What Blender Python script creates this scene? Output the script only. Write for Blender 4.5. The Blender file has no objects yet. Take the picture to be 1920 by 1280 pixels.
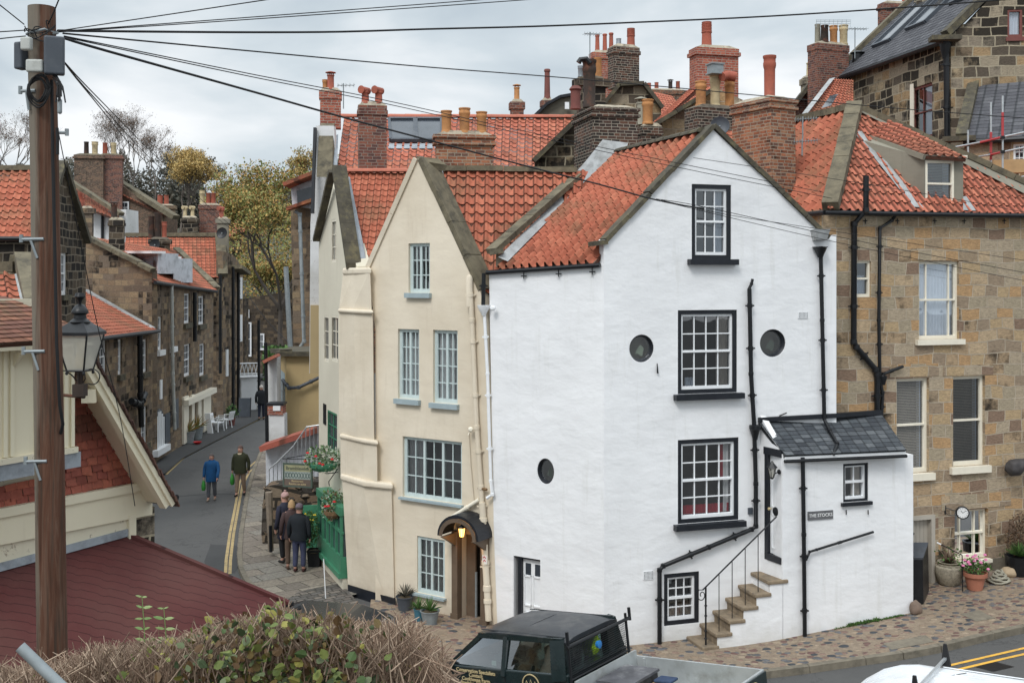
import bpy, bmesh, math, random
from mathutils import Vector, Matrix, Quaternion
from mathutils.geometry import tessellate_polygon
R = random.Random(7)
SC = bpy.context.scene
COL = SC.collection
F, CX, HY, CH = 2000.0, 960.0, 520.0, 7.4     # focal length in photo pixels, centre column, eye level row, eye height (m)
V = Vector
def P(px, py, D):
    return V(((px-CX)/F*D, D, CH-(py-HY)/F*D))
def G(px, py, z=0.0):
    return P(px, py, (CH-z)*F/(py-HY))
def ray(px, py): return V(((px-CX)/F, 1.0, -(py-HY)/F))
EYE = V((0, 0, CH))
class Plane3:
    def __init__(s, a, b, c):
        s.o = V(a); s.n = (V(b)-V(a)).cross(V(c)-V(a)).normalized()
        if s.n.dot(EYE-s.o) < 0: s.n = -s.n
    def hit(s, px, py):
        r = ray(px, py); return EYE + r*((s.o-EYE).dot(s.n)/r.dot(s.n))
class Wall:
    """vertical plane through two ground points; s runs from a towards b, n looks to the camera side"""
    def __init__(s, a, b):
        s.a = V((a[0], a[1], 0)); s.u = (V((b[0], b[1], 0))-s.a); s.L = s.u.length; s.u.normalize()
        s.n = V((s.u.y, -s.u.x, 0))
        if s.n.dot(EYE-s.a) < 0: s.n = -s.n
    def hit(s, px, py):
        r = ray(px, py); p = EYE + r*((s.a-EYE).dot(s.n)/r.dot(s.n))
        return ((p-s.a).dot(s.u), p.z)
    def w(s, px, py, off=0):
        q = s.hit(px, py); return s.pt(q[0], q[1], off)
    def pt(s, a, z, off=0): return s.a + s.u*a + V((0, 0, z)) + s.n*off
    def rect(s, x0, y0, x1, y1):
        ym, xm = (y0+y1)/2, (x0+x1)/2
        return [s.hit(x0, ym)[0], s.hit(xm, y1)[1], s.hit(x1, ym)[0], s.hit(xm, y0)[1]]   # s0 z0 s1 z1
# ------------------------------------------------------------------ mesh builder
class MB:
    def __init__(s): s.v = []; s.f = []; s.uv = None; s.m = []; s.cm = 0
    def mat(s, i): s.cm = i; return s
    def add(s, vs, fs):
        o = len(s.v); s.v += [tuple(v) for v in vs]
        s.f += [tuple(i+o for i in f) for f in fs]; s.m += [s.cm]*len(fs); return s
    def hexa(s, b, t):           # bottom ring, top ring (same count)
        n = len(b); fs = [tuple(range(n))[::-1], tuple(range(n, 2*n))]
        fs += [(i, (i+1) % n, n+(i+1) % n, n+i) for i in range(n)]
        return s.add(list(b)+list(t), fs)
    def frame_box(s, o, ux, uy, uz, a, b):   # box between local corners a and b in frame
        q = lambda x, y, z: o+ux*x+uy*y+uz*z
        B = [q(a[0], a[1], a[2]), q(b[0], a[1], a[2]), q(b[0], b[1], a[2]), q(a[0], b[1], a[2])]
        T = [q(a[0], a[1], b[2]), q(b[0], a[1], b[2]), q(b[0], b[1], b[2]), q(a[0], b[1], b[2])]
        return s.hexa(B, T)
    def box(s, c, d, yaw=0):
        ux = V((math.cos(yaw), math.sin(yaw), 0)); uy = V((-math.sin(yaw), math.cos(yaw), 0))
        h = V(d)/2
        return s.frame_box(V(c), ux, uy, V((0, 0, 1)), (-h.x, -h.y, -h.z), (h.x, h.y, h.z))
    def wbox(s, w, s0, z0, s1, z1, o0, o1):  # box on wall: offsets o0..o1 outwards
        return s.frame_box(w.a, w.u, w.n, V((0, 0, 1)), (min(s0, s1), min(o0, o1), min(z0, z1)), (max(s0, s1), max(o0, o1), max(z0, z1)))
    def bar(s, p0, p1, w, h, up=V((0, 0, 1)), c=0.5):   # beam, w across, h along up (c: share below the axis)
        p0 = V(p0); p1 = V(p1); d = (p1-p0); L = d.length
        if L < 1e-6: return s
        d.normalize(); x = d.cross(V(up))
        if x.length < 1e-4: x = d.cross(V((1, 0, 0)))
        x.normalize(); z = x.cross(d)
        return s.frame_box(p0, d, x, z, (0, -w/2, -h*c), (L, w/2, h*(1-c)))
    def tube(s, pts, r, n=8, cap=True, r1=None):
        pts = [V(p) for p in pts]; N = len(pts)
        if N < 2: return s
        rs = r if isinstance(r, (list, tuple)) else [r+((r1 if r1 is not None else r)-r)*i/(N-1) for i in range(N)]
        t0 = (pts[1]-pts[0]).normalized(); a = t0.cross(V((0, 0, 1)))
        if a.length < .05: a = t0.cross(V((1, 0, 0)))
        a.normalize(); vs = []
        for i, p in enumerate(pts):
            t = (pts[min(i+1, N-1)]-pts[max(i-1, 0)])
            t = t.normalized() if t.length > 1e-9 else t0
            a = (a-t*a.dot(t))
            a = a.normalized() if a.length > 1e-6 else t.orthogonal().normalized()
            b = t.cross(a)
            for k in range(n):
                th = 2*math.pi*k/n; vs.append(p+(a*math.cos(th)+b*math.sin(th))*rs[i])
        fs = [(i*n+k, i*n+(k+1) % n, (i+1)*n+(k+1) % n, (i+1)*n+k) for i in range(N-1) for k in range(n)]
        if cap: fs += [tuple(range(n))[::-1], tuple(range((N-1)*n, N*n))]
        return s.add(vs, fs)
    def lathe(s, c, prof, n=16, ax=V((0, 0, 1)), open_=False):   # prof: (radius, height)
        ax = V(ax).normalized(); x = ax.orthogonal().normalized(); y = ax.cross(x); c = V(c); vs = []
        for r, h in prof:
            for k in range(n):
                th = 2*math.pi*k/n; vs.append(c+ax*h+(x*math.cos(th)+y*math.sin(th))*max(r, 1e-4))
        N = len(prof)
        fs = [(i*n+k, i*n+(k+1) % n, (i+1)*n+(k+1) % n, (i+1)*n+k) for i in range(N-1) for k in range(n)]
        if not open_: fs += [tuple(range(n))[::-1], tuple(range((N-1)*n, N*n))]
        return s.add(vs, fs)
    def prism(s, pts, d):        # polygon (3D points) pushed by vector d
        pts = [V(p) for p in pts]; return s.hexa(pts, [p+V(d) for p in pts])
    def poly(s, pts): return s.add(pts, [tuple(range(len(pts)))])
    def sheet(s, pts):
        t = tessellate_polygon([[V(p) for p in pts]]); return s.add(pts, [tuple(x) for x in t])
    def build(s, name, mat, parent=None, smooth=False, uv=None):
        base = V(parent.get('_b', (0, 0, 0))) if parent else V((0, 0, 0))
        me = bpy.data.meshes.new(name)
        me.from_pydata([V(v)-base for v in s.v], [], s.f); me.update()
        bm = bmesh.new(); bm.from_mesh(me); 
        if uv is None:
            bmesh.ops.recalc_face_normals(bm, faces=bm.faces)
        bm.to_mesh(me); bm.free()
        mats = mat if isinstance(mat, (list, tuple)) else [mat]
        for m in mats: me.materials.append(m)
        if len(mats) > 1: me.polygons.foreach_set('material_index', s.m)
        l = me.uv_layers.new(name='UVMap')
        if uv is not None:
            for lp in me.loops: l.data[lp.index].uv = uv[lp.vertex_index]
        else:
            for p in me.polygons:
                n = p.normal
                if abs(n.z) > .92:
                    for li in p.loop_indices:
                        c = me.vertices[me.loops[li].vertex_index].co+base; l.data[li].uv = (c.x, c.y)
                else:
                    t = V((-n.y, n.x, 0)).normalized(); k = 1/math.sqrt(max(1-n.z*n.z, .01))
                    for li in p.loop_indices:
                        c = me.vertices[me.loops[li].vertex_index].co+base; l.data[li].uv = (c.dot(t), c.z*k)
        if smooth:
            me.polygons.foreach_set('use_smooth', [True]*len(me.polygons))
            if smooth != 'all':
                try: me.set_sharp_from_angle(angle=math.radians(40))
                except Exception: pass
        o = bpy.data.objects.new(name, me); COL.objects.link(o)
        if parent: o.parent = parent; o['_b'] = tuple(base)
        return o
def thing(name, loc, label, cat, group=None, kind=None):
    o = bpy.data.objects.new(name, None); COL.objects.link(o); o.location = V(loc); o['_b'] = tuple(V(loc)); o.empty_display_size = .2
    o['label'] = label; o['category'] = cat
    if group: o['group'] = group
    if kind: o['kind'] = kind
    return o
def tag(o, label, cat, group=None, kind=None):
    if label: o['label'] = label
    if cat: o['category'] = cat
    if group: o['group'] = group
    if kind: o['kind'] = kind
    return o
def struct(o, label=None, cat=None):
    o['kind'] = 'structure'
    if label: o['label'] = label
    if cat: o['category'] = cat
    return o
def copy_thing(root, loc, rotz=0, label=None, scale=None):
    r = root.copy(); COL.objects.link(r); r.location = V(loc); r.rotation_euler = (0, 0, rotz)
    if scale: r.scale = (scale,)*3
    if label: r['label'] = label
    def rec(src, dst):
        for ch in src.children:
            c = ch.copy(); COL.objects.link(c); c.parent = dst; rec(ch, c)
    rec(root, r); return r
# ------------------------------------------------------------------ materials
MC = {}
class NT:
    def __init__(s, name):
        s.m = bpy.data.materials.new(name); s.m.use_nodes = True; s.t = s.m.node_tree; s.n = s.t.nodes; s.l = s.t.links
        s.b = s.n['Principled BSDF']
    def N(s, typ, **kw):
        n = s.n.new(typ)
        for k, v in kw.items():
            if k.startswith('i_'):
                n.inputs[k[2:].replace('_', ' ')].default_value = v
            else: setattr(n, k, v)
        return n
    def L(s, a, b): s.l.new(a, b)
    def uv(s, obj=False):
        t = s.N('ShaderNodeTexCoord'); return t.outputs['Object' if obj else 'UV']
    def noise(s, vec, scale, detail=4, rough=.55, out='Fac', dist=0):
        n = s.N('ShaderNodeTexNoise'); n.inputs['Scale'].default_value = scale; n.inputs['Detail'].default_value = detail
        n.inputs['Roughness'].default_value = rough; n.inputs['Distortion'].default_value = dist
        if vec is not None: s.L(vec, n.inputs['Vector'])
        return n.outputs[out]
    def ramp(s, fac, stops, interp='LINEAR'):
        r = s.N('ShaderNodeValToRGB'); r.color_ramp.interpolation = interp; e = r.color_ramp.elements
        while len(e) < len(stops): e.new(.5)
        for i, (p, c) in enumerate(stops):
            e[i].position = p; e[i].color = (*c, 1) if not isinstance(c, (int, float)) else (c, c, c, 1)
        s.L(fac, r.inputs['Fac']); return r.outputs['Color']
    def mix(s, fac, a, b, typ='MIX'):
        m = s.N('ShaderNodeMix', data_type='RGBA', blend_type=typ); 
        for k, x in ((0, fac), (6, a), (7, b)):
            if isinstance(x, (int, float)): m.inputs[k].default_value = x if k == 0 else (x, x, x, 1)
            elif isinstance(x, tuple): m.inputs[k].default_value = (*x, 1) if len(x) == 3 else x
            else: s.L(x, m.inputs[k])
        return m.outputs[2]
    def math(s, op, a, b=None, clamp=False):
        m = s.N('ShaderNodeMath', operation=op, use_clamp=clamp)
        for k, x in ((0, a), (1, b)):
            if x is None: continue
            if isinstance(x, (int, float)): m.inputs[k].default_value = x
            else: s.L(x, m.inputs[k])
        return m.outputs[0]
    def mapping(s, vec, scale=(1, 1, 1), loc=(0, 0, 0), rot=(0, 0, 0)):
        m = s.N('ShaderNodeMapping'); m.inputs['Scale'].default_value = scale; m.inputs['Location'].default_value = loc; m.inputs['Rotation'].default_value = rot
        s.L(vec, m.inputs['Vector']); return m.outputs['Vector']
    def bump(s, h, strength=.3, dist=.02, prev=None):
        b = s.N('ShaderNodeBump'); b.inputs['Strength'].default_value = strength; b.inputs['Distance'].default_value = dist
        s.L(h, b.inputs['Height'])
        if prev is not None: s.L(prev, b.inputs['Normal'])
        return b.outputs['Normal']
    def col(s, c):
        if isinstance(c, tuple): s.b.inputs['Base Color'].default_value = (*c, 1)
        else: s.L(c, s.b.inputs['Base Color'])
        return s
    def fin(s, rough=.8, normal=None, metal=0, spec=.3, **kw):
        if isinstance(rough, (int, float)): s.b.inputs['Roughness'].default_value = rough
        else: s.L(rough, s.b.inputs['Roughness'])
        s.b.inputs['Metallic'].default_value = metal; s.b.inputs['Specular IOR Level'].default_value = spec
        if normal is not None: s.L(normal, s.b.inputs['Normal'])
        return s.m
def plain(name, c, rough=.6, metal=0, spec=.4, var=.15, scale=6, bump=.0, dirt=None):
    if name in MC: return MC[name]
    t = NT(name); g = t.N('ShaderNodeTexCoord').outputs['Object']
    n = t.noise(g, scale, 5); n2 = t.noise(g, scale*.17, 3)
    d = tuple(max(0, x*(1-var)) for x in c); u = tuple(min(1, x*(1+var)) for x in c)
    cc = t.ramp(n, [(.3, d), (.7, u)]); cc = t.mix(.35, cc, t.ramp(n2, [(.35, d), (.65, u)]))
    if dirt:
        cc = t.mix(t.ramp(t.noise(g, scale*.6, 6, .7), [(.5, 0.), (.72, 1.)]), cc, dirt)
    t.col(cc); nm = t.bump(t.noise(g, scale*5, 4), bump, .01) if bump else None
    rr = t.ramp(n, [(.2, max(rough-.08, .03)), (.8, min(rough+.1, 1))])
    MC[name] = t.fin(rr, nm, metal, spec); return MC[name]
def render_mat(name, c, c2, stain, lump=.5, peel=None, pk=.60):
    """painted lime render: slow lumps, brushed coat, dirt runs"""
    t = NT(name); uv = t.uv(); g = t.N('ShaderNodeTexCoord').outputs['Object']
    big = t.noise(g, .7, 4, .5); mid = t.noise(g, 3.2, 5, .55); fine = t.noise(g, 38, 4, .6)
    st = t.noise(t.mapping(uv, (4.5, .42, 1)), 1.0, 6, .65)
    cc = t.ramp(big, [(.35, c2), (.62, c)])
    cc = t.mix(t.ramp(st, [(.56, 0.), (.76, .34)]), cc, stain)
    sep = t.N('ShaderNodeSeparateXYZ'); t.L(g, sep.inputs[0])
    low = t.math('MULTIPLY', t.ramp(t.math('ADD', sep.outputs[2], t.math('MULTIPLY', mid, .9)), [(.45, 1.), (.95, 0.)]), .55)
    cc = t.mix(low, cc, stain)
    if peel:
        cc = t.mix(t.ramp(t.noise(g, 9, 8, .75), [(pk, 0.), (pk+.03, 1.)]), cc, peel)
    t.col(cc)
    h = t.noise(t.mapping(uv, (1.4, 2.1, 1)), 1.5, 3, .5, dist=.15)
    crack = t.ramp(t.noise(t.mapping(uv, (1.1, 1.1, 1)), 1.3, 8, .6, dist=1.2), [(.492, 1.), (.5, 0.), (.508, 1.)])
    n1 = t.bump(h, lump, .035); n2 = t.bump(t.noise(t.mapping(uv, (7, 11, 1)), 1.0, 6, .62), lump*.26, .010, n1); n3 = t.bump(crack, .03, .01, n2); n4 = t.bump(fine, .25, .004, n3)
    return t.fin(.82, n4, spec=.2)
def stone_mat(name, cols, mortar, bw=.46, bh=.235, soot=.3, ms=.012, rough=.9, jit=.05, bstr=.6, soot_col=(.018, .016, .014)):
    t = NT(name); uv = t.uv(); g = t.N('ShaderNodeTexCoord').outputs['Object']
    w1 = t.noise(t.mapping(uv, (.9, .9, 1)), 1.1, 1, .5, out='Color')
    w2 = t.noise(uv, 9, 3, .6, out='Color')
    a = t.N('ShaderNodeVectorMath', operation='SCALE'); t.L(w1, a.inputs[0]); a.inputs['Scale'].default_value = jit*4
    b = t.N('ShaderNodeVectorMath', operation='SCALE'); t.L(w2, b.inputs[0]); b.inputs['Scale'].default_value = .022
    s1 = t.N('ShaderNodeVectorMath', operation='ADD'); t.L(uv, s1.inputs[0]); t.L(a.outputs[0], s1.inputs[1])
    s2 = t.N('ShaderNodeVectorMath', operation='ADD'); t.L(s1.outputs[0], s2.inputs[0]); t.L(b.outputs[0], s2.inputs[1])
    br = t.N('ShaderNodeTexBrick'); br.offset = .43; br.offset_frequency = 2; br.squash = .72; br.squash_frequency = 3
    t.L(s2.outputs[0], br.inputs['Vector'])
    for k, v in (('Scale', 1), ('Mortar Size', ms), ('Mortar Smooth', .12), ('Bias', 0), ('Brick Width', bw), ('Row Height', bh)): br.inputs[k].default_value = v
    br.inputs['Color1'].default_value = (0, 0, 0, 1); br.inputs['Color2'].default_value = (1, 1, 1, 1); br.inputs['Mortar'].default_value = (.5, .5, .5, 1)
    n = len(cols); cc = t.ramp(br.outputs['Color'], [((i+.0)/n, c) for i, c in enumerate(cols)], 'CONSTANT')
    grain = t.noise(t.mapping(g, (4, 4, 13)), 3, 7, .78)
    cc = t.mix(.9, cc, t.ramp(grain, [(.28, .38), (.5, 1.0), (.72, 1.5)]), 'MULTIPLY')
    sn = t.noise(g, .55, 5, .6); pn = t.noise(g, 4.5, 6, .7)
    sf = t.math('ADD', t.math('MULTIPLY', sn, 1.0), t.math('ADD', t.math('MULTIPLY', br.outputs['Color'], -.35), t.math('MULTIPLY', pn, .55)))
    th = .86-.42*soot
    cc = t.mix(t.ramp(sf, [(th-.06, 0.), (th+.10, .93)]), cc, soot_col)
    cc = t.mix(t.ramp(br.outputs['Fac'], [(.3, 0.), (.8, 1.)]), cc, t.mix(t.ramp(pn, [(.3, 0.), (.7, 1.)]), mortar, tuple(x*.62 for x in mortar)))
    t.col(cc)
    h = t.math('ADD', t.math('MULTIPLY', br.outputs['Fac'], -1.0), t.math('MULTIPLY', grain, .55))
    return t.fin(rough, t.bump(t.noise(g, 40, 4), .25, .004, t.bump(h, bstr, .025)), spec=.2)
def brick_mat(name, cols, mortar, soot=.2, bw=.225, bh=.078, ms=.009):
    return stone_mat(name, cols, mortar, bw, bh, soot, ms, .9, .004, .5)
def tile_mat(name, c1, c2, c3, moss=.25, lap=.75):
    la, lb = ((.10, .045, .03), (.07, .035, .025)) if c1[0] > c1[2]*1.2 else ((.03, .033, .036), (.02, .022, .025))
    """per-tile colour; uv counts tiles"""
    t = NT(name); uv = t.uv(); g = t.N('ShaderNodeTexCoord').outputs['Object']
    fl = t.N('ShaderNodeVectorMath', operation='FLOOR'); t.L(uv, fl.inputs[0])
    wn = t.N('ShaderNodeTexWhiteNoise'); wn.noise_dimensions = '2D'; t.L(fl.outputs[0], wn.inputs['Vector'])
    cc = t.ramp(wn.outputs['Value'], [(0., c1), (.45, c2), (.85, c3), (1., tuple(x*.72 for x in c2))])
    cc = t.mix(.55, cc, t.ramp(t.noise(g, 13, 5, .7), [(.3, .62), (.7, 1.25)]), 'MULTIPLY')
    cc = t.mix(t.ramp(t.noise(g, 1.1, 6, .7), [(.62-.25*moss, 0.), (.8-.2*moss, .6)]), cc, (.16, .075, .042))
    cc = t.mix(t.ramp(t.noise(g, 22, 6, .8), [(.60, 0.), (.68, .6)]), cc, (.09, .07, .045))
    cc = t.mix(t.ramp(t.math('ADD', t.noise(g, .8, 5, .65), t.math('MULTIPLY', t.noise(g, 9, 4, .7), .35)), [(.66, 0.), (.80, moss*1.8 if moss > 0 else 0.)]), cc, (.13, .11, .06))
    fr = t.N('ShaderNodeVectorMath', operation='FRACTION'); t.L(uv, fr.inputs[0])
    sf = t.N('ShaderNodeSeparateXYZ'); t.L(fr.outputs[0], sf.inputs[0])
    cc = t.mix(t.math('MULTIPLY', t.ramp(sf.outputs[0], [(.0, 1.), (.05, 1.), (.15, 0.), (.88, 0.), (.95, 1.)]), lap), cc, la)  # side laps: shade beside each roll painted into the colour, along with dirt
    cc = t.mix(t.math('MULTIPLY', t.ramp(sf.outputs[1], [(.0, 1.), (.03, 1.), (.05, 0.)]), lap), cc, lb)  # lower lip: painted shade line and dirt under each course
    t.col(cc)
    return t.fin(.85, t.bump(t.noise(g, 60, 3), .3, .003), spec=.25)
# ------------------------------------------------------------------ camera, sky, light
cam = bpy.data.cameras.new('camera'); co = bpy.data.objects.new('camera', cam); COL.objects.link(co)
co.location = EYE; co.rotation_euler = (math.pi/2, 0, 0); cam.sensor_width = 36; cam.lens = 36*F/1920; cam.shift_y = -(640-HY)/1920
cam.clip_end = 3000; cam.clip_start = .1; SC.camera = co
wd = bpy.data.worlds.new('World'); SC.world = wd; wd.use_nodes = True; nt = wd.node_tree; nn = nt.nodes; bg = nn['Background']
SUN_EL, SUN_AZ = math.radians(48), math.radians(205)   # high, behind the camera and a little to the left
sky = nn.new('ShaderNodeTexSky'); sky.sky_type = 'NISHITA'; sky.sun_disc = False; sky.sun_elevation = SUN_EL; sky.sun_rotation = SUN_AZ
tc = nn.new('ShaderNodeTexCoord'); sp = nn.new('ShaderNodeSeparateXYZ'); nt.links.new(tc.outputs['Generated'], sp.inputs[0])
mp = nn.new('ShaderNodeMapping'); mp.inputs['Scale'].default_value = (1, 1, 2.6); mp.inputs['Location'].default_value = (.7, .2, .35); nt.links.new(tc.outputs['Generated'], mp.inputs['Vector'])
no = nn.new('ShaderNodeTexNoise'); no.inputs['Scale'].default_value = 3.6; no.inputs['Detail'].default_value = 6; no.inputs['Roughness'].default_value = .48; no.inputs['Distortion'].default_value = .25; nt.links.new(mp.outputs[0], no.inputs['Vector'])
cr = nn.new('ShaderNodeValToRGB'); e = cr.color_ramp.elements; e[0].position = .34; e[0].color = (4.9, 5.75, 6.45, 1); e[1].position = .66; e[1].color = (10.2, 10.4, 10.6, 1)
k = e.new(.5); k.color = (6.9, 7.65, 8.15, 1); nt.links.new(no.outputs['Fac'], cr.inputs[0])
el = nn.new('ShaderNodeMapRange'); el.inputs['From Min'].default_value = .26; el.inputs['From Max'].default_value = 1.0; el.inputs['To Min'].default_value = 1.0; el.inputs['To Max'].default_value = 2.4; nt.links.new(sp.outputs[2], el.inputs['Value'])
ml = nn.new('ShaderNodeVectorMath'); ml.operation = 'SCALE'; nt.links.new(cr.outputs[0], ml.inputs[0]); nt.links.new(el.outputs[0], ml.inputs['Scale'])
mx = nn.new('ShaderNodeMix'); mx.data_type = 'RGBA'; mx.inputs[0].default_value = .94; nt.links.new(sky.outputs[0], mx.inputs[6]); nt.links.new(ml.outputs[0], mx.inputs[7])
nt.links.new(mx.outputs[2], bg.inputs[0]); bg.inputs[1].default_value = .1
sl = bpy.data.lights.new('sun', 'SUN'); sl.energy = 1.7; sl.angle = math.radians(18); sl.color = (1, .985, .96); so = bpy.data.objects.new('sun', sl); COL.objects.link(so)
d = V((math.cos(SUN_EL)*math.sin(SUN_AZ), math.cos(SUN_EL)*math.cos(SUN_AZ), math.sin(SUN_EL))); so.rotation_euler = d.to_track_quat('Z', 'Y').to_euler()
SC.view_settings.view_transform = 'Standard'; SC.view_settings.look = 'None'; SC.view_settings.exposure = 0; SC.view_settings.gamma = 1
M = {}
M['white'] = render_mat('white_limewash', (.85, .85, .855), (.79, .79, .795), (.56, .55, .50), .62, (.60, .57, .51), .69)
M['cream'] = render_mat('cream_render', (.74, .655, .525), (.65, .565, .44), (.46, .37, .27), .42, (.50, .43, .34), .68)
M['cream_side'] = render_mat('pale_cream_render', (.68, .63, .51), (.62, .57, .46), (.44, .39, .30), .2)
M['yellow'] = render_mat('yellow_render', (.50, .38, .20), (.46, .345, .18), (.34, .26, .15), .15)
M['cement'] = render_mat('grey_cement_render', (.26, .24, .19), (.19, .175, .14), (.09, .08, .06), .4)
M['white_rough'] = render_mat('rough_white_paint', (.74, .74, .74), (.62, .62, .61), (.42, .40, .36), .6, (.3, .27, .22))
M['cream_paint'] = render_mat('cream_woodwork', (.80, .73, .55), (.74, .67, .50), (.52, .44, .30), .1)
M['cream_peel'] = render_mat('peeling_cream_board', (.74, .68, .52), (.66, .60, .46), (.45, .38, .26), .2, (.36, .30, .22))
HON = [(.41, .295, .185), (.34, .255, .17), (.47, .35, .225), (.31, .235, .165), (.45, .285, .15), (.37, .305, .215), (.25, .17, .12), (.44, .32, .19), (.41, .33, .235)]
DRK = [(.20, .145, .098), (.165, .12, .085), (.24, .175, .115), (.14, .105, .078), (.22, .155, .10), (.18, .14, .105), (.27, .20, .125)]
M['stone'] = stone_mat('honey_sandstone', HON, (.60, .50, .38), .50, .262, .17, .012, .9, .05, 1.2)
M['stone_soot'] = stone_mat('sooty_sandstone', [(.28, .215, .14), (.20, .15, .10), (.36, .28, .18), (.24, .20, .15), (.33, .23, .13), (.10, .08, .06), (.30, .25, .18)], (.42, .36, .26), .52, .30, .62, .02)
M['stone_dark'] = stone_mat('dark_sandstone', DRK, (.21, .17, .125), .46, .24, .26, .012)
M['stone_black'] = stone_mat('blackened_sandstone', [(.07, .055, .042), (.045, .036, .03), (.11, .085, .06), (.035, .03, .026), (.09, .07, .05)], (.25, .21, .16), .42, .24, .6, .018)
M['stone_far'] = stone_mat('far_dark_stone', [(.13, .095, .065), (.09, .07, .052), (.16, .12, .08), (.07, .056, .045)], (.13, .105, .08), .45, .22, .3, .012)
M['rubble'] = stone_mat('dark_rubble', [(.14, .11, .085), (.09, .075, .062), (.20, .155, .11), (.06, .052, .045), (.17, .12, .08)], (.045, .038, .03), .5, .3, .35, .045, .9, .12, 1.0)
M['brick'] = brick_mat('old_brown_brick', [(.17, .075, .045), (.11, .055, .04), (.22, .085, .045), (.08, .05, .04), (.15, .065, .04), (.26, .10, .05)], (.31, .26, .20), .3)
M['brick_warm'] = brick_mat('warm_mixed_brick', [(.30, .11, .06), (.21, .09, .055), (.38, .15, .08), (.15, .08, .06), (.33, .17, .10), (.26, .10, .055)], (.40, .34, .26), .12)
M['brick_red'] = brick_mat('red_brick', [(.36, .10, .065), (.30, .085, .055), (.42, .13, .08), (.27, .08, .055)], (.44, .36, .30), .05)
M['brick_plum'] = brick_mat('plum_brick', [(.19, .075, .055), (.15, .06, .048), (.24, .09, .06), (.10, .05, .045), (.21, .085, .06)], (.30, .24, .20), .12)
M['brick_soot'] = brick_mat('sooty_brick', [(.10, .055, .04), (.06, .04, .035), (.13, .065, .045), (.04, .032, .028), (.085, .05, .04)], (.36, .32, .26), .38)
M['brick_dull'] = brick_mat('dull_brown_brick', [(.16, .10, .07), (.12, .075, .055), (.20, .12, .08), (.10, .068, .05)], (.27, .22, .17), .15)
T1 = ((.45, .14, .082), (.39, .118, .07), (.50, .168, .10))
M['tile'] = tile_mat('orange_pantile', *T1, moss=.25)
M['tile_pink'] = tile_mat('new_clay_pantile', (.52, .17, .11), (.44, .135, .085), (.58, .21, .13), moss=.12)
M['tile_old'] = tile_mat('weathered_pantile', (.46, .14, .07), (.33, .10, .06), (.52, .18, .09), moss=.35)
M['tile_brown'] = tile_mat('brown_plain_tile', (.23, .10, .07), (.17, .085, .065), (.30, .135, .085), moss=.4)
M['tile_hung'] = tile_mat('hung_red_tile', (.40, .115, .08), (.32, .095, .07), (.48, .15, .095), moss=.1)
M['tile_slate'] = tile_mat('blue_grey_slate', (.085, .095, .105), (.05, .056, .065), (.13, .14, .15), moss=-.5)
M['tile_slate2'] = tile_mat('purple_grey_slate', (.10, .10, .11), (.082, .082, .092), (.125, .125, .135), moss=-.6)
M['tile_verge'] = tile_mat('dark_brown_tile', (.10, .055, .045), (.07, .045, .04), (.14, .07, .055), moss=.2)
for k in ('tile_slate', 'tile_slate2'):
    pass
M['ridge_red'] = plain('red_ridge_tile', (.42, .14, .09), .8, scale=5, var=.2)
M['coping'] = plain('lichened_stone_coping', (.15, .128, .085), .9, scale=5, var=.45, bump=.6, dirt=(.04, .037, .03))
M['coping_dark'] = plain('dark_stone_coping', (.075, .066, .048), .9, scale=6, var=.5, bump=.6, dirt=(.17, .145, .08))
M['mortar'] = plain('cement_flaunching', (.38, .33, .25), .9, scale=8, var=.3, bump=.5, dirt=(.14, .12, .09))
M['soot_mortar'] = plain('sooty_flaunching', (.15, .125, .095), .9, scale=6, var=.5, bump=.5, dirt=(.05, .043, .036))
M['lead'] = plain('lead_flashing', (.33, .36, .39), .6, .2, scale=4, var=.25, bump=.3, dirt=(.17, .18, .19))
M['lead_white'] = plain('weathered_white_flashing', (.38, .39, .39), .7, .1, scale=5, var=.25, bump=.5, dirt=(.22, .22, .21))
M['black'] = plain('black_painted_wood', (.013, .015, .020), .42, scale=9, var=.3, bump=.15)
M['black_iron'] = plain('black_iron', (.008, .009, .011), .4, scale=14, var=.3, bump=.2)
M['black_rubber'] = plain('black_rubber', (.012, .012, .013), .75)
M['pot_orange'] = plain('orange_clay_pot', (.50, .235, .09), .8, scale=5, var=.2, bump=.2, dirt=(.28, .13, .06))
M['pot_red'] = plain('red_clay_pot', (.36, .10, .062), .8, scale=4, var=.2, bump=.2, dirt=(.17, .065, .045))
M['pot_buff'] = plain('buff_clay_pot', (.52, .42, .25), .85, scale=5, var=.2, bump=.2, dirt=(.24, .19, .12))
M['pot_soot'] = plain('sooty_pot', (.045, .032, .026), .9, scale=4, var=.5, bump=.2, dirt=(.16, .06, .035))
M['pot_plum'] = plain('plum_pot', (.17, .06, .05), .8, scale=5, var=.25)
M['pot_cement'] = plain('cement_pot', (.30, .28, .22), .9, scale=5, var=.2, bump=.3)
M['pot_grey'] = plain('metal_terminal', (.30, .32, .34), .45, .5, scale=5)
M['paint_white'] = plain('white_gloss_paint', (.82, .83, .84), .35, scale=10, var=.05)
M['paint_cream'] = plain('cream_gloss_paint', (.80, .74, .61), .4, scale=10, var=.06)
M['paint_blue'] = plain('pale_blue_paint', (.52, .60, .59), .5, scale=9, var=.08)
M['paint_bluegrey'] = plain('blue_grey_stone_paint', (.33, .40, .42), .6, scale=9, var=.12, bump=.2)
M['paint_green'] = plain('shop_green_paint', (.055, .21, .12), .4, scale=4, var=.2)
M['paint_brown'] = plain('brown_door_paint', (.125, .088, .06), .55, scale=5, var=.2)
M['paint_greige'] = plain('greige_door_paint', (.44, .40, .34), .55, scale=5, var=.08)
M['paint_whitegrey'] = plain('weathered_white_board', (.60, .62, .66), .7, scale=5, var=.15, bump=.2, dirt=(.34, .35, .37))
M['wood_pole'] = None
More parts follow.
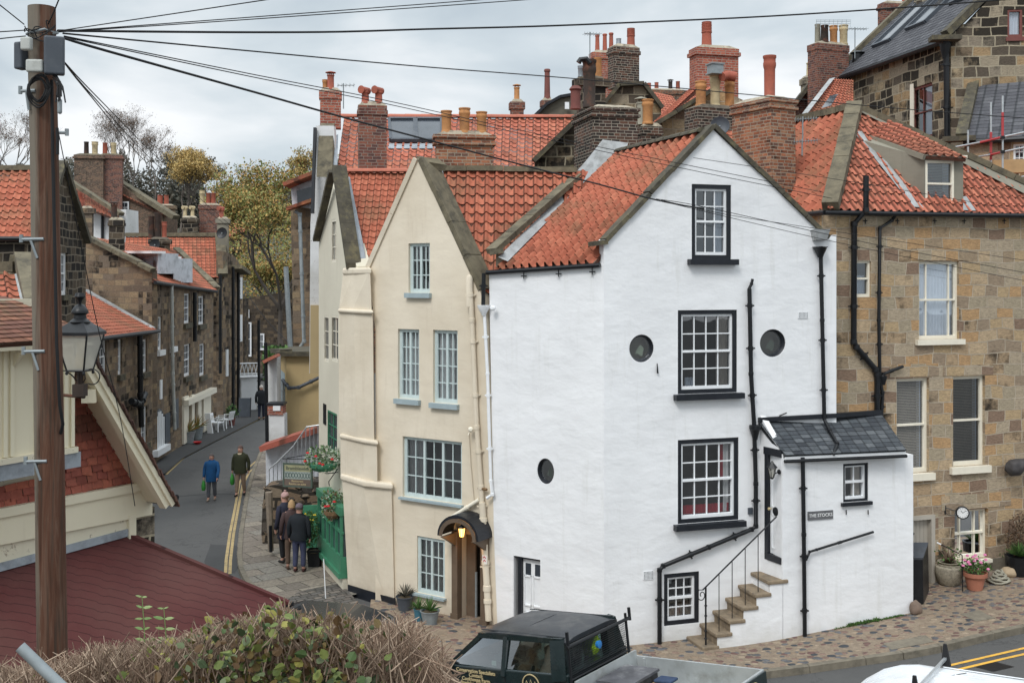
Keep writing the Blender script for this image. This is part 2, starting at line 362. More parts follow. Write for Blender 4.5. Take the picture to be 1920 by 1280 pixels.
M['grey_plastic'] = plain('dark_grey_plastic', (.065, .075, .09), .5, scale=3, var=.15, dirt=(.11, .12, .13))
M['pale_plastic'] = plain('pale_grey_plastic', (.45, .46, .43), .5, scale=5, var=.1, dirt=(.28, .28, .25))
M['galv'] = plain('galvanised_steel', (.48, .50, .51), .4, .6, scale=14, var=.2)
M['galv_dull'] = plain('dull_galvanised', (.27, .30, .31), .6, .3, scale=10, var=.25)
M['alu'] = plain('scratched_aluminium', (.42, .44, .44), .5, .35, scale=3, var=.2, bump=.2, dirt=(.27, .27, .25))
M['ply'] = plain('scaffold_board', (.52, .34, .17), .8, scale=3, var=.25)
M['red_paint'] = plain('red_painted_tube', (.42, .05, .055), .5, scale=5)
M['copper_green'] = M['paint_green']
M['terracotta'] = plain('terracotta', (.40, .16, .10), .8, scale=5, var=.15, bump=.1)
M['basket_stone'] = plain('basketweave_stone', (.33, .29, .22), .9, scale=20, var=.45, bump=.8, dirt=(.16, .14, .10))
M['sandstone_step'] = plain('worn_stone_step', (.24, .185, .125), .9, scale=7, var=.3, bump=.5, dirt=(.12, .10, .075))
M['pebble'] = plain('brown_boulder', (.18, .13, .10), .85, scale=4, var=.3, bump=.4)
M['boulder'] = plain('pale_boulder', (.38, .29, .19), .85, scale=4, var=.25, bump=.3)
M['skin'] = plain('skin', (.50, .27, .20), .55, scale=20, var=.08)
M['car_paint'] = plain('dark_green_vehicle_paint', (.010, .020, .021), .22, spec=.6, scale=3, var=.25, dirt=(.03, .033, .032))
M['car_roof'] = plain('dusty_dark_roof', (.024, .028, .034), .38, spec=.5, scale=5, var=.35, dirt=(.075, .075, .074))
M['car_black'] = plain('black_vehicle_paint', (.010, .011, .013), .2, spec=.6, scale=3)
M['van_white'] = plain('white_van_paint', (.78, .80, .82), .25, spec=.5, scale=3, var=.05, dirt=(.62, .63, .63))
M['slate_sign'] = plain('slate_plaque', (.13, .13, .135), .6, scale=5)
M['letter'] = plain('white_letter', (.75, .75, .74), .6)
M['gold'] = plain('gold_letter', (.55, .44, .24), .6)
M['tan_wood'] = plain('grey_brown_wood', (.20, .16, .12), .85, scale=8, var=.3, bump=.3)
M['straw'] = plain('coir_liner', (.20, .12, .06), .95, scale=20, var=.4, bump=.6)
def glass_mat(name, tint=(.9, .93, .95), refl=.16, rough=.015, wav=.0):
    t = NT(name); n = t.n; tr = t.N('ShaderNodeBsdfTransparent'); tr.inputs[0].default_value = (*tint, 1)
    gl = t.N('ShaderNodeBsdfGlossy'); gl.inputs['Roughness'].default_value = rough; gl.inputs['Color'].default_value = (.95, .97, 1, 1)
    lw = t.N('ShaderNodeFresnel'); lw.inputs['IOR'].default_value = 1.5
    g = t.N('ShaderNodeTexCoord').outputs['Object']; t.L(t.bump(t.noise(g, 1.6, 2), .25, .012), gl.inputs['Normal'])
    mx = t.N('ShaderNodeMixShader'); t.L(t.math('ADD', lw.outputs[0], refl, True), mx.inputs[0]); t.L(tr.outputs[0], mx.inputs[1]); t.L(gl.outputs[0], mx.inputs[2])
    t.L(mx.outputs[0], n['Material Output'].inputs['Surface']); return t.m
M['glass'] = glass_mat('window_glass', (.82, .84, .86), .11)
M['glass_car'] = glass_mat('tinted_car_glass', (.42, .55, .52), .08)
M['glass_lamp'] = plain('frosted_lantern_glass', (.55, .53, .46), .35, scale=5, var=.15); M['glass_lamp'].node_tree.nodes['Principled BSDF'].inputs['Alpha'].default_value = .62
M['glass_far'] = plain('far_window_glass', (.05, .058, .07), .12, spec=.8, scale=2, var=.3)
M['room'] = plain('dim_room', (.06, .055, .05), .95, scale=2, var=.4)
M['room_grey'] = plain('grey_room', (.26, .26, .25), .95, scale=2, var=.3)
M['curtain'] = plain('pale_curtain', (.55, .54, .52), .9, scale=6, var=.1)
M['curtain_blue'] = plain('blue_white_curtain', (.62, .67, .74), .9, scale=6, var=.06)
M['curtain_tan'] = plain('tan_curtain', (.48, .42, .36), .9, scale=6, var=.1)
M['curtain_red'] = plain('red_cloth', (.28, .02, .03), .9, scale=6, var=.2)
M['blind'] = plain('slatted_blind', (.42, .37, .30), .8, scale=6, var=.1)
# wood pole
t = NT('weathered_pole_wood'); g = t.N('ShaderNodeTexCoord').outputs['Object']
s = t.mapping(g, (9, 9, .55)); gr = t.noise(s, 1.6, 8, .68, dist=.7); gr2 = t.noise(t.mapping(g, (30, 30, .8)), 1.5, 4)
cc = t.ramp(gr, [(.3, (.045, .024, .016)), (.47, (.105, .048, .030)), (.6, (.14, .08, .055)), (.75, (.19, .14, .105))])
cc = t.mix(t.ramp(gr2, [(.35, .8), (.5, 0.)]), cc, (.055, .04, .03))
sx = t.N('ShaderNodeSeparateXYZ'); t.L(g, sx.inputs[0])
cc = t.mix(t.ramp(t.math('ADD', t.math('MULTIPLY', sx.outputs[0], -3.2), t.math('MULTIPLY', gr, .5)), [(.66, 0.), (.86, .75)]), cc, (.20, .185, .15))
t.col(cc); M['wood_pole'] = t.fin(.85, t.bump(gr2, .5, .006, t.bump(gr, .5, .01)), spec=.2)
# roof felt shingles with stepped tabs
t = NT('red_felt_shingle'); uv = t.uv(); g = t.N('ShaderNodeTexCoord').outputs['Object']
sp = t.N('ShaderNodeSeparateXYZ'); t.L(uv, sp.inputs[0])
ws = t.math('PINGPONG', t.math('ADD', t.math('MULTIPLY', sp.outputs[0], 1.0), 0), .5)
tab = t.ramp(ws, [(.30, 0.), (.42, 1.)])
vv = t.math('ADD', sp.outputs[1], t.math('MULTIPLY', tab, .16))
fr = t.math('FRACT', vv)
ln = t.ramp(fr, [(0., 1.), (.045, 1.), (.09, 0.), (1., 0.)])
cc = t.ramp(t.noise(g, 1.2, 5, .65), [(.3, (.075, .020, .021)), (.7, (.105, .033, .031))])
cc = t.mix(t.ramp(t.noise(g, .5, 4), [(.42, 0.), (.68, .6)]), cc, (.115, .062, .052))
cc = t.mix(t.math('MULTIPLY', t.noise(g, 160, 2), .3), cc, (.13, .055, .05)); cc = t.mix(t.math('MULTIPLY', ln, .75), cc, (.025, .012, .012))
t.col(cc); M['felt'] = t.fin(.9, t.bump(t.noise(g, 150, 2), .4, .003, t.bump(fr, .9, .02)), spec=.15)
def ground_mats():
    t = NT('asphalt'); g = t.N('ShaderNodeTexCoord').outputs['Object']
    cc = t.ramp(t.noise(g, .35, 5, .6), [(.3, (.075, .073, .071)), (.7, (.10, .097, .092))])
    cc = t.mix(t.ramp(t.noise(g, 1.5, 6, .7), [(.5, 0.), (.75, .6)]), cc, (.06, .059, .058))
    cc = t.mix(.35, cc, t.ramp(t.noise(g, 90, 3, .7), [(.3, .05), (.7, .17)]))
    crack = t.ramp(t.noise(g, .5, 9, .6, dist=.8), [(.494, 0.), (.5, .55), (.506, 0.)]); cc = t.mix(crack, cc, (.03, .03, .03))
    t.col(cc); M['asphalt'] = t.fin(.85, t.bump(t.noise(g, 120, 3), .4, .006), spec=.25)
    M['asphalt_patch'] = plain('asphalt_patch', (.055, .055, .055), .85, scale=3, var=.2, bump=.3)
    # cobbles: stones set in sandy mortar
    t = NT('cobbles'); g = t.N('ShaderNodeTexCoord').outputs['Object']; mp = t.mapping(g, (1, 1.25, 1), rot=(0, 0, .35))
    wv = t.noise(mp, 3, 3, out='Color'); sc = t.N('ShaderNodeVectorMath', operation='SCALE'); t.L(wv, sc.inputs[0]); sc.inputs['Scale'].default_value = .12
    ad = t.N('ShaderNodeVectorMath', operation='ADD'); t.L(mp, ad.inputs[0]); t.L(sc.outputs[0], ad.inputs[1])
    vo = t.N('ShaderNodeTexVoronoi'); vo.inputs['Scale'].default_value = 6.2; vo.inputs['Randomness'].default_value = .85; t.L(ad.outputs[0], vo.inputs['Vector'])
    sep = t.N('ShaderNodeSeparateColor'); t.L(vo.outputs['Color'], sep.inputs[0])
    cc = t.ramp(sep.outputs[0], [(0, (.20, .13, .105)), (.15, (.10, .10, .105)), (.28, (.27, .20, .14)), (.42, (.15, .085, .075)), (.55, (.32, .25, .18)), (.68, (.13, .13, .135)), (.8, (.25, .17, .13)), (.92, (.055, .06, .068))], 'CONSTANT')
    rad = t.math('ADD', vo.outputs['Distance'], t.math('MULTIPLY', sep.outputs[1], .16))
    mask = t.ramp(rad, [(.52, 0.), (.60, 1.)])
    mo = t.ramp(t.noise(g, 7, 6, .7), [(.3, (.19, .145, .105)), (.7, (.30, .235, .17))])
    cc = t.mix(mask, cc, mo); cc = t.mix(.5, cc, t.ramp(t.noise(g, 25, 5, .7), [(.3, .6), (.7, 1.25)]), 'MULTIPLY')
    t.col(cc); h = t.ramp(rad, [(.0, 1.), (.44, .8), (.58, 0.)])
    M['cobble'] = t.fin(.8, t.bump(t.noise(g, 60, 4), .3, .004, t.bump(h, .8, .03)), spec=.3)
    M['flags'] = stone_mat('paving_flags', [(.24, .205, .165), (.20, .17, .14), (.27, .235, .19), (.175, .15, .125), (.22, .20, .17)], (.085, .075, .06), .85, .55, .05, .014, .8, .03, .3)
    M['setts'] = stone_mat('dark_setts', [(.15, .13, .115), (.11, .10, .09), (.19, .165, .14), (.13, .12, .11)], (.05, .045, .038), .28, .16, .1, .014, .75, .02, .8)
    M['kerb'] = plain('kerb_stone', (.19, .165, .125), .9, scale=6, var=.3, bump=.4, dirt=(.10, .09, .07))
    M['yellow_line'] = plain('yellow_line_paint', (.72, .40, .06), .7, scale=14, var=.15, dirt=(.35, .24, .10))
    M['yellow_faded'] = plain('faded_yellow_line', (.42, .31, .15), .8, scale=10, var=.2, dirt=(.16, .14, .10))
    M['earth'] = plain('bank_earth', (.08, .06, .035), .95, scale=2, var=.4, bump=.5)
    M['grass_hill'] = plain('grassy_hill', (.06, .058, .035), .95, scale=.05, var=.4)
ground_mats()
def leaf_mat(name, cols, rough=.6, trans=.0):
    t = NT(name); oi = t.N('ShaderNodeTexCoord').outputs['Object']
    fl = t.N('ShaderNodeVectorMath', operation='FLOOR'); t.L(t.uv(), fl.inputs[0])
    wn = t.N('ShaderNodeTexWhiteNoise'); t.L(fl.outputs[0], wn.inputs['Vector'])
    n = len(cols); cc = t.ramp(wn.outputs['Value'], [(i/n, c) for i, c in enumerate(cols)], 'CONSTANT')
    cc = t.mix(.5, cc, t.ramp(t.noise(oi, 1.3, 3), [(.35, .7), (.65, 1.25)]), 'MULTIPLY')
    t.col(cc); return t.fin(rough, spec=.3)
M['leaf_hedge'] = leaf_mat('hedge_leaf', [(.06, .10, .03), (.12, .155, .04), (.19, .22, .06), (.055, .08, .035), (.13, .16, .08), (.26, .24, .06), (.13, .09, .03), (.09, .05, .02)])
M['leaf_sprig'] = leaf_mat('sprig_leaf', [(.20, .28, .10), (.15, .24, .08), (.26, .33, .14)])
M['leaf_yellow'] = leaf_mat('yellow_leaf', [(.50, .35, .12), (.42, .30, .11), (.58, .42, .16), (.34, .27, .12), (.46, .30, .11)])
M['leaf_autumn'] = leaf_mat('autumn_leaf', [(.26, .25, .07), (.20, .22, .07), (.38, .26, .08), (.42, .26, .08), (.28, .24, .08), (.17, .19, .06), (.34, .20, .07)])
M['leaf_dark'] = leaf_mat('dark_leaf', [(.085, .085, .065), (.11, .10, .075), (.14, .12, .09), (.07, .075, .06)])
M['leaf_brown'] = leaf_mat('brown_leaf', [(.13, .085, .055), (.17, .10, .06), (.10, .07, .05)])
M['leaf_silver'] = leaf_mat('silver_leaf', [(.30, .35, .27), (.20, .27, .18), (.38, .42, .34), (.12, .19, .09), (.25, .31, .22)])
M['leaf_green'] = leaf_mat('green_leaf', [(.06, .13, .03), (.09, .18, .045), (.12, .22, .06), (.045, .09, .03)])
M['petal_red'] = plain('red_petal', (.50, .01, .015), .6); M['petal_pink'] = plain('pink_petal', (.68, .20, .38), .6); M['petal_yellow'] = plain('yellow_petal', (.62, .45, .03), .6)
M['twig'] = plain('bare_twig', (.22, .15, .105), .85, scale=3, var=.45); M['twig_pale'] = plain('pale_cut_twig', (.40, .30, .22), .85, scale=5, var=.35)
M['bark'] = plain('grey_bark', (.12, .10, .085), .95, scale=1, var=.3)
# ------------------------------------------------------------------ walls, windows, roofs, stacks
def wall_mesh(mb, w, outline, holes=(), depth=.22, off=0, thick=.35, back=True):
    """outline: [(s,z)], holes: [(s0,z0,s1,z1)] with real reveals"""
    loops = [[V((s, z, 0)) for s, z in outline]]; allp = [(s, z) for s, z in outline]
    for h in holes:
        q = h if len(h) > 4 or not isinstance(h[0], (int, float)) else [(h[0], h[1]), (h[2], h[1]), (h[2], h[3]), (h[0], h[3])]
        loops.append([V((s, z, 0)) for s, z in q]); allp += list(q)
    tr = tessellate_polygon(loops)
    mb.add([w.pt(s, z, off) for s, z in allp], [tuple(x) for x in tr])
    for lp in loops[1:]:
        n = len(lp)
        for i in range(n):
            a, b = lp[i], lp[(i+1) % n]
            mb.add([w.pt(a.x, a.y, off), w.pt(b.x, b.y, off), w.pt(b.x, b.y, off-depth), w.pt(a.x, a.y, off-depth)], [(0, 1, 2, 3)])
    n = len(outline)
    for i in range(n):
        a, b = outline[i], outline[(i+1) % n]
        mb.add([w.pt(a[0], a[1], off), w.pt(b[0], b[1], off), w.pt(b[0], b[1], off-thick), w.pt(a[0], a[1], off-thick)], [(0, 1, 2, 3)])
def window(w, par, r, frame='paint_white', nx=3, ny=4, depth=.12, fw=.05, bw=.022, sash=True, mull=1, sill=None, sur=None,
           curtain=None, blind=False, glass='glass', room='room', name='window', far=False, off=0, red=False, transom=None, sillmat=None, hole=None):
    s0, z0, s1, z1 = r; fm = M[frame]; o = off-depth
    if sur:                                        # painted box frame set in the reveal
        mt, sw = sur; m = MB()
        for a in ((s0, z0, s0+sw, z1), (s1-sw, z0, s1, z1), (s0+sw, z1-sw, s1-sw, z1), (s0+sw, z0, s1-sw, z0+sw)): m.wbox(w, *a, o-.03, o+.07)
        s0 += sw; s1 -= sw; z0 += sw; z1 -= sw
    fr = MB()
    for a in ((s0, z0, s0+fw, z1), (s1-fw, z0, s1, z1), (s0+fw, z1-fw, s1-fw, z1), (s0+fw, z0, s1-fw, z0+fw*1.4)): fr.wbox(w, *a, o-.03, o+.035)
    a0, a1, b0, b1 = s0+fw, s1-fw, z0+fw*1.4, z1-fw
    zm = (b0+b1)/2
    bars = MB() if False else fr
    if sash: fr.wbox(w, a0, zm-.022, a1, zm+.022, o-.02, o+.045)
    cw = (a1-a0)/mull
    for k in range(mull):
        c0, c1 = a0+cw*k, a0+cw*(k+1)
        if mull > 1:
            for q in ((c0, c0+fw*.6), (c1-fw*.6, c1)): fr.wbox(w, q[0], b0, q[1], b1, o-.01, o+.03)
            for q in ((b0, b0+fw*.6), (b1-fw*.6, b1)): fr.wbox(w, c0+fw*.6, q[0], c1-fw*.6, q[1], o-.012, o+.028)
        for i in range(1, nx): x = c0+(c1-c0)*i/nx; fr.wbox(w, x-bw/2, b0, x+bw/2, b1, o-.006, o+.016)
    for j in range(1, ny):
        z = b0+(b1-b0)*j/ny
        if sash and abs(z-zm) < .03: continue
        fr.wbox(w, a0, z-bw/2, a1, z+bw/2, o-.004, o+.013)
    if transom:
        for tq in transom: x = a0+(a1-a0)*tq; fr.wbox(w, x-bw*.7, b0, x+bw*.7, b1, o-.006, o+.02)
    fo = fr.build(name, fm, par)
    if sur: m.build('box_frame', M[sur[0]], fo)
    gm = MB(); gm.add([w.pt(a0, b0, o-.015), w.pt(a1, b0, o-.015), w.pt(a1, b1, o-.015), w.pt(a0, b1, o-.015)], [(0, 1, 2, 3)])
    gm.build('pane', M['glass_far' if far else glass], fo)
    if sill:
        sm, sh, so, sx = sill; b = MB(); b.wbox(w, s0-sx-(sur[1] if sur else 0), z0-sh-(sur[1] if sur else 0), s1+sx+(sur[1] if sur else 0), z0-(sur[1] if sur else 0)-.002, off+.002, off+so)
        b.wbox(w, s0-(sur[1]*.9 if sur else 0), z0-sh*.5-(sur[1] if sur else 0), s1+(sur[1]*.9 if sur else 0), z0-(sur[1] if sur else 0)-.004, o+.04, off)
        b.build('sill', M[sm], fo)
    if not far:
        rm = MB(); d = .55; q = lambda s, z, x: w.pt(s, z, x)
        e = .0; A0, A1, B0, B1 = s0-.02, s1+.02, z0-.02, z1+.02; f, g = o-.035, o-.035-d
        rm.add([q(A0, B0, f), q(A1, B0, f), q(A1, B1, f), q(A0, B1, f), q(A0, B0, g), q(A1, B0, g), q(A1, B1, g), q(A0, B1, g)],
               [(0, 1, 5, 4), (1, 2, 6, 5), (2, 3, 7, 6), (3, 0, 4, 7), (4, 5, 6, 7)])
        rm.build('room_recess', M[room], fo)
        if curtain:
            for (cm, f0, f1, g0, g1) in curtain:
                c = MB(); n = max(6, int((f1-f0)*(a1-a0)/.02)); vs = []; fs = []
                for i in range(n+1):
                    x = a0+(a1-a0)*(f0+(f1-f0)*i/n); dd = o-.09+.014*math.sin(i*1.55)+.006*math.sin(i*.61)
                    vs += [w.pt(x, b0+(b1-b0)*g0, dd), w.pt(x, b0+(b1-b0)*g1, dd)]
                for i in range(n): fs.append((2*i, 2*i+2, 2*i+3, 2*i+1))
                c.add(vs, fs); c.build('curtain', M[cm], fo, smooth=True)
        if blind:
            c = MB(); z = b0+.01
            while z < b1:
                c.add([w.pt(a0, z, o-.05), w.pt(a0+(a1-a0)*.93, z, o-.05), w.pt(a0+(a1-a0)*.93, z+.022, o-.075), w.pt(a0, z+.022, o-.075)], [(0, 1, 2, 3)]); z += .036
            c.build('blind', M['blind'], fo)
    return fo
PROF = [(-.0, -.35), (.05, .6), (.17, 1.15), (.30, .85), (.40, -.05), (.56, -.6), (.74, -.75), (.90, -.6)]
PROF_LO = [(0, 0), (.2, 1.0), (.42, -.05), (.72, -.4)]
def roof_surface(name, parent, corners, mat, tw=.23, gauge=.27, amp=.032, step=.028, kind='pan', poly=None, under=.06, flipx=False, seed=1, lo=False):
    """corners BL, BR, TR, TL (bilinear). Real tile relief; optional convex clip polygon (world points); closed underside."""
    rr = random.Random(seed); BL, BR, TR, TL = [V(c) for c in corners]
    Wd = max((BR-BL).length, (TR-TL).length); Hd = max((TL-BL).length, (TR-BR).length)
    nx = max(1, round(Wd/tw)); ny = max(1, round(Hd/gauge))
    nrm = (BR-BL).cross(TL-BL).normalized()
    if nrm.z < 0: nrm = -nrm
    pt = lambda a, b: (BL*(1-a)+BR*a)*(1-b)+(TL*(1-a)+TR*a)*b
    prof = {'pan': PROF_LO if lo else PROF, 'plain': [(0, 0), (.97, 0), (.985, -.9)], 'slate': [(0, 0), (.98, 0), (.99, -.6)]}[kind]
    vs, fs, uv = [], [], []
    for j in range(ny):
        offx = 0 if kind == 'pan' else (.5 if j % 2 else 0)
        cols = []
        for i in range(-1 if offx else 0, nx):
            ja = rr.uniform(-.004, .004)*(1 if kind == 'pan' else 1.0); jb = rr.uniform(-.012, .012)*(1 if kind == 'pan' else 1.5); jh = rr.uniform(-.2, .2)
            for k, (t, h) in enumerate(prof): cols.append((i, t, h, ja, jb, jh))
        cols.append((nx-1, 1.0, prof[0][1], 0, 0, 0))
        o = len(vs); nc = len(cols)
        for (i, t, h, ja, jb, jh) in cols:
            tt = (1-t) if flipx else t
            a = (i+tt+offx)/nx if not flipx else (i+t+offx)/nx
            a = min(max(a, 0), 1); hh = (prof[-1][1] if False else h)*amp
            b0 = (j-.06)/ny+jb*.25/ny*4 if j or True else 0; b1 = (j+1)/ny
            lift = step*(1+jh)
            p0 = pt(a, max(b0, -.06/ny)); p1 = pt(a, b1)
            vs += [p0+nrm*(hh+lift-.018), p0+nrm*(hh+lift), p1+nrm*(hh)]
            u = i+offx+.02+t*.96; uv += [(u, j+.02), (u, j+.04), (u, j+.96)]
        for c in range(nc-1):
            A, B = o+3*c, o+3*(c+1)
            fs += [(A, B, B+1, A+1), (A+1, B+1, B+2, A+2)]
    base = V(parent.get('_b', (0, 0, 0))) if parent else V((0, 0, 0))
    me = bpy.data.meshes.new(name); me.from_pydata([v for v in vs], [], fs); me.update()
    l = me.uv_layers.new(name='UVMap')
    for lp in me.loops: l.data[lp.index].uv = uv[lp.vertex_index]
    bm = bmesh.new(); bm.from_mesh(me)
    bmesh.ops.recalc_face_normals(bm, faces=bm.faces)
    if poly:
        poly = [V(p) for p in poly]; c = sum(poly, V((0, 0, 0)))/len(poly)
        for i in range(len(poly)):
            a, b = poly[i], poly[(i+1) % len(poly)]; n = (b-a).cross(nrm).normalized()
            if n.dot(c-a) > 0: n = -n
            bmesh.ops.bisect_plane(bm, geom=bm.verts[:]+bm.edges[:]+bm.faces[:], plane_co=a+n*.03, plane_no=n, clear_outer=True)
    bm.verts.ensure_lookup_table()
    uvl = bm.loops.layers.uv.active
    ring = poly or [BL, BR, TR, TL]
    top = [bm.verts.new(p-nrm*(under*.3)) for p in ring]; bot = [bm.verts.new(p-nrm*under*1.6) for p in ring]; n = len(ring)
    cen = bm.verts.new(pt(.5, .5)-nrm*.12) if not poly else None
    for i in range(n):
        try: bm.faces.new((top[i], top[(i+1) % n], bot[(i+1) % n], bot[i]))
        except ValueError: pass
    if poly: bm.faces.new(bot); bm.faces.new(top)
    bmesh.ops.translate(bm, verts=bm.verts, vec=-base)
    bm.to_mesh(me); bm.free()
    me.materials.append(mat)
    if kind == 'pan':
        me.polygons.foreach_set('use_smooth', [True]*len(me.polygons))
        try: me.set_sharp_from_angle(angle=math.radians(50))
        except Exception: pass
    o = bpy.data.objects.new(name, me); COL.objects.link(o); o.parent = parent; o['_b'] = tuple(base); return o
def roof_poly(name, parent, poly, mat, eave=None, **kw):
    """planar roof over convex polygon; eave = index pair giving the eave direction"""
    p = [V(q) for q in poly]; i, j = eave or (0, 1)
    n = None
    for k in range(2, len(p)+0):
        n = (p[1]-p[0]).cross(p[k]-p[0])
        if n.length > 1e-3: break
    n.normalize()
    if n.z < 0: n = -n
    e = (p[j]-p[i]).normalized(); u = n.cross(e).normalized()
    if u.z < 0: e = -e; u = n.cross(e)
    o = p[i]; A = [(q-o).dot(e) for q in p]; B = [(q-o).dot(u) for q in p]
    a0, a1, b0, b1 = min(A)-.02, max(A)+.02, min(B), max(B)+.02
    tw, g = kw.get('tw', .23), kw.get('gauge', .27)
    a1 = a0+math.ceil((a1-a0)/tw)*tw; b1 = b0+math.ceil((b1-b0)/g)*g
    q = lambda a, b: o+e*a+u*b
    return roof_surface(name, parent, [q(a0, b0), q(a1, b0), q(a1, b1), q(a0, b1)], mat, poly=p, **kw)
def coping(mb, p0, p1, w, h, up=V((0, 0, 1)), seg=.7, jit=.012, c=.3):
    p0, p1 = V(p0), V(p1); L = (p1-p0).length; n = max(1, round(L/seg)); d = (p1-p0)/n
    for i in range(n):
        a = p0+d*i; b = p0+d*(i+1)-(p1-p0).normalized()*.012; z = V((0, 0, R.uniform(-jit, jit)))
        mb.bar(a+z, b+z, w*R.uniform(.96, 1.04), h, up, c)
def ridge_tiles(mb, p0, p1, r=.11, seg=.42):
    p0, p1 = V(p0), V(p1); L = (p1-p0).length; n = max(1, round(L/seg)); d = (p1-p0)/n; ax = d.normalized(); x = ax.cross(V((0, 0, 1))).normalized(); z = x.cross(ax)
    for i in range(n):
        a, b = p0+d*i, p0+d*(i+1); rr = r*(1+R.uniform(-.04, .04)); vs = []
        for p, q in ((a, rr*1.06), (b, rr*.98)):
            for k in range(7):
                th = math.pi*k/6; vs.append(p+(x*math.cos(th)+z*math.sin(th)*.8)*q)
        fs = [(k, k+1, k+8, k+7) for k in range(6)]+[tuple(range(7))[::-1], tuple(range(7, 14))]
        mb.add(vs, fs)
def pot_mesh(kind, c, r, h):
    m = MB()
    if kind == 'roll': prof = [(r*.98, 0), (r*.95, h*.08), (r*.84, h*.1), (r*.86, h*.7), (r*.95, h*.74), (r*1.0, h*.78), (r*1.0, h*.84), (r*.93, h*.86), (r*.93, h*.93), (r*1.04, h*.95), (r*1.04, h), (r*.78, h), (r*.7, h*.85)]
    elif kind == 'tall': prof = [(r*1.15, 0), (r*1.12, h*.05), (r*.95, h*.1), (r*.8, h*.9), (r*1.0, h*.92), (r*1.0, h*.97), (r*.85, h), (r*.6, h), (r*.55, h*.9)]
    elif kind == 'plain': prof = [(r, 0), (r*.9, h*.9), (r*1.0, h*.93), (r*1.0, h), (r*.7, h), (r*.65, h*.88)]
    elif kind == 'cowl':
        prof = [(r*1.1, 0), (r*.85, h*.1), (r*.78, h*.62), (r*.95, h*.66), (r*.95, h*.78), (r*.7, h*.8)]
    elif kind == 'cap': prof = [(r, 0), (r*.86, h*.06), (r*.82, h*.72), (r*.95, h*.74), (r*.95, h*.8), (r*.6, h*.8)]
    elif kind == 'louv': prof = [(r*1.1, 0), (r, h*.08), (r*.92, h*.55), (r*1.05, h*.58), (r*1.05, h*.62), (r*.95, h*.64), (r*.95, h*.97), (r*1.0, h), (r*.7, h), (r*.6, h*.9)]
    else: prof = [(r, 0), (r, h), (r*.8, h), (r*.8, h*.9)]
    m.lathe(c, prof, 14)
    if kind == 'cowl':      # hooded sideways terminal: a horizontal half pipe
        cc = V(c)+V((0, 0, h*.84)); m.tube([cc+V((-r*.75, -r*1.1, 0)), cc+V((r*.5, r*1.1, 0))], r*.78, 12); m.tube([cc+V((-r*.82, -r*1.2, 0)), cc+V((-r*.76, -r*1.1, 0))], r*.9, 12)
    if kind == 'cap':
        cc = V(c)
        for k in range(4):
            th = k*math.pi/2+.5; q = V((math.cos(th), math.sin(th), 0))*r*.75; m.tube([cc+q+V((0, 0, h*.78)), cc+q+V((0, 0, h*.93))], r*.1, 4)
        m.lathe(cc+V((0, 0, h*.91)), [(r*1.35, 0), (r*1.3, h*.03), (r*.3, h*.09)], 14)
    if kind == 'louv':
        for k in range(5): m.lathe(V(c)+V((0, 0, h*(.66+.06*k))), [(r*1.02, 0), (r*1.02, h*.02)], 12)
    return m
def chimney(par, corner, x0, x1, ytop, ybot, D, mat, yaw=17, pots=(), caps=2, cap_h=.0, flm='mortar', name='chimney', side_ratio=None, flare=.045):
    """stack seen on its corner: column `corner` is the near vertical edge, x0..x1 its silhouette"""
    y = math.radians(yaw); C = P(corner, ytop, D); sc = D/F
    if corner <= (x0+x1)/2: w = (x1-corner)*sc/math.cos(y); d = max((corner-x0)*sc/max(math.sin(abs(y)), .1), .35); u = V((math.cos(y), math.sin(y), 0)); v = V((-math.sin(y), math.cos(y), 0))
    else: w = (corner-x0)*sc/math.cos(y); d = max((x1-corner)*sc/max(math.sin(abs(y)), .1), .35); u = V((-math.cos(y), math.sin(y), 0)); v = V((math.sin(y), math.cos(y), 0))
    d = min(d, 1.6)
    zb = CH-(ybot-HY)*sc; zt = C.z; o = V((C.x, C.y, 0)); m = MB(); fo = flare
    m.frame_box(o, u, v, V((0, 0, 1)), (0, 0, zb), (w, d, zt-.24))
    for i in range(caps):
        a, b = zt-.24+i*.24/max(caps, 1), zt-.24+(i+1)*.24/max(caps, 1); e = fo*(1 if i % 2 == 0 else .3)
        m.frame_box(o, u, v, V((0, 0, 1)), (-e, -e, a+.001), (w+e, d+e, b))
    if not caps: m.frame_box(o, u, v, V((0, 0, 1)), (-.001, -.001, zt-.24), (w+.001, d+.001, zt))
    st = m.build(name, M[mat], par)
    f = MB(); hh = .11
    B = [o+u*(-.01)+v*(-.01)+V((0, 0, zt)), o+u*(w+.01)+v*(-.01)+V((0, 0, zt)), o+u*(w+.01)+v*(d+.01)+V((0, 0, zt)), o+u*(-.01)+v*(d+.01)+V((0, 0, zt))]
    k = .18; T = [o+u*(w*k)+v*(d*k)+V((0, 0, zt+hh)), o+u*(w*(1-k))+v*(d*k)+V((0, 0, zt+hh)), o+u*(w*(1-k))+v*(d*(1-k))+V((0, 0, zt+hh)), o+u*(w*k)+v*(d*(1-k))+V((0, 0, zt+hh))]
    f.hexa(B, T); f.build('flaunching', M[flm], st)
    for pd in pots:                       # (px, ytop, width px, kind, material, depth share)
        px, yt, wp, kind, pm = pd[:5]; t = pd[5] if len(pd) > 5 else .5
        # place on the stack top along its long axis by picture column
        rx = (px-CX)/F; bx = o+v*(d*t); q = (rx*bx.y-bx.x)/(u.x-rx*u.y); q = min(max(q, .05), w-.05) if w > .3 else w/2
        c = bx+u*q; dist = c.y; top = CH-(yt-HY)/F*dist; pot_mesh(kind, c+V((0, 0, zt+hh-.05)), wp/2*dist/F, max(top-zt-hh+.05, .15)).build('chimney_pot', M[pm], st, smooth=True)
    return st
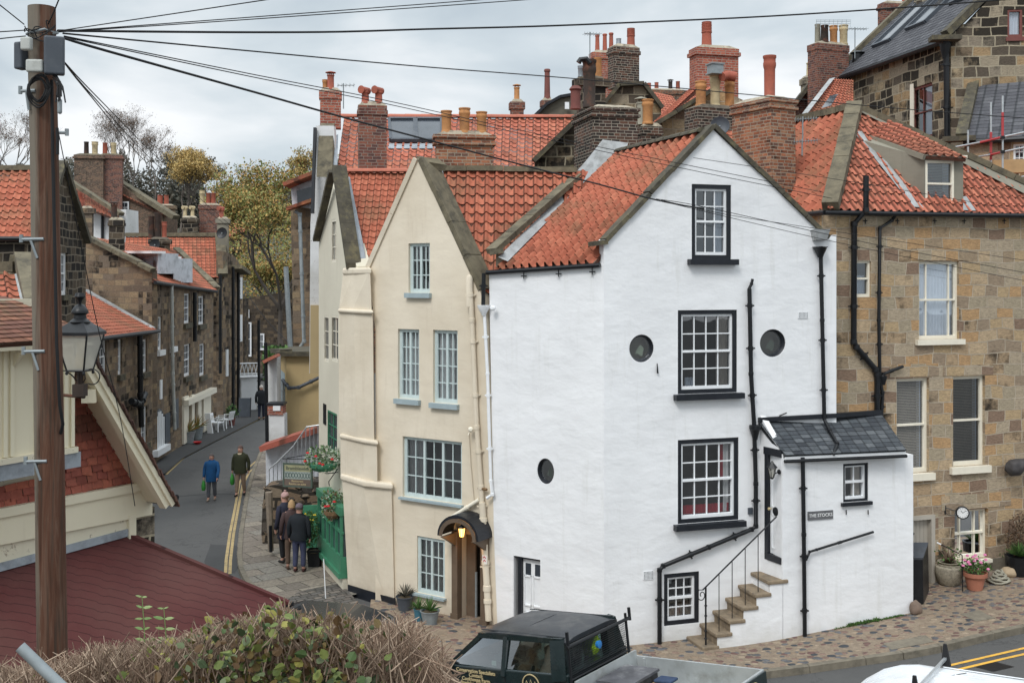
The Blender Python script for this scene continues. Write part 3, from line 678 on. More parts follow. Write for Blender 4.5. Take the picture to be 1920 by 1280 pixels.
def pipe(par, pts, r, mat='black_iron', name='drainpipe', brackets=True, n=10, collars=()):
    m = MB(); m.tube(pts, r, n)
    for a, b in zip(pts[:-1], pts[1:]):
        a, b = V(a), V(b); L = (b-a).length; k = int(L/1.7)
        for i in range(k+1):
            if L < .5: break
            p = a+(b-a)*((i+.4)/(k+1)); d = (b-a).normalized(); m.tube([p-d*.04, p+d*.04], r*1.25, n)
            if brackets: x = d.cross(V((0, -1, 0))).normalized(); m.bar(p-x*r*2, p+x*r*2, .03, .03)
    for p in pts[1:-1]: m.lathe(V(p)-V((0, 0, r*1.1)), [(r*.6, 0), (r*1.18, r*.3), (r*1.22, r*1.1), (r*1.18, r*1.9), (r*.6, r*2.2)], n)
    return m.build(name, M[mat] if isinstance(mat, str) else mat, par, smooth=True)
def aerial(par_label, base, h, L=.9, yaw=.5, n=9, wallm=None):
    t = thing('tv_aerial', base, par_label, 'aerial', 'television aerials on the chimneys'); b = V(base); m = MB()
    m.tube([b, b+V((0, 0, h))], .018, 6); m.build('mast', M['galv_dull'], t)
    m = MB(); top = b+V((0, 0, h-.06)); d = V((math.cos(yaw), math.sin(yaw), .08)); e = V((-math.sin(yaw), math.cos(yaw), 0))
    m.tube([top-d*L*.35, top+d*L*.65], .012, 5)
    for i in range(n):
        p = top-d*L*.33+d*(L*.96*i/(n-1)); m.tube([p-e*.13, p+e*.13], .006, 4); m.tube([p-V((0, 0, .06)), p+V((0, 0, .06))], .006, 4)
    m.frame_box(top-d*L*.36, e, d, V((0, 0, 1)), (-.16, -.01, -.16), (.16, .01, .16)) if False else None
    m.build('antenna', M['galv_dull'], t); return t
def leaves(mb, rr, c, spread, n, size, asp=1.6, uvn=None, up=0):
    for i in range(n):
        while True:
            q = V((rr.uniform(-1, 1), rr.uniform(-1, 1), rr.uniform(-1, 1)))
            if q.length < 1: break
        p = V(c)+V((q.x*spread[0], q.y*spread[1], q.z*spread[2])); leaf(mb, rr, p, size*rr.uniform(.6, 1.35), asp, up)
def leaf(mb, rr, p, s, asp=1.6, up=0, d=None):
    if d is None: d = V((rr.gauss(0, 1), rr.gauss(0, 1), rr.gauss(up, 1))).normalized()
    x = d.cross(V((rr.gauss(0, 1), rr.gauss(0, 1), rr.gauss(0, 1)))).normalized(); n = d.cross(x)
    a = p; b = p+d*s*.5+x*s*.5/asp+n*s*.06; c = p+d*s; e = p+d*s*.5-x*s*.5/asp+n*s*.06
    mb.add([a, b, c, e], [(0, 1, 2, 3)]); mb.lu.append(rr.randint(0, 9999))
def leaf_build(mb, name, mat, par):
    uv = []
    k = 0; 
    per = {}
    for i, u in enumerate(mb.lu): uv += [(u+.5, (u*7) % 97+.5)]*4
    while len(uv) < len(mb.v): uv.append((.5, .5))
    return mb.build(name, mat, par, uv=uv)
def LB():
    m = MB(); m.lu = []; return m
def text_mesh(txt, size, name, mat, par, o, ux, uy, depth=.004, align='CENTER', bold=0.0):
    cu = bpy.data.curves.new(name, 'FONT'); cu.body = txt; cu.size = size; cu.extrude = depth; cu.align_x = align; cu.align_y = 'CENTER'; cu.resolution_u = 3; cu.offset = bold
    ob = bpy.data.objects.new(name, cu); COL.objects.link(ob); dg = bpy.context.evaluated_depsgraph_get(); me = bpy.data.meshes.new_from_object(ob.evaluated_get(dg))
    bpy.data.objects.remove(ob); ux = V(ux).normalized(); uy = V(uy).normalized(); uz = ux.cross(uy); base = V(par['_b']) if par else V((0, 0, 0))
    for v in me.vertices: v.co = V(o)+ux*v.co.x+uy*v.co.y+uz*v.co.z-base
    me.materials.clear(); me.materials.append(mat); r = bpy.data.objects.new(name, me); COL.objects.link(r); r.parent = par; r['_b'] = tuple(base); return r
# ================================================================== WHITE HOUSE with porch
DW = V((math.cos(math.radians(17)), math.sin(math.radians(17)), 0))      # direction of the white front
BK = V((-DW.y, DW.x, 0))                                                # away from the street
CW = G(1132, 1225); CW.z = 0
WL = Wall((-.30, 22.32), (CW.x, CW.y)); WF = Wall((CW.x, CW.y), tuple((CW+DW*4.9)[:2]))
wh = thing('white_house', CW, 'white rendered gabled house with black window frames and portholes, orange tiled roof', 'house')
def circ(w, px, py, rx, ry, k=1.0, n=28):
    s, z = w.hit(px, py); rs = abs(w.hit(px+rx, py)[0]-s)*k; rz = abs(w.hit(px, py+ry)[1]-z)*k
    return [(s+rs*math.cos(2*math.pi*i/n), z+rz*math.sin(2*math.pi*i/n)) for i in range(n)], (s, z, rs, rz)
wins = [(WF.rect(1297, 346, 1371, 486), 3, 4), (WF.rect(1271, 581, 1382, 737), 4, 4), (WF.rect(1271, 822, 1385, 978), 4, 4), (WF.rect(1245, 1073, 1311, 1170), 3, 4)]
p1, q1 = circ(WF, 1203, 653, 23, 26); p2, q2 = circ(WF, 1449, 643, 24, 26); p3, q3 = circ(WL, 1023, 883, 16, 24)
gd = WL.rect(963, 1045, 1013, 1180)
m = MB(); sR = WF.hit(1546, 700)[0]
outF = [(0, -.3), (sR, -.3), (sR, WF.hit(1546, 440)[1]), WF.hit(1337, 243), (0, WF.hit(1132, 452)[1])]
wall_mesh(m, WF, outF, [r for r, _, _ in wins]+[p1, p2])
sL = WL.hit(917, 700)[0]; sC = WL.L
outL = [(WL.hit(934, 1185)[0], -.3), (sC, -.3), (sC, WL.hit(1131, 494)[1]), WL.hit(917, 510), WL.hit(926, 1000)]
wall_mesh(m, WL, outL, [gd, p3])
RW = Wall(tuple((CW+DW*sR)[:2]), tuple((CW+DW*sR+BK*5)[:2])); zr = outF[2][1]
m.wbox(RW, .02, -.3, 5, zr, -.3, 0)
m.build('wall', M['white'], wh)
cur = {0: [('curtain_blue', .70, 1.0, 0, 1)], 1: [('curtain_tan', .76, 1.0, 0, 1), ('curtain_blue', .1, .3, 0, .12)], 2: [('curtain_red', 0, 1.0, 0, .13), ('curtain_red', .8, .88, .5, 1), ('curtain', .88, 1, 0, 1)], 3: [('curtain_tan', 0, 1, 0, .22), ('curtain_red', .4, .58, .03, .2)]}
for i, (r, nx, ny) in enumerate(wins):
    window(WF, wh, r, 'paint_white', nx, ny, depth=.09, fw=.045, sur=('black', .085), sill=None if i == 3 else ('black', .115, .15, .10), curtain=cur[i], room='room')
M['porthole_glass'] = glass_mat('porthole_glass', (.85, .88, .86), .22)
def porthole(w, q, par, lab=None):
    s, z, rs, rz = q; m = MB(); n = 28; vs = []; fs = []
    for (k, off) in ((1.0, -.02), (1.0, -.16), (.80, -.16), (.80, -.12), (.86, -.06), (1.0, -.02)):
        for i in range(n): th = 2*math.pi*i/n; vs.append(w.pt(s+rs*k*math.cos(th)*.999, z+rz*k*math.sin(th)*.999, off))
    for j in range(5):
        for i in range(n): fs.append((j*n+i, j*n+(i+1) % n, (j+1)*n+(i+1) % n, (j+1)*n+i))
    m.add(vs, fs); f = m.build('porthole', M['black'], par, smooth=True)
    g = MB(); g.poly([w.pt(s+rs*.82*math.cos(2*math.pi*i/n), z+rz*.82*math.sin(2*math.pi*i/n), -.10) for i in range(n)]); g.build('pane', M['porthole_glass'], f)
    g = MB(); g.poly([w.pt(s+rs*(.1+.7*math.cos(2*math.pi*i/9)*(.4+.2*(i % 2))), z-rz*.25+rz*.55*math.sin(2*math.pi*i/9)*(.4+.25*(i % 3)), -.15) for i in range(9)]); g.build('ornament', M['leaf_silver'], f)
    g = MB(); 
    B = [w.pt(s+rs*math.cos(2*math.pi*i/n), z+rz*math.sin(2*math.pi*i/n), -.165) for i in range(n)]; T = [p-w.n*.3 for p in B]
    g.add(B+T, [(i, (i+1) % n, n+(i+1) % n, n+i) for i in range(n)]+[tuple(range(n, 2*n))]); g.build('room_recess', M['pot_cement'], f); return f
porthole(WF, q1, wh); porthole(WF, q2, wh); porthole(WL, q3, wh)
# garage door on the left wall
d = MB(); s0, z0, s1, z1 = gd; d.wbox(WL, s0+.17, -.05, s1, z1-.03, -.16, -.11)
for (a, b, c, e) in ((.30, .44, .30, .52), (.62, .76, .30, .52)): pass
dw = s1-s0-.17; a0 = s0+.17
for (x0, x1, y0, y1) in ((.08, .42, .62, 1.25), (.52, .92, .62, 1.25), (.08, .42, .05, .5), (.52, .92, .05, .5)):
    for q in ((x0, y0, x1, y0+.03), (x0, y1-.03, x1, y1), (x0, y0, x0+.04, y1), (x1-.04, y0, x1, y1)): d.wbox(WL, a0+dw*q[0], q[1], a0+dw*q[2], q[3], -.11, -.085)
gdo = d.build('door', M['paint_white'], wh)
d = MB(); d.wbox(WL, s0+.08, -.05, s0+.165, z1-.03, -.17, -.04); d.wbox(WL, s0, z1-.04, s1, z1-.001, -.17, -.03); d.build('door_frame', M['black'], gdo)
d = MB()
for x0, x1 in ((.12, .40), (.60, .90)): d.wbox(WL, a0+dw*x0, z1-.38, a0+dw*x1, z1-.14, -.12, -.105)
d.build('glazing', M['glass_far'], gdo)
# roof
apx = WF.w(1337, 236, -.12); TLp = P(1158, 287, 26.45)
BL = P(934, 503, 22.25); BR = P(1113, 492, 21.08)
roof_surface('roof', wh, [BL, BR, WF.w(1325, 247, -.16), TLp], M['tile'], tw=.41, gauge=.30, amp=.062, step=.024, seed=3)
rr0 = WF.w(1540, 445, -.1); bk = BK*4.8
roof_surface('roof', wh, [rr0+BK*.15+DW*.1, rr0+bk+DW*.1, apx+bk-V((0, 0, .05)), apx+BK*.15-V((0, 0, .05))], M['tile_old'], seed=4, lo=True)
m = MB(); ridge_tiles(m, WF.w(1325, 247, -.2)+V((0, 0, .02)), TLp+V((0, 0, .02)), .12, .45); m.build('ridge', M['coping_dark'], wh)
m = MB(); coping(m, WF.w(1112, 458, -.10), WF.w(1139, 454, -.10), .34, .09, seg=.5); coping(m, WF.w(1137, 452, -.10), WF.w(1338, 236, -.10), .34, .09); coping(m, WF.w(1336, 236, -.10), WF.w(1552, 447, -.10), .34, .09); m.build('coping', M['coping_dark'], wh)
k0, k1 = P(922, 472, 22.3), P(1090, 325, 25.3)
m = MB(); coping(m, k0, k1, .26, .12, seg=.8); m.bar(P(918, 474, 22.35), P(944, 470, 22.35), .35, .10); m.build('coping', M['coping'], wh)
m = MB(); m.prism([P(930, 476, 22.5), P(952, 478, 22.5), P(948, 500, 22.5), P(930, 500, 22.5)], (0, .3, 0)); m.build('kneeler', M['mortar'], wh)
m = MB(); m.add([P(934, 482, 22.2), P(952, 490, 22.2), P(1092, 348, 25.1), P(1074, 346, 25.1)], [(0, 1, 2, 3)]); m.build('flashing', M['lead_white'], wh)
# roughcast patch where the stack meets the slope
m = MB(); m.add([P(1072, 332, 26.6), P(1098, 345, 26.2), P(1118, 322, 26.2), P(1172, 286, 26.3), P(1178, 268, 26.6), P(1130, 262, 26.6), P(1100, 300, 26.6)], [(0, 1, 2, 6), (2, 3, 4, 5), (2, 5, 6)]); m.build('flashing', M['lead_white'], wh)
chimney(wh, 1112, 1070, 1198, 200, 335, 26.9, 'brick_soot', 14, [(1105, 113, 26, 'roll', 'pot_soot', .35)], caps=3, flm='mortar', flare=.06)
m = MB(); cc = P(1103, 118, 27.3); m.tube([cc+V((-.25, 0, 0)), cc+V((-.2, 0, .08)), cc+V((-.05, 0, .1)), cc+V((.05, 0, -.02))], .07, 8); m.build('cowl', M['black_iron'], wh)
m = MB()     # a body of dark masonry under the far gable
m.prism([P(940, 560, 23.3), P(1090, 560, 27.5), P(1090, 335, 27.5), P(940, 480, 23.3)], (.25, .25, 0)); m.build('gable', M['stone_dark'], wh)
# gutter with wall ties
g0, g1 = WL.w(916, 511, .07), WL.w(1128, 497, .07); m = MB(); m.tube([g0, g1], .05, 8); m.build('gutter', M['black_iron'], wh, smooth=True)
for px in (985, 1050, 1113):
    yy = 508-(px-916)*.066; m = MB(); a = WL.w(px, yy+4, .06); m.tube([a, a-V((0, 0, .17))], .012, 5); m.tube([a-V((.06, 0, .11)), a+V((.06, 0, -.11))], .012, 5); m.build('wall_tie', M['black_iron'], wh)
for (w, px, py) in ((WF, 1231, 690),): m = MB(); a = w.w(px, py, .03); m.tube([a+V((0, 0, .10)), a+V((.01, 0, -.10))], [.008, .02], 5); m.build('wall_tie', M['black_iron'], wh)
for (w, x0, y0, x1, y1) in ((WF, 1206, 1070, 1224, 1086), (WF, 1496, 585, 1514, 597)):
    s0, z0, s1, z1 = w.rect(x0, y0, x1, y1); m = MB(); m.wbox(w, s0, z0, s1, z1, 0.002, .015); o = m.build('air_vent', M['paint_white'], wh); m = MB()
    for i in range(7):
        for j in range(6): a = s0+(s1-s0)*(i+.6)/7.3; b = z0+(z1-z0)*(j+.6)/6.3; m.wbox(w, a, b, a+(s1-s0)*.06, b+(z1-z0)*.09, .01, .017)
    m.build('slots', M['black_iron'], o)
# soil and rain pipes
W_ = lambda x, y, o=.09: WF.w(x, y, o)
pipe(wh, [W_(1407, 523), W_(1405, 532), W_(1400, 542)], .03)
pipe(wh, [W_(1401, 541), W_(1404, 700), W_(1410, 800), W_(1413, 905), W_(1413, 984), W_(1405, 990), W_(1325, 1023), W_(1240, 1058), W_(1233, 1066), W_(1233, 1205)], .045)
m = MB(); a = W_(1411, 812, .10); m.lathe(a-V((0, 0, .12)), [(.05, 0), (.06, .05), (.10, .2), (.12, .22), (.12, .30)], 10); m.build('hopper', M['black_iron'], wh, smooth=True)
pipe(wh, [W_(1534, 462), W_(1537, 600), W_(1541, 786)], .042)
m = MB(); a = W_(1533, 470, .10); m.lathe(a-V((0, 0, .10)), [(.05, -.05), (.07, .0), (.14, .16), (.17, .18)], 10); m.build('hopper', M['black_iron'], wh, smooth=True)
m = MB(); m.hexa([W_(1523, 450, .15), W_(1543, 450, .15), W_(1543, 452, -.05), W_(1523, 452, -.05)][::-1], [W_(1519, 430, .2), W_(1547, 430, .2), W_(1547, 432, -.05), W_(1519, 432, -.05)][::-1]); m.build('lead_apron', M['lead_white'], wh)
pipe(wh, [WL.w(912, 585, .08), WL.w(918, 700, .08), WL.w(924, 900, .08), WL.w(927, 925, .08), WL.w(918, 932, .1)], .035, 'paint_white')
m = MB(); a = WL.w(912, 578, .1); m.lathe(a-V((0, 0, .1)), [(.04, -.05), (.06, .0), (.13, .12), (.14, .17)], 10); m.build('hopper', M['paint_white'], wh, smooth=True)
pipe(wh, [WL.w(912, 512, .1), WL.w(911, 572, .1)], .045)
m = MB(); a = WL.w(931, 577, .12); m.lathe(a, [(.0, -.01), (.055, 0), (.06, .06), (.03, .09)], 12, ax=(-.3, -1, 0)); m.build('outside_lamp', M['paint_white'], wh, smooth=True)
# key safe by the door
m = MB(); m.wbox(WF, *WF.rect(1402, 951, 1410, 963), .0, .04); m.build('key_safe', M['grey_plastic'], wh)
m = MB(); m.wbox(WF, *[WF.rect(1252, 1088, 1264, 1097)[i] for i in range(4)], -.13, -.125); m.build('window_sticker', M['pale_plastic'], wh)
# ---- porch and steps
p0 = P(1337, 1206, 20.95); p0.z = 0; off = .72
WP = Wall(tuple(p0[:2]), tuple((p0+DW*5)[:2]))          # flank of the steps and porch front
sB = WP.hit(1467, 900)[0]; sE = WP.hit(1697, 900)[0]
pA = WP.pt(sB, 0); pB = WP.pt(sE, 0); pC = pB
zE = WP.hit(1500, 851)[1]; zE2 = zE; m = MB()
sw = WP.rect(1581, 868, 1628, 940); 
# front: step flank included, stepped top edge
steps = [(1283, 1337, 1184, 1206), (1310, 1365, 1160, 1182), (1332, 1390, 1137, 1159), (1353, 1413, 1114, 1136), (1376, 1440, 1089, 1112), (1403, 1467, 1064, 1088)]
tops = [WP.hit(b, y)[1] for (_, b, _, y) in steps]
ss = [WP.hit(b, y)[0] for (_, b, _, y) in steps]
zt = [ .17+.235*i for i in range(6)]; st0 = WP.hit(1345, 1206)[0]; run = (WP.hit(1467, 1090)[0]-WP.hit(1345, 1206)[0])/5.0
out = [(st0-.28, -.3), (sB+.02, -.3), (sB+.02, zt[5]-.07)]
for i in range(5, 0, -1): out += [(st0+run*(i-1), zt[i]-.07), (st0+run*(i-1), zt[i-1]-.07)]
out += [(st0-.28, zt[0]-.07)]
wall_mesh(m, WP, out, [], thick=.72)
m.wbox(WP, sB-.3, -.3, sB+.4, 1.3, -.75, -.02)
wall_mesh(m, WP, [(sB, -.3), (sE, -.3), (sE, zE), (sB, zE)], [sw] if sw[2] < sE else [])
swp = sw
# porch side with door
dk = WF.w(1425, 900, .0); dk.z = 0; WD = Wall(tuple(dk[:2]), tuple(pA[:2])); zD = WD.hit(1445, 835)[1]
dr = WD.rect(1434, 852, 1464, 1052)
wall_mesh(m, WD, [(0, 1.2), (WD.L, 1.2), (WD.L, zE), (0, zE+.72)], [dr], depth=.12, thick=.14)
pD = WF.w(1546, 900, 0); pD.z = 0
WR2 = Wall(tuple(pC[:2]), tuple((pC+BK*1.2)[:2])); m.wbox(WR2, 0, -.3, 1.2, zE2-.14, -.2, 0)
m.build('porch_wall', M['white'], wh)
window(WP, wh, sw, 'paint_white', 2, 2, depth=.09, fw=.035, sur=('black', .05), sill=('black', .07, .07, .06), curtain=[('curtain_tan', .5, 1, 0, 1)], room='room_grey')
# door in the porch side
s0, z0, s1, z1 = dr; d = MB(); d.wbox(WD, s0+.1, z0+.14, s1, z1-.02, -.11, -.06)
W1 = s1-s0-.1
for (x0, x1, y0, y1) in ((.12, .45, .08, .78), (.57, .9, .08, .78), (.12, .45, .92, 1.62), (.57, .9, .92, 1.62)):
    for q in ((x0, y0, x1, y0+.03), (x0, y1-.03, x1, y1), (x0, y0, x0+.04, y1), (x1-.04, y0, x1, y1)): d.wbox(WD, s0+.1+W1*q[0], z0+.16+q[1], s0+.1+W1*q[2], z0+.16+q[3], -.06, -.045)
do = d.build('door', M['paint_white'], wh)
d = MB(); d.wbox(WD, s0, z0, s0+.095, z1, -.11, .01); d.wbox(WD, s0+.096, z0, s1+.02, z0+.13, -.11, .02); d.wbox(WD, s0-.02, z1-.02, s1+.03, z1+.13, -.08, .02); d.build('door_frame', M['black'], do)
d = MB(); d.lathe(WD.pt(s0+.1+W1*.5, z0+1.02, -.05), [(.0, 0), (.085, .0), (.09, .02), (.06, .03), (.0, .03)], 14, ax=WD.n); d.build('door_plaque', M['black_iron'], do, smooth=True)
d = MB(); d.lathe(WD.pt(s0+.14, z0+1.05, -.05), [(.012, 0), (.012, .04), (.03, .05), (.03, .07), (.0, .08)], 10, ax=WD.n); d.build('door_knob', M['gold'], do, smooth=True)
# wall lantern by the door
ln = thing('wall_lantern', WD.w(1462, 884, .02), 'small black wall lantern beside the raised porch door', 'lantern')
b = V(ln['_b']); m = MB(); q = b+WD.n*.18+V((0, 0, .0)); m.tube([b, b+WD.n*.1-V((0, 0, .02)), q-V((0, 0, .12))], .012, 6); m.lathe(b-WD.n*.01, [(.05, 0), (.05, .02), (.02, .04)], 10, ax=WD.n)
m.lathe(q+V((0, 0, .10)), [(.11, 0), (.10, .02), (.04, .09), (.015, .13), (.0, .15)], 6)
for k in range(6): th = k*math.pi/3; c = V((math.cos(th), math.sin(th), 0)); m.tube([q+c*.085+V((0, 0, .1)), q+c*.04-V((0, 0, .1))], .007, 4)
m.lathe(q-V((0, 0, .14)), [(.0, 0), (.03, .02), (.045, .05)], 6); m.build('frame', M['black_iron'], ln)
m = MB(); m.lathe(q-V((0, 0, .1)), [(.036, 0), (.078, .2)], 6, open_=True); m.build('pane', M['glass_lamp'], ln)
# porch roof
e0 = WD.pt(WD.L+.12, zE-.02, .10)-DW*.02; e0 = P(1472, 853, 21.35); e2 = P(1699, 843, 21.95)
r0 = WF.w(1421, 789, .02); r1 = WF.w(1545, 782, .02); r2 = P(1652, 775, 23.3)
roof_surface('porch_roof', wh, [e0, e2, r2, r0], M['tile_slate'], tw=.26, gauge=.17, amp=.004, step=.010, kind='slate', seed=5)
m = MB(); m.bar(r0+V((0, 0, .03)), r1+V((0, 0, .03)), .12, .09); m.bar(r1+V((0, 0, .03)), r2+V((0, 0, .03)), .12, .09); m.build('lead_apron', M['black'], wh)
m = MB(); m.bar(e0-V((0, -.05, .07)), e2-V((0, -.05, .07)), .03, .12); m.build('fascia', M['paint_white'], wh)
m = MB(); m.tube([e0-V((.02, .03, .12)), e2-V((0, .03, .12))], .035, 8); m.build('gutter', M['black_iron'], wh, smooth=True)
pipe(wh, [W_(1541, 786, .1), P(1556, 812, 22.15)+V((0, 0, .05)), P(1570, 836, 21.75)+V((0, 0, .05)), P(1562, 852, 21.6)], .035, brackets=False)
WPp = lambda x, y, o=.08: WP.w(x, y, o)
pipe(wh, [WPp(1501, 856), WPp(1503, 1000), WPp(1505, 1203)], .042)
pipe(wh, [WPp(1507, 1048), WPp(1514, 1032), WPp(1527, 1028), WPp(1633, 995)], .025, brackets=False)
# steps
stp = MB()
for i in range(6):
    a = WP.pt(st0+run*(i-1)-.02, 0, .03); L = off+.03; x1 = run+.03 if i < 5 else run+.12
    o = WP.pt(st0+run*(i-1), zt[i]-.075, .035); sk = DW*(-.0)
    stp.frame_box(o, DW, BK, V((0, 0, 1)), (-.05, 0, 0), (x1, L, .075)); 
    stp.frame_box(o-V((0, 0, .16)), DW, BK, V((0, 0, 1)), (-.005, .04, -.02), (x1-.02, L-.01, .158))
so_ = stp.build('steps', M['sandstone_step'], wh); bv = so_.modifiers.new('b', 'BEVEL'); bv.width = .018; bv.segments = 2
# handrail
hr = thing('handrail', WP.pt(st0, 0, 0), 'thin black iron handrail with a scrolled end beside the stone steps', 'railing')
m = MB(); base = [(1325, 1198, 1107), (1348, 1176, 1082), (1371, 1153, 1060), (1394, 1131, 1037), (1417, 1106, 1015)]
T = [P(1461, 970, 21.5)]
top0, top1 = WP.w(1322, 1108, -.1), WP.w(1461, 970, -.1)
for i, (px, yb, yt) in enumerate(base):
    a = WP.pt(st0+run*(i-1)+.09, zt[i], -.1); t = (a-WP.pt(0, 0, -.1)).dot(WP.u); t0 = (top0-WP.pt(0, 0, -.1)).dot(WP.u); t1 = (top1-WP.pt(0, 0, -.1)).dot(WP.u)
    z = top0.z+(top1.z-top0.z)*(t-t0)/(t1-t0); m.tube([a, V((a.x, a.y, z))], .019 if i == 0 else .009, 6)
    if i == 0:
        for h in (.1, .25, .55, .75): m.lathe(a+V((0, 0, h)), [(.015, 0), (.03, .015), (.03, .03), (.015, .045)], 8)
m.build('baluster', M['black_iron'], hr, smooth=True)
m = MB(); m.tube([top0, top1], .015, 6); sp_ = []
for k in range(26): th = .6+k*.32; rr_ = .13*(1-k/32); sp_.append(top0+DW*(-.02-rr_*math.sin(th)*.8)+V((0, 0, -.10+rr_*math.cos(th))))
m.tube([top0]+sp_, .010, 5); m.build('rail', M['black_iron'], hr, smooth=True)
# house name plaque
pl = thing('name_plaque', WP.w(1537, 965, .0), 'grey slate house name plaque lettered in white on the porch wall', 'sign'); s0, z0, s1, z1 = WP.rect(1514, 957, 1561, 973)
m = MB(); m.wbox(WP, s0, z0, s1, z1, .002, .022); m.build('board', M['slate_sign'], pl)
text_mesh('THE STOCKS', .094, 'lettering', M['letter'], pl, WP.pt((s0+s1)/2, (z0+z1)/2, .024), WP.u, V((0, 0, 1)), bold=.001)
m = MB()
for px in (1585, 1626): m = MB(); a = WP.w(px, 955, .03); m.tube([a, a-V((0, 0, .09))], .012, 5); m.build('wall_hook', M['black_iron'], wh)
m = MB(); m.tube([WF.w(1460, 779, .03), WF.w(1472, 773, .06)], .014, 6); m.build('overflow_pipe', M['black_iron'], wh)
# ================================================================== CREAM HOUSE on the corner
CF = Wall((-2.69, 23.9), (-.28, 22.33))
cr_ = thing('cream_house', (-2.69, 23.9, 0), 'cream rendered cottage with steep coped gables and pale blue windows on the corner', 'house')
cw = [(CF.rect(766, 456, 806, 549), 2, 3, 2), (CF.rect(746, 617, 786, 748), 2, 4, 2), (CF.rect(812, 619, 858, 756), 2, 4, 2), (CF.rect(755, 823, 866, 938), 2, 3, 3), (CF.rect(782, 1008, 834, 1115), 2, 3, 2)]
dc = CF.rect(862, 998, 908, 1185)
m = MB(); f = CF.hit
wall_mesh(m, CF, [(f(704, 600)[0], -.3), (f(934, 1190)[0], -.3), f(931, 1000), f(915, 600), f(900, 545), f(784, 298), f(690, 505), (f(704, 600)[0], f(700, 620)[1])], [w[0] for w in cw]+[dc], depth=.28, thick=.45)
m.build('wall', M['cream'], cr_)
for i, (r, nx, ny, mu) in enumerate(cw):
    window(CF, cr_, r, 'paint_blue', nx, ny, depth=.10 if i < 4 else .07, fw=.045, bw=.022, sash=False, mull=mu, sill=('paint_bluegrey', .11 if i < 3 else .05, .10, .05), room='room_grey',
           curtain={0: [('curtain', 0, .28, 0, 1), ('curtain', .74, 1, 0, 1)], 1: [('curtain', 0, 1, 0, .95)], 2: [('curtain', 0, .72, 0, 1)], 3: [('curtain', 0, .3, 0, 1)], 4: [('curtain', .0, 1, 0, 1)]}[i])
# corner pier built up in offsets
def pier(y0, y1, L, C, Rr):
    """L, C, R: (px, D) at y0 and y1"""
    T = [P(a[0], y0, a[1]) for a in (L[0], C[0], Rr[0])]; B = [P(a[0], y1, a[1]) for a in (L[1], C[1], Rr[1])]
    zt = T[1].z; zb = B[1].z
    for v in T: v.z = zt
    for v in B: v.z = zb
    bt = [T[2]+V((-.1, .9, 0)), T[0]+V((.5, .7, 0))]; bb = [B[2]+V((-.1, .9, 0)), B[0]+V((.5, .7, 0))]
    pm.hexa([B[0], B[1], B[2], V((bb[0].x, bb[0].y, zb)), V((bb[1].x, bb[1].y, zb))], [T[0], T[1], T[2], V((bt[0].x, bt[0].y, zt)), V((bt[1].x, bt[1].y, zt))])
pm = MB()
pier(505, 584, [(643, 25.3), (634, 25.2)], [(664, 24.7), (661, 24.6)], [(694, 24.0), (697, 24.0)])
pier(505-3, 515, [(641, 25.2), (641, 25.2)], [(664, 24.6), (664, 24.6)], [(696, 23.95), (696, 23.95)])
pier(584, 826, [(634, 25.15), (634, 25.1)], [(663, 24.5), (669, 24.4)], [(699, 24.0), (702, 24.0)])
pier(580, 588, [(632, 25.05), (632, 25.05)], [(662, 24.4), (662, 24.4)], [(700, 23.85), (700, 23.85)])
pier(826, 908, [(637, 25.0), (637, 25.0)], [(677, 24.3), (678, 24.3)], [(707, 23.9), (708, 23.9)])
pier(822, 831, [(635, 24.95), (635, 24.95)], [(677, 24.2), (677, 24.2)], [(709, 23.8), (709, 23.8)])
pier(908, 1118, [(640, 24.95), (651, 24.9)], [(681, 24.15), (719, 24.05)], [(735, 23.8), (740, 23.8)])
pier(901, 913, [(637, 24.9), (637, 24.9)], [(681, 24.05), (681, 24.05)], [(737, 23.7), (737, 23.7)])
pr = pm.build('corner_buttress', M['cream'], cr_); bv = pr.modifiers.new('b', 'BEVEL'); bv.width = .05; bv.segments = 3
pm = MB(); pier(1116, 1150, [(652, 24.86), (653, 24.86)], [(720, 24.0), (722, 24.0)], [(741, 23.75), (742, 23.75)]); pm.build('plinth', M['black'], cr_)
# street side wall
SW = Wall((-3.62, 24.9), (-5.18, 28.6)); g = SW.hit
gw = [SW.rect(608, 592, 616, 678), SW.rect(622, 592, 634, 678), SW.rect(622, 412, 630, 492), SW.rect(614, 772, 632, 850)]
m = MB()
zt = P(622, 332, 26.2).z; s_a = g(655, 600)[0]; s_m = g(624, 600)[0]; s_b = SW.L
ze = P(594, 455, 28.4).z
wall_mesh(m, SW, [(0.02, -.3), (s_b, -.3), (s_b, ze), (g(622, 400)[0], zt), (0.02, g(650, 500)[1])], gw, depth=.15)
m.build('side_wall', M['cream_side'], cr_)
for i, r in enumerate(gw):
    window(SW, cr_, r, 'paint_green' if i == 3 else 'paint_cream', 2 if i else 1, 3, depth=.04, fw=.05, sash=False, far=True)
m = MB(); s0, z0, s1, z1 = SW.rect(607, 757, 612, 795); m.wbox(SW, s0, z0, s1, z1, 0, .02); m.build('air_vent', M['black_iron'], cr_)
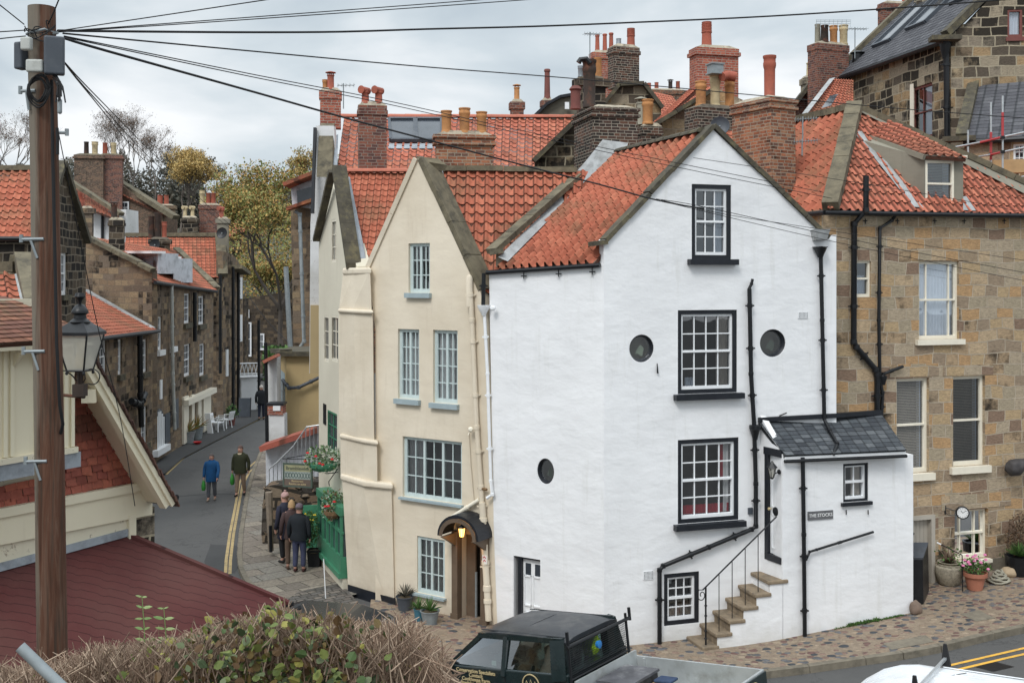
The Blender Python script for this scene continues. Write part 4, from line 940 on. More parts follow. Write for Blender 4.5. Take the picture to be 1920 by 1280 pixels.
# roofs: left strip between the two gables, right slope, both with ridge
rt = P(640, 325, 26.2)
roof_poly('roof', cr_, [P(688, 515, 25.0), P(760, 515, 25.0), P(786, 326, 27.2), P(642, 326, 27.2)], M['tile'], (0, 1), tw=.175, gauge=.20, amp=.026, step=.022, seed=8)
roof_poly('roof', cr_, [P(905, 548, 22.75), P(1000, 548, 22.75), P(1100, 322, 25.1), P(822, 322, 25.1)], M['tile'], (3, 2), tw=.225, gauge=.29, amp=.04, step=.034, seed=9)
m = MB(); ridge_tiles(m, P(634, 322, 27.2), P(800, 322, 27.2), .11, .5); m.build('ridge', M['ridge_red'], cr_)
m = MB(); coping(m, P(806, 318, 25.1), P(1082, 320, 25.1), .24, .12, seg=.9); m.build('ridge', M['coping'], cr_)
m = MB(); coping(m, CF.w(786, 298, -.26), CF.w(900, 545, -.26), .56, .12, seg=.75); m.build('coping', M['coping'], cr_)
m = MB(); m.hexa([CF.w(783, 300, .02), CF.w(813, 306, -.5), CF.w(808, 318, -.5), CF.w(783, 312, -.1)], [CF.w(781, 293, .02), CF.w(800, 294, -.4), CF.w(802, 300, -.5), CF.w(783, 296, -.1)]); m.build('apex_stone', M['coping'], cr_)
m = MB(); m.add([P(820, 318, 24.6), P(829, 318, 24.6), P(866, 430, 23.9), P(858, 430, 23.9)], [(0, 1, 2, 3)]); m.build('flashing', M['lead'], cr_)
m = MB(); coping(m, CF.w(782, 298, .03), CF.w(692, 502, .03), .05, .10, seg=1.2, jit=.0, up=V((-.9, .2, .4))); m.build('barge_edge', M['cream'], cr_)
# left gable coping over the street side
m = MB(); a, b = P(633, 322, 26.0), P(660, 506, 24.95); d = (b-a)/5
for i in range(5): m.hexa([a+d*i+V((-.12, -.08, 0)), a+d*i+V((.2, .12, 0)), a+d*(i+.985)+V((.2, .12, 0)), a+d*(i+.985)+V((-.12, -.08, 0))], [a+d*i+V((-.12, -.08, .16)), a+d*i+V((.2, .12, .16)), a+d*(i+.985)+V((.2, .12, .16)), a+d*(i+.985)+V((-.12, -.08, .16))])
coping(m, P(623, 322, 26.4), P(593, 452, 28.5), .18, .10, seg=.8); m.build('coping', M['coping_dark'], cr_)
m = MB(); m.add([P(646, 330, 26.3), P(656, 332, 26.4), P(690, 503, 25.1), P(672, 503, 25.0)], [(0, 1, 2, 3)]); m.build('flashing', M['lead'], cr_)
# stacks
chimney(cr_, 818, 816, 924, 252, 322, 25.3, 'brick_warm', 8, [(837, 208, 21, 'roll', 'pot_orange', .45), (871, 203, 22, 'roll', 'pot_orange', .45), (903, 210, 21, 'roll', 'pot_orange', .45)], caps=3, flare=.07)
chimney(cr_, 672, 668, 724, 197, 330, 27.4, 'brick_plum', 10, [(685, 165, 17, 'cowl', 'pot_red', .4), (710, 165, 17, 'cowl', 'pot_red', .4)], caps=2, flare=.03)
# downpipes
C_ = lambda x, y, o=.08: CF.w(x, y, o)
pipe(cr_, [C_(885, 522), C_(889, 600), C_(898, 800), C_(906, 912), C_(910, 1000), C_(920, 1150)], .055, 'cream')
m = MB(); m.lathe(C_(884, 522), [(.075, -.6), (.075, 0), (.05, .06), (.0, .08)], 12); m.build('pipe_head', M['cream'], cr_, smooth=True)
pipe(cr_, [C_(903, 935), C_(845, 972)], .045, 'paint_cream', brackets=False)
pipe(cr_, [C_(880, 800, .04), C_(884, 870, .04), C_(890, 936, .04)], .012, 'cream', brackets=False)
m = MB(); a = C_(888, 803, .1); m.lathe(a, [(.0, 0), (.05, .01), (.06, .06), (.03, .1)], 10, ax=(0, -1, 0)); m.tube([a, a+V((-.06, -.08, -.12))], .01, 5); m.build('security_light', M['paint_cream'], cr_)
m = MB(); m.tube([C_(902, 913, .1), C_(918, 916, .1)], .03, 6); m.build('pipe_joint', M['straw'], cr_)
# leaning boxed pipe right of the door
pipe(cr_, [C_(909, 940, .1), C_(918, 1100, .1), C_(921, 1160, .1)], .07, 'cream', brackets=False, name='boxed_pipe')
s0, z0, s1, z1 = CF.rect(913, 1037, 922, 1053); sg = thing('arrow_sign', CF.pt(s0, z0, .19), 'small white sign with two red chevrons on the cream pipe by the brown door', 'sign')
m = MB(); m.wbox(CF, s0, z0, s1, z1, .17, .18); m.build('board', M['letter'], sg); m = MB()
for k in (0, 1):
    m = MB(); zc = z0+.05+k*.07; c = (s0+s1)/2
    for q in (-1, 1): m.bar(CF.pt(c+q*.035, zc, .184), CF.pt(c, zc+.035, .184), .004, .014, up=V((0, 0, 1)))
    m.build('chevron', M['petal_red'], sg)
# brown doorway with arched hood
m = MB(); s0, z0, s1, z1 = dc
m.wbox(CF, s0-.13, 0, s0+.02, z1, -.05, .12); m.wbox(CF, s1-.02, 0, s1+.13, z1, -.05, .12); m.wbox(CF, s0+.0, z1-.02, s1, z1+.1, -.05, .10)
m.wbox(CF, s0-.15, 0, s0+.04, .22, .121, .14); m.wbox(CF, s1-.04, 0, s1+.15, .22, .121, .14)
do = m.build('door_case', M['paint_brown'], cr_)
m = MB(); m.wbox(CF, s0+.02, 0, (s0+s1)/2-.06, z1-.02, -.27, -.22); m.build('door_leaf', M['paint_brown'], do)
m = MB(); m.wbox(CF, s0+.02, 0, s1-.02, z1-.02, -.6, -.55); m.build('dark_passage', M['room'], do)
m = MB(); m.wbox(CF, (s0+s1)/2-.06, 0, (s0+s1)/2-.02, z1-.9, -.24, -.2); m.build('door_edge', M['galv_dull'], do)
m = MB(); c = (s0+s1)/2; rad = (s1-s0)/2+.16; n = 14; ring = lambda r, zz, o: [CF.pt(c-r*math.cos(math.pi*i/n), z1-.02+zz*math.sin(math.pi*i/n), o) for i in range(n+1)]
A, B, C2, D2 = ring(rad, .42, .52), ring(rad+.05, .48, .52), ring(rad+.05, .48, .0), ring(rad, .42, .0)
for X, Y in ((A, B), (B, C2), (D2, A)): m.add(X+Y, [(i, i+1, n+2+i, n+1+i) for i in range(n)])
hd = m.build('door_hood', M['black'], cr_)
m = MB(); A, B = ring(rad-.09, .33, .535), ring(rad+.0, .415, .535); m.add(A+B, [(i, i+1, n+2+i, n+1+i) for i in range(n)])
for q in (-1, 1):
    x = c+q*(rad-.08); pts = [CF.pt(x, z1-.02, .05), CF.pt(x, z1-.02, .6), CF.pt(x, z1-.1, .45), CF.pt(x, z1-.3, .12), CF.pt(x, z1-.42, .05)]; m.prism(pts, CF.u*.06)
m.build('hood_arch', M['paint_brown'], hd)
lt = thing('porch_lamp', CF.pt(c+.02, z1+.12, .4), 'glowing orange lantern under the arched door hood', 'lamp'); b = V(lt['_b'])
m = MB(); m.lathe(b, [(.045, -.12), (.07, .06)], 6, open_=True)
gt = bpy.data.materials.new('lamp_glow'); gt.use_nodes = True; e_ = gt.node_tree.nodes['Principled BSDF']; e_.inputs['Emission Color'].default_value = (1, .50, .12, 1); e_.inputs['Emission Strength'].default_value = 5; e_.inputs['Base Color'].default_value = (.9, .5, .15, 1)
m.build('glowing_glass', gt, lt); m = MB(); m.lathe(b+V((0, 0, .06)), [(.085, 0), (.03, .06), (0, .08)], 6); m.tube([b+V((0, 0, .1)), b+V((0, .3, .14))], .01, 5)
for k in range(6): th = k*math.pi/3; q = V((math.cos(th), math.sin(th), 0)); m.tube([b+q*.072+V((0, 0, .06)), b+q*.047-V((0, 0, .12))], .006, 4)
m.build('frame', M['black_iron'], lt)
bl = bpy.data.lights.new('porch_lamp_light', 'POINT'); bl.energy = 6; bl.color = (1, .55, .2); bl.shadow_soft_size = .05; bo = bpy.data.objects.new('porch_lamp_light', bl); COL.objects.link(bo); bo.location = b-V((0, 0, .18))-V((0, .05, 0))
# green bay shopfront on the street side
gb = MB(); SG = Wall((-3.98, 24.95), (-5.2, 27.9)); 
s0, z0, s1, z1 = SG.rect(596, 950, 640, 1066); s0, s1 = min(s0, s1), max(s0, s1)
a0 = SG.hit(641, 1000)[0]; a1 = SG.hit(597, 1000)[0]; zb = P(620, 1070, 25.6).z; zt2 = P(620, 940, 25.6).z
gb.wbox(SG, a0, zb, a1, zb+.12, -.4, .08)
gb.wbox(SG, a0, zb+.12, a1, zb+.5, -.4, .03); gb.wbox(SG, a0, zt2-.2, a1, zt2, -.4, .06)
for i in range(6): x = a0+.02+(a1-a0-.1)*i/5; gb.wbox(SG, x, zb+.5, x+.07, zt2-.2, -.06, .03)
gb.wbox(SG, a0, (zb+zt2)/2+.2, a1, (zb+zt2)/2+.26, -.05, .02)
gs = gb.build('shopfront', M['paint_green'], cr_); m = MB(); m.wbox(SG, a0+.02, zb+.5, a1-.02, zt2-.2, -.1, -.03); m.build('pane', M['glass_far'], gs)
m = MB(); m.wbox(SG, a0+.02, -.2, a1-.02, zb, -.4, -.02); m.build('stall_riser', M['cream_side'], gs)
# ================================================================== STONE HOUSE on the right
WS = Wall((6.60, 23.22), (15.4, 25.99)); sd = WS.u; sbk = V((-sd.y, sd.x, 0))
sh = thing('stone_house', (6.6, 23.22, 0), 'honey sandstone house with hipped red tiled roof and grey dormer, right of the white house', 'house')
zE_ = WS.hit(1740, 398)[1]
so0 = WS.hit(1545, 500)[0]
W1 = WS.rect(1723, 490, 1798, 636); W2 = WS.rect(1602, 489, 1633, 557); W3 = WS.rect(1681, 709, 1742, 887); W4 = WS.rect(1787, 705, 1847, 873); W5 = WS.rect(1790, 955, 1853, 1048); DR = WS.rect(1690, 966, 1752, 1138)
m = MB(); wall_mesh(m, WS, [(so0-.1, -.5), (WS.L, -.5), (WS.L, zE_), (so0-.1, zE_)], [W1, W2, W3, W4, W5, DR], depth=.2, thick=.5)
WS2 = Wall(tuple(WS.pt(so0-.1, 0)[:2]), tuple((WS.pt(so0-.1, 0)+sbk*4)[:2])); m.wbox(WS2, .01, 5, 4, zE_-.01, -.4, 0)
m.build('wall', M['stone'], sh)
window(WS, sh, W1, 'paint_cream', 1, 1, depth=.10, fw=.06, sill=('paint_cream', .12, .10, .10), transom=(.2, .84), curtain=[('curtain_blue', 0, 1, 0, 1)])
window(WS, sh, W2, 'paint_cream', 1, 1, depth=.08, fw=.05, curtain=[('curtain_blue', 0, 1, 0, .6)], room='room_grey')
window(WS, sh, W3, 'paint_cream', 1, 1, depth=.12, fw=.07, sill=('paint_cream', .16, .10, .10), blind=True, curtain=[('curtain_blue', .84, 1, 0, 1)])
window(WS, sh, W4, 'paint_cream', 1, 1, depth=.12, fw=.07, sill=('paint_cream', .16, .10, .10), blind=True, curtain=[('curtain_blue', .84, 1, 0, 1)])
window(WS, sh, W5, 'paint_cream', 1, 1, depth=.14, fw=.06, sill=('paint_cream', .08, .12, .02), transom=(.22, .72), curtain=[('curtain', .76, 1, 0, 1)])
# lintels
m = MB()
for (x0, x1, y0, y1) in ((1708, 1815, 466, 488), (1668, 1760, 682, 706), (1768, 1862, 684, 703), (1765, 1895, 925, 952)):
    m = MB(); r = WS.rect(x0, y0, x1, y1); m.wbox(WS, *r, -.05, .012); m.build('lintel', M['stone'], sh)
# plank door
s0, z0, s1, z1 = DR; m = MB(); n = 7; a0, a1 = s0+.04, s1-.10
for i in range(n): m.wbox(WS, a0+(a1-a0)*i/n+.004, -.1, a0+(a1-a0)*(i+1)/n-.004, z1-.10, -.14, -.10)
dd = m.build('door', M['paint_greige'], sh); m = MB()
m.wbox(WS, s0-.02, z1-.10, s1, z1, -.16, .03); m.wbox(WS, s1-.10, -.2, s1, z1-.10, -.16, .03); m.build('door_frame', M['paint_greige'], dd)
m = MB(); m.tube([WS.pt(s0+.05, z1-.42, -.09), WS.pt(s0+.38, z1-.42, -.09)], .014, 5); m.lathe(WS.pt(s0+.38, z1-.42, -.095), [(.03, 0), (.03, .02), (0, .03)], 8, ax=WS.n); m.build('hinge', M['black_iron'], dd)
m = MB(); c = WS.pt(a1-.07, 1.0, -.09); m.tube([c-V((0, 0, .13)), c+V((0, 0, .13))], .02, 6); m.tube([c-WS.u*.07, c+WS.u*.05], .014, 5); m.build('door_handle', M['black_iron'], dd)
# roof
ev0, ev1 = WS.w(1549, 394, .16), WS.w(1940, 403, .16); AP = P(1603, 203, 26.3); PR = Plane3(ev0, ev1, AP)
v1 = PR.hit(1700, 238); vR = PR.hit(1945, 362)
roof_poly('roof', sh, [ev0, ev1, vR, AP], M['tile_pink'], (0, 1), tw=.215, gauge=.30, amp=.036, step=.034, seed=11)
rb = AP+sbk*3.2-V((0, 0, .0)); eb = ev0+sbk*4.2
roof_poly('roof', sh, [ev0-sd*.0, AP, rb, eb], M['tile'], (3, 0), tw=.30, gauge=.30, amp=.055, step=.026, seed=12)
# back slope
roof_surface('roof', sh, [V((AP.x+9, AP.y+7, zE_)), V((AP.x-1.5, AP.y+6, zE_)), AP, vR], M['tile_old'], lo=True, seed=2)
m = MB(); coping(m, ev0+V((0, 0, .05)), AP+V((0, 0, .08)), .36, .22, seg=.62, c=.4); coping(m, AP+V((0, 0, .05)), vR+V((0, 0, .10)), .20, .14, seg=.55); coping(m, AP+V((0, 0, .03)), rb+V((0, 0, .05)), .25, .16, seg=.6); m.build('hip_ridge', M['coping'], sh)
m = MB(); q = [AP+V((.05, -.05, .02)), PR.hit(1640, 252)+V((0, 0, .06)), PR.hit(1700, 236)+V((0, 0, .06)), PR.hit(1850, 318)+V((0, 0, .07)), PR.hit(1935, 372)+V((0, 0, .06)), vR+V((0, 0, .08)), v1]
m.add([AP+V((0, 0, .09)), PR.hit(1616, 218)+V((0, 0, .09)), PR.hit(1925, 372)+V((0, 0, .09)), vR+V((0, 0, .10))], [(0, 1, 2, 3)]); m.build('verge_mortar', M['cement'], sh)
g0, g1 = WS.w(1546, 400, .22), WS.w(1940, 406, .22); m = MB(); m.tube([g0-sd*.15, g1], .055, 8); m.tube([g0-sd*.15, g0-sd*.15+sbk*2.5], .055, 8)
m.build('gutter', M['black_iron'], sh, smooth=True)
for px in (1620, 1680, 1750, 1805, 1880): m = MB(); a = WS.w(px, 410, .05); m.tube([a, a-V((0, 0, .12))], .012, 5); m.tube([a-sd*.05-V((0, 0, .05)), a+sd*.05-V((0, 0, .05))], .012, 5); m.build('wall_tie', M['black_iron'], sh)
# dormer
A_ = PR.hit(1722, 393); B_ = PR.hit(1812, 399)
Df = 24.15; fl, fr_ = P(1733, 290, Df), P(1812, 296, Df+.12); bl_, br_ = P(1602, 243, 26.1), P(1630, 203, 26.75)
WDm = Wall((P(1733, 300, Df+.12).x, Df+.12), (P(1806, 300, Df+.34).x, Df+.34))
dz0, dz1 = WDm.hit(1760, 394)[1], WDm.hit(1760, 296)[1]; rw = WDm.rect(1735, 301, 1789, 390)
m = MB(); wall_mesh(m, WDm, [(0, dz0), (WDm.L, dz0), (WDm.L, dz1), (0, dz1)], [rw], depth=.1, thick=.1)
m.add([WDm.pt(0, dz0, 0), WDm.pt(0, dz1, 0), bl_-V((0, 0, .05)), PR.hit(1612, 262)], [(0, 1, 2, 3)])
m.add([WDm.pt(WDm.L, dz0, 0), WDm.pt(WDm.L, dz1, 0), br_-V((0, 0, .05)), PR.hit(1700, 300)], [(0, 1, 2, 3)])
dmr = m.build('dormer', M['cement'], sh)
window(WDm, dmr, rw, 'paint_cream', 1, 1, depth=.04, fw=.06, sill=('paint_cream', .09, .06, .35), curtain=[('curtain_blue', .75, 1, 0, 1)], blind=True, room='room_grey')
q0, q1 = WDm.pt(-.02, dz1+.03, .06), WDm.pt(WDm.L+.05, dz1+.03, .06); m = MB(); m.bar(q0, q1, .05, .07); m.build('fascia', M['paint_cream'], dmr)
roof_surface('dormer_roof', dmr, [fl, fr_, br_, bl_], M['tile_pink'], tw=.215, gauge=.30, amp=.036, step=.034, seed=13)
m = MB(); m.bar(fl-V((0, 0, .06)), bl_-V((0, 0, .06)), .08, .12); m.build('verge_mortar', M['cement'], dmr)
m = MB(); u_ = V((0, 0, .05)); m.add([PR.hit(1600, 250)+u_, PR.hit(1616, 250)+u_, PR.hit(1732, 393)+u_, PR.hit(1713, 392)+u_], [(0, 1, 2, 3)]); m.build('flashing', M['lead_white'], dmr); m = MB(); m.add([PR.hit(1806, 372)+u_, PR.hit(1812, 372)+u_, PR.hit(1830, 399)+u_, PR.hit(1806, 398)+u_], [(0, 1, 2, 3)]); m.build('flashing', M['lead_white'], dmr)
# stack between the white gable and the hip
chimney(sh, 1446, 1392, 1500, 183, 372, 25.2, 'brick_warm', 30, [(1443, 105, 24, 'roll', 'pot_red', .5)], caps=3, flare=.05, flm='mortar')
# pipes
S_ = lambda x, y, o=.09: WS.w(x, y, o)
pipe(sh, [S_(1608, 332, .30), S_(1608, 396, .30), S_(1597, 420), S_(1596, 640), S_(1601, 650), S_(1637, 692), S_(1640, 702), S_(1640, 800)], .062)
pipe(sh, [S_(1668, 405, .2), S_(1667, 414), S_(1645, 428), S_(1643, 600), S_(1645, 712), S_(1650, 735), S_(1647, 800)], .038)
pipe(sh, [S_(1650, 706), S_(1652, 700), S_(1688, 686)], .035, brackets=False)
m = MB(); a = S_(1650, 712, .1); m.lathe(a-V((0, 0, .10)), [(.05, 0), (.06, .05), (.09, .16), (.09, .2)], 10); m.build('hopper', M['black_iron'], sh, smooth=True)
# scaffold-free cream quoin strip beside the door
m = MB(); m.wbox(WS, *WS.rect(1753, 962, 1759, 1040), -.03, .01); m.build('quoin', M['stone'], sh)
# wall clock on a bracket
ck = thing('wall_clock', WS.w(1790, 956, .25), 'round black-rimmed clock on a bracket above the ground-floor window of the stone house', 'clock'); b = V(ck['_b'])
dirn = V((-.25, -.97, 0)).normalized(); m = MB(); m.lathe(b-dirn*.05, [(.0, 0), (.13, 0), (.145, .02), (.145, .09), (.13, .10), (.118, .095)], 24, ax=dirn); wb = WS.w(1772, 955, .0)
m.tube([wb+V((0, 0, .1)), wb-V((0, 0, .1))], .02, 5); m.tube([wb+WS.n*.02+V((0, 0, .05)), b+V((-.13, 0, .03))], .01, 5); m.tube([wb+WS.n*.02-V((0, 0, .07)), wb+WS.n*.12-V((0, 0, .1)), b+V((-.12, 0, -.05))], .008, 5); m.build('case', M['black_iron'], ck, smooth=True)
m = MB(); m.lathe(b+dirn*.046, [(.0, 0), (.118, 0), (.118, .003), (0, .003)], 24, ax=dirn); fc = m.build('dial', M['letter'], ck)
m = MB(); o = b+dirn*.053; X = V((-dirn.y, dirn.x, 0))*1; X = X if X.x > 0 else -X; Z = V((0, 0, 1))
for h in range(12):
    th = h*math.pi/6; q = X*math.sin(th)+Z*math.cos(th); m.bar(o+q*.09, o+q*.108, .007, .003, up=dirn)
m.bar(o, o+(X*math.sin(.9)+Z*math.cos(.9))*.09, .008, .004, up=dirn); m.bar(o, o+(X*math.sin(5.6)+Z*math.cos(5.6))*.06, .011, .004, up=dirn); m.build('hands', M['black_iron'], fc)
# ================================================================== UPPER STONE HOUSE (top right)
cu = P(1783, 300, 32.0); wl_dir = V((-.18, 1, 0)).normalized()
UL = Wall(tuple((V((cu.x, cu.y, 0))+wl_dir*7.6)[:2]), (cu.x, cu.y)); UF = Wall((cu.x, cu.y), tuple((V((cu.x, cu.y, 0))+V((.985, -.10, 0))*9)[:2]))
uh = thing('upper_stone_house', (cu.x, cu.y, 0), 'tall blackened sandstone house with slate roof and tall sash window at the top right', 'house')
zU = UL.hit(1783, 72)[1]; wu = UL.rect(1709, 160, 1748, 262); wu2 = UL.rect(1630, 188, 1646, 240)
zl = UL.hit(1572, 148)[1]; s_l = UL.hit(1570, 150)[0]
m = MB(); wall_mesh(m, UL, [(s_l, 4), (UL.L, 4), (UL.L, zU), (s_l, zl)], [wu], depth=.15)
wg = UF.rect(1889, 18, 1917, 70)
wall_mesh(m, UF, [(0, 4), (9, 4), (9, zU+6), (5.5, zU+6), UF.hit(1812, 45), (0, UF.hit(1790, 48)[1])], [wg], depth=.15)
m.build('wall', M['stone_soot'], uh)
window(UL, uh, wu, 'pot_plum', 1, 1, depth=.08, fw=.08, transom=(.5,), curtain=[('curtain_blue', .5, 1, 0, 1)], room='room_grey')
m = MB(); r = UL.rect(1707, 158, 1713, 266); m.wbox(UL, *r, -.02, .02); m.build('window_jamb', M['paint_cream'], uh)
window(UF, uh, wg, 'pot_plum', 1, 1, depth=.05, fw=.06, sash=False, curtain=[('curtain_blue', 0, 1, 0, 1)], sill=('pot_plum', .12, .05, .05))
e_a, e_b = UL.pt(s_l-.1, zl, .25), UL.pt(UL.L+.1, zU, .25); t_a = P(1600, 118, 38.5); up_ = V((1.0, .18, 0)).normalized()*4.2+V((0, 0, 3.9))
roof_surface('roof', uh, [e_b, e_a, e_a+up_+V((0, 0, 0)), e_b+up_], M['tile_slate2'], tw=.3, gauge=.2, amp=.003, step=.008, kind='slate', seed=14)
m = MB(); m.bar(e_a+V((0, 0, .1)), e_a+up_+V((0, 0, .1)), .3, .18); m.build('coping', M['coping'], uh)
m = MB(); m.bar(e_b+V((.0, 0, .1)), e_b+up_+V((0, 0, .1)), .34, .2); m.bar(e_b+V((-.45, 0, -.05)), e_b+V((.4, -.1, -.05)), .45, .14); m.build('coping', M['coping_dark'], uh)
m = MB(); m.tube([e_a-V((0, 0, .1)), e_b-V((0, 0, .1))], .09, 8); m.build('gutter', M['black_iron'], uh, smooth=True)
pipe(uh, [UL.w(1781, 75, .2), UL.w(1781, 90, .12), UL.w(1784, 330, .12)], .09)
m = MB(); m.lathe(UL.w(1781, 92, .15), [(.08, -.3), (.1, -.2), (.17, .1), (.18, .3)], 10); m.build('hopper', M['black_iron'], uh, smooth=True)
# rooflights
ed = (e_b-e_a); un = up_.normalized(); en = ed.normalized(); nr = en.cross(un).normalized(); nr = nr if nr.z > 0 else -nr
for (a, b, c, d_) in ((.18, .34, .24, .72), (.42, .58, .30, .80), (.66, .82, .42, .95)):
    o = lambda x, y: e_a+ed*x+up_*y+nr*.06
    m = MB(); q = [o(a, c), o(b, c), o(b, d_), o(a, d_)]
    for i in range(4): m.bar(q[i], q[(i+1) % 4], .09, .12, up=nr)
    f_ = m.build('rooflight', M['grey_plastic'], uh); m = MB(); m.poly([p for p in q]); m.build('pane', M['glass_far'], f_); m = MB(); m.poly([p-nr*.05 for p in q]); m.build('blind', M['galv_dull'], f_)
chimney(uh, 1655, 1652, 1716, 5, 90, 41.0, 'brick_plum', 12, [(1698, -8, 14, 'plain', 'pot_red')], caps=2)
m = MB(); m.box(P(1748, 20, 38), (.9, .9, 3.2), .2); m.build('chimney', M['stone_soot'], uh)
# ---- low slate house with scaffold, far right
c0 = P(1808, 250, 30.0); SL = Wall((c0.x, c0.y), (c0.x+7, c0.y-4.2))
lo = thing('slate_cottage', (c0.x, c0.y, 0), 'low sandstone cottage with wet slate roof behind the scaffolding at the right edge', 'house')
zz = SL.hit(1830, 262)[1]; wv = SL.rect(1900, 270, 1922, 312)
m = MB(); wall_mesh(m, SL, [(0, 6), (SL.L, 6), (SL.L, zz), (0, zz)], [wv]); m.build('wall', M['stone'], lo)
window(SL, lo, wv, 'paint_white', 2, 3, depth=.05, fw=.05, sash=False)
e0_, e1_ = SL.pt(0, zz, .2), SL.pt(SL.L, zz, .2); upv = V((.5, .85, 0))*2.6+V((0, 0, 1.9))
roof_surface('roof', lo, [e0_, e1_, e1_+upv, e0_+upv], M['tile_slate2'], tw=.3, gauge=.2, amp=.003, step=.008, kind='slate', seed=15)
m = MB(); m.bar(e0_+V((-.05, 0, .1)), e0_+upv+V((-.05, 0, .1)), .3, .16); m.bar(e0_+V((-.5, .2, .02)), e0_+V((.3, -.1, .02)), .4, .14); m.build('coping', M['coping_dark'], lo)
m = MB(); m.tube([e0_-V((0, 0, .08)), e1_-V((0, 0, .08))], .08, 8); m.build('gutter', M['black_iron'], lo, smooth=True)
# scaffold
sf = thing('scaffold', P(1880, 330, 27.6), 'steel tube scaffolding with red sleeved joints and a plank, right edge', 'scaffolding')
ST = lambda x, y, D: P(x, y, D)
def tb(mt, a, b, r=.026, nm='scaffold_tube'): m = MB(); m.tube([a, b], r, 8); m.build(nm, M[mt], sf, smooth=True)
for (px, D, y0, y1, r0_, r1_) in ((1858, 28.2, 192, 330, 248, 300), (1880, 27.6, 180, 334, 211, 257), (1815, 29.0, 244, 300, 0, 0)):
    if r0_: tb('galv', ST(px, y0, D), ST(px, r0_, D)); tb('red_paint', ST(px, r0_, D), ST(px, r1_, D), .034); tb('galv', ST(px, r1_, D), ST(px, y1, D))
    else: tb('galv', ST(px, y0, D), ST(px, y1, D))
tb('galv', ST(1786, 277, 28.6), ST(1838, 267, 28)); tb('red_paint', ST(1838, 267, 28), ST(1876, 258, 27.6), .03); tb('galv', ST(1876, 258, 27.6), ST(1945, 243, 27))
tb('galv', ST(1818, 297, 28.6), ST(1858, 290, 28)); tb('red_paint', ST(1858, 290, 28), ST(1876, 286, 27.7), .03); tb('galv', ST(1876, 286, 27.6), ST(1945, 272, 27)); tb('galv', ST(1890, 338, 27.6), ST(1945, 325, 27))
m = MB(); m.frame_box(ST(1862, 325, 28.2), V((1, -.35, 0)).normalized(), V((.35, 1, 0)).normalized(), V((0, 0, 1)), (0, 0, 0), (3, .3, .35)); m.build('scaffold_board', M['ply'], sf)
for (x, y, D) in ((1880, 258, 27.55), (1858, 263, 28.1), (1880, 285, 27.55), (1858, 290, 28.1), (1815, 272, 28.4)): m = MB(); m.box(ST(x, y, D), (.09, .09, .08)); m.build('coupler', M['black_iron'], sf)
# ================================================================== ROOFTOPS BEHIND
def slab(par, name, pts, D, mat, t=.35, slope=None):
    """upright wall piece at distance D (or per-point distances)"""
    Ds = D if isinstance(D, (list, tuple)) else [D]*len(pts)
    m = MB(); q = [P(x, y, d) for (x, y), d in zip(pts, Ds)]; m.prism(q, (0, t, 0)); return m.build(name, M[mat], par)
def pitched(par, pts, mat, **kw):
    """pts: (px, py, D) — BL, BR, TR, TL"""
    return roof_surface('roof', par, [P(*p) for p in pts], M[mat], **kw)
def line(par, name, a, b, w, h, mat, up=V((0, 0, 1)), cop=True):
    m = MB(); (coping if cop else lambda m, *z: m.bar(*z))(m, P(*a), P(*b), w, h); return m.build(name, M[mat], par)
# --- house with the double rooflight
b1 = thing('rooflight_house', P(600, 520, 31), 'house with wide orange roof and grey double rooflight behind the cream cottage', 'house')
slab(b1, 'wall', [(592, 236), (626, 236), (632, 340), (640, 700), (580, 700), (582, 420)], 31, 'white_rough')
slab(b1, 'lower_wall', [(582, 572), (604, 572), (604, 700), (581, 700)], 30.9, 'yellow', .1)
slab(b1, 'rear_wall', [(640, 330), (1060, 330), (1060, 700), (640, 700)], 31.4, 'brick')
pitched(b1, [(628, 345, 30.2), (1085, 345, 30.2), (1085, 222, 33.6), (645, 222, 33.6)], 'tile_pink', tw=.24, gauge=.27, amp=.035, step=.03, seed=21)
m = MB(); ridge_tiles(m, P(640, 220, 33.6), P(1088, 221, 33.6), .13, .5); m.build('ridge', M['ridge_red'], b1)
m = MB(); a, b = P(612, 236, 31.2), P(608, 332, 30.2); m.hexa([a+V((-.2, 0, 0)), a+V((.2, 0, 0)), b+V((.22, 0, 0)), b+V((-.22, 0, 0))], [a+V((-.2, .3, .12)), a+V((.2, .3, .12)), b+V((.22, .3, .12)), b+V((-.22, .3, .12))]); m.build('coping', M['coping'], b1)
m = MB(); m.bar(P(591, 240, 30.9), P(586, 400, 30.6), .08, .12); m.build('verge', M['black'], b1)
m = MB(); m.add([P(626, 255, 31.4), P(634, 252, 31.6), P(632, 340, 30.1), P(623, 340, 30.1)], [(0, 1, 2, 3)]); m.build('flashing', M['lead'], b1)
rp = Plane3(P(628, 345, 30.2), P(1085, 345, 30.2), P(1085, 222, 33.6)); rl = [rp.hit(x, y)+rp.n*.10 for x, y in ((733, 268), (828, 268), (828, 229), (730, 229))]
m = MB()
for i in range(4): m.bar(rl[i], rl[(i+1) % 4], .09, .12, up=rp.n)
mid = [(rl[0]+rl[1])/2, (rl[3]+rl[2])/2]; m.bar(mid[0], mid[1], .14, .12, up=rp.n); ro = m.build('rooflight', M['grey_plastic'], b1)
m = MB(); m.poly(rl); m.build('pane', M['glass_far'], ro); m = MB(); m.poly([p-rp.n*.06 for p in rl]); 
m = MB(); e = rp.hit(728, 276)+rp.n*.03; f = rp.hit(832, 276)+rp.n*.03; m.bar(e, f, .30, .02, up=rp.n); m.build('flashing', M['lead'], b1)
chimney(b1, 600, 597, 638, 170, 240, 31.8, 'brick_red', 8, [(610, 150, 12, 'roll', 'pot_orange', .75), (620, 134, 15, 'cap', 'pot_red', .4)], caps=1, flare=.03, flm='mortar')
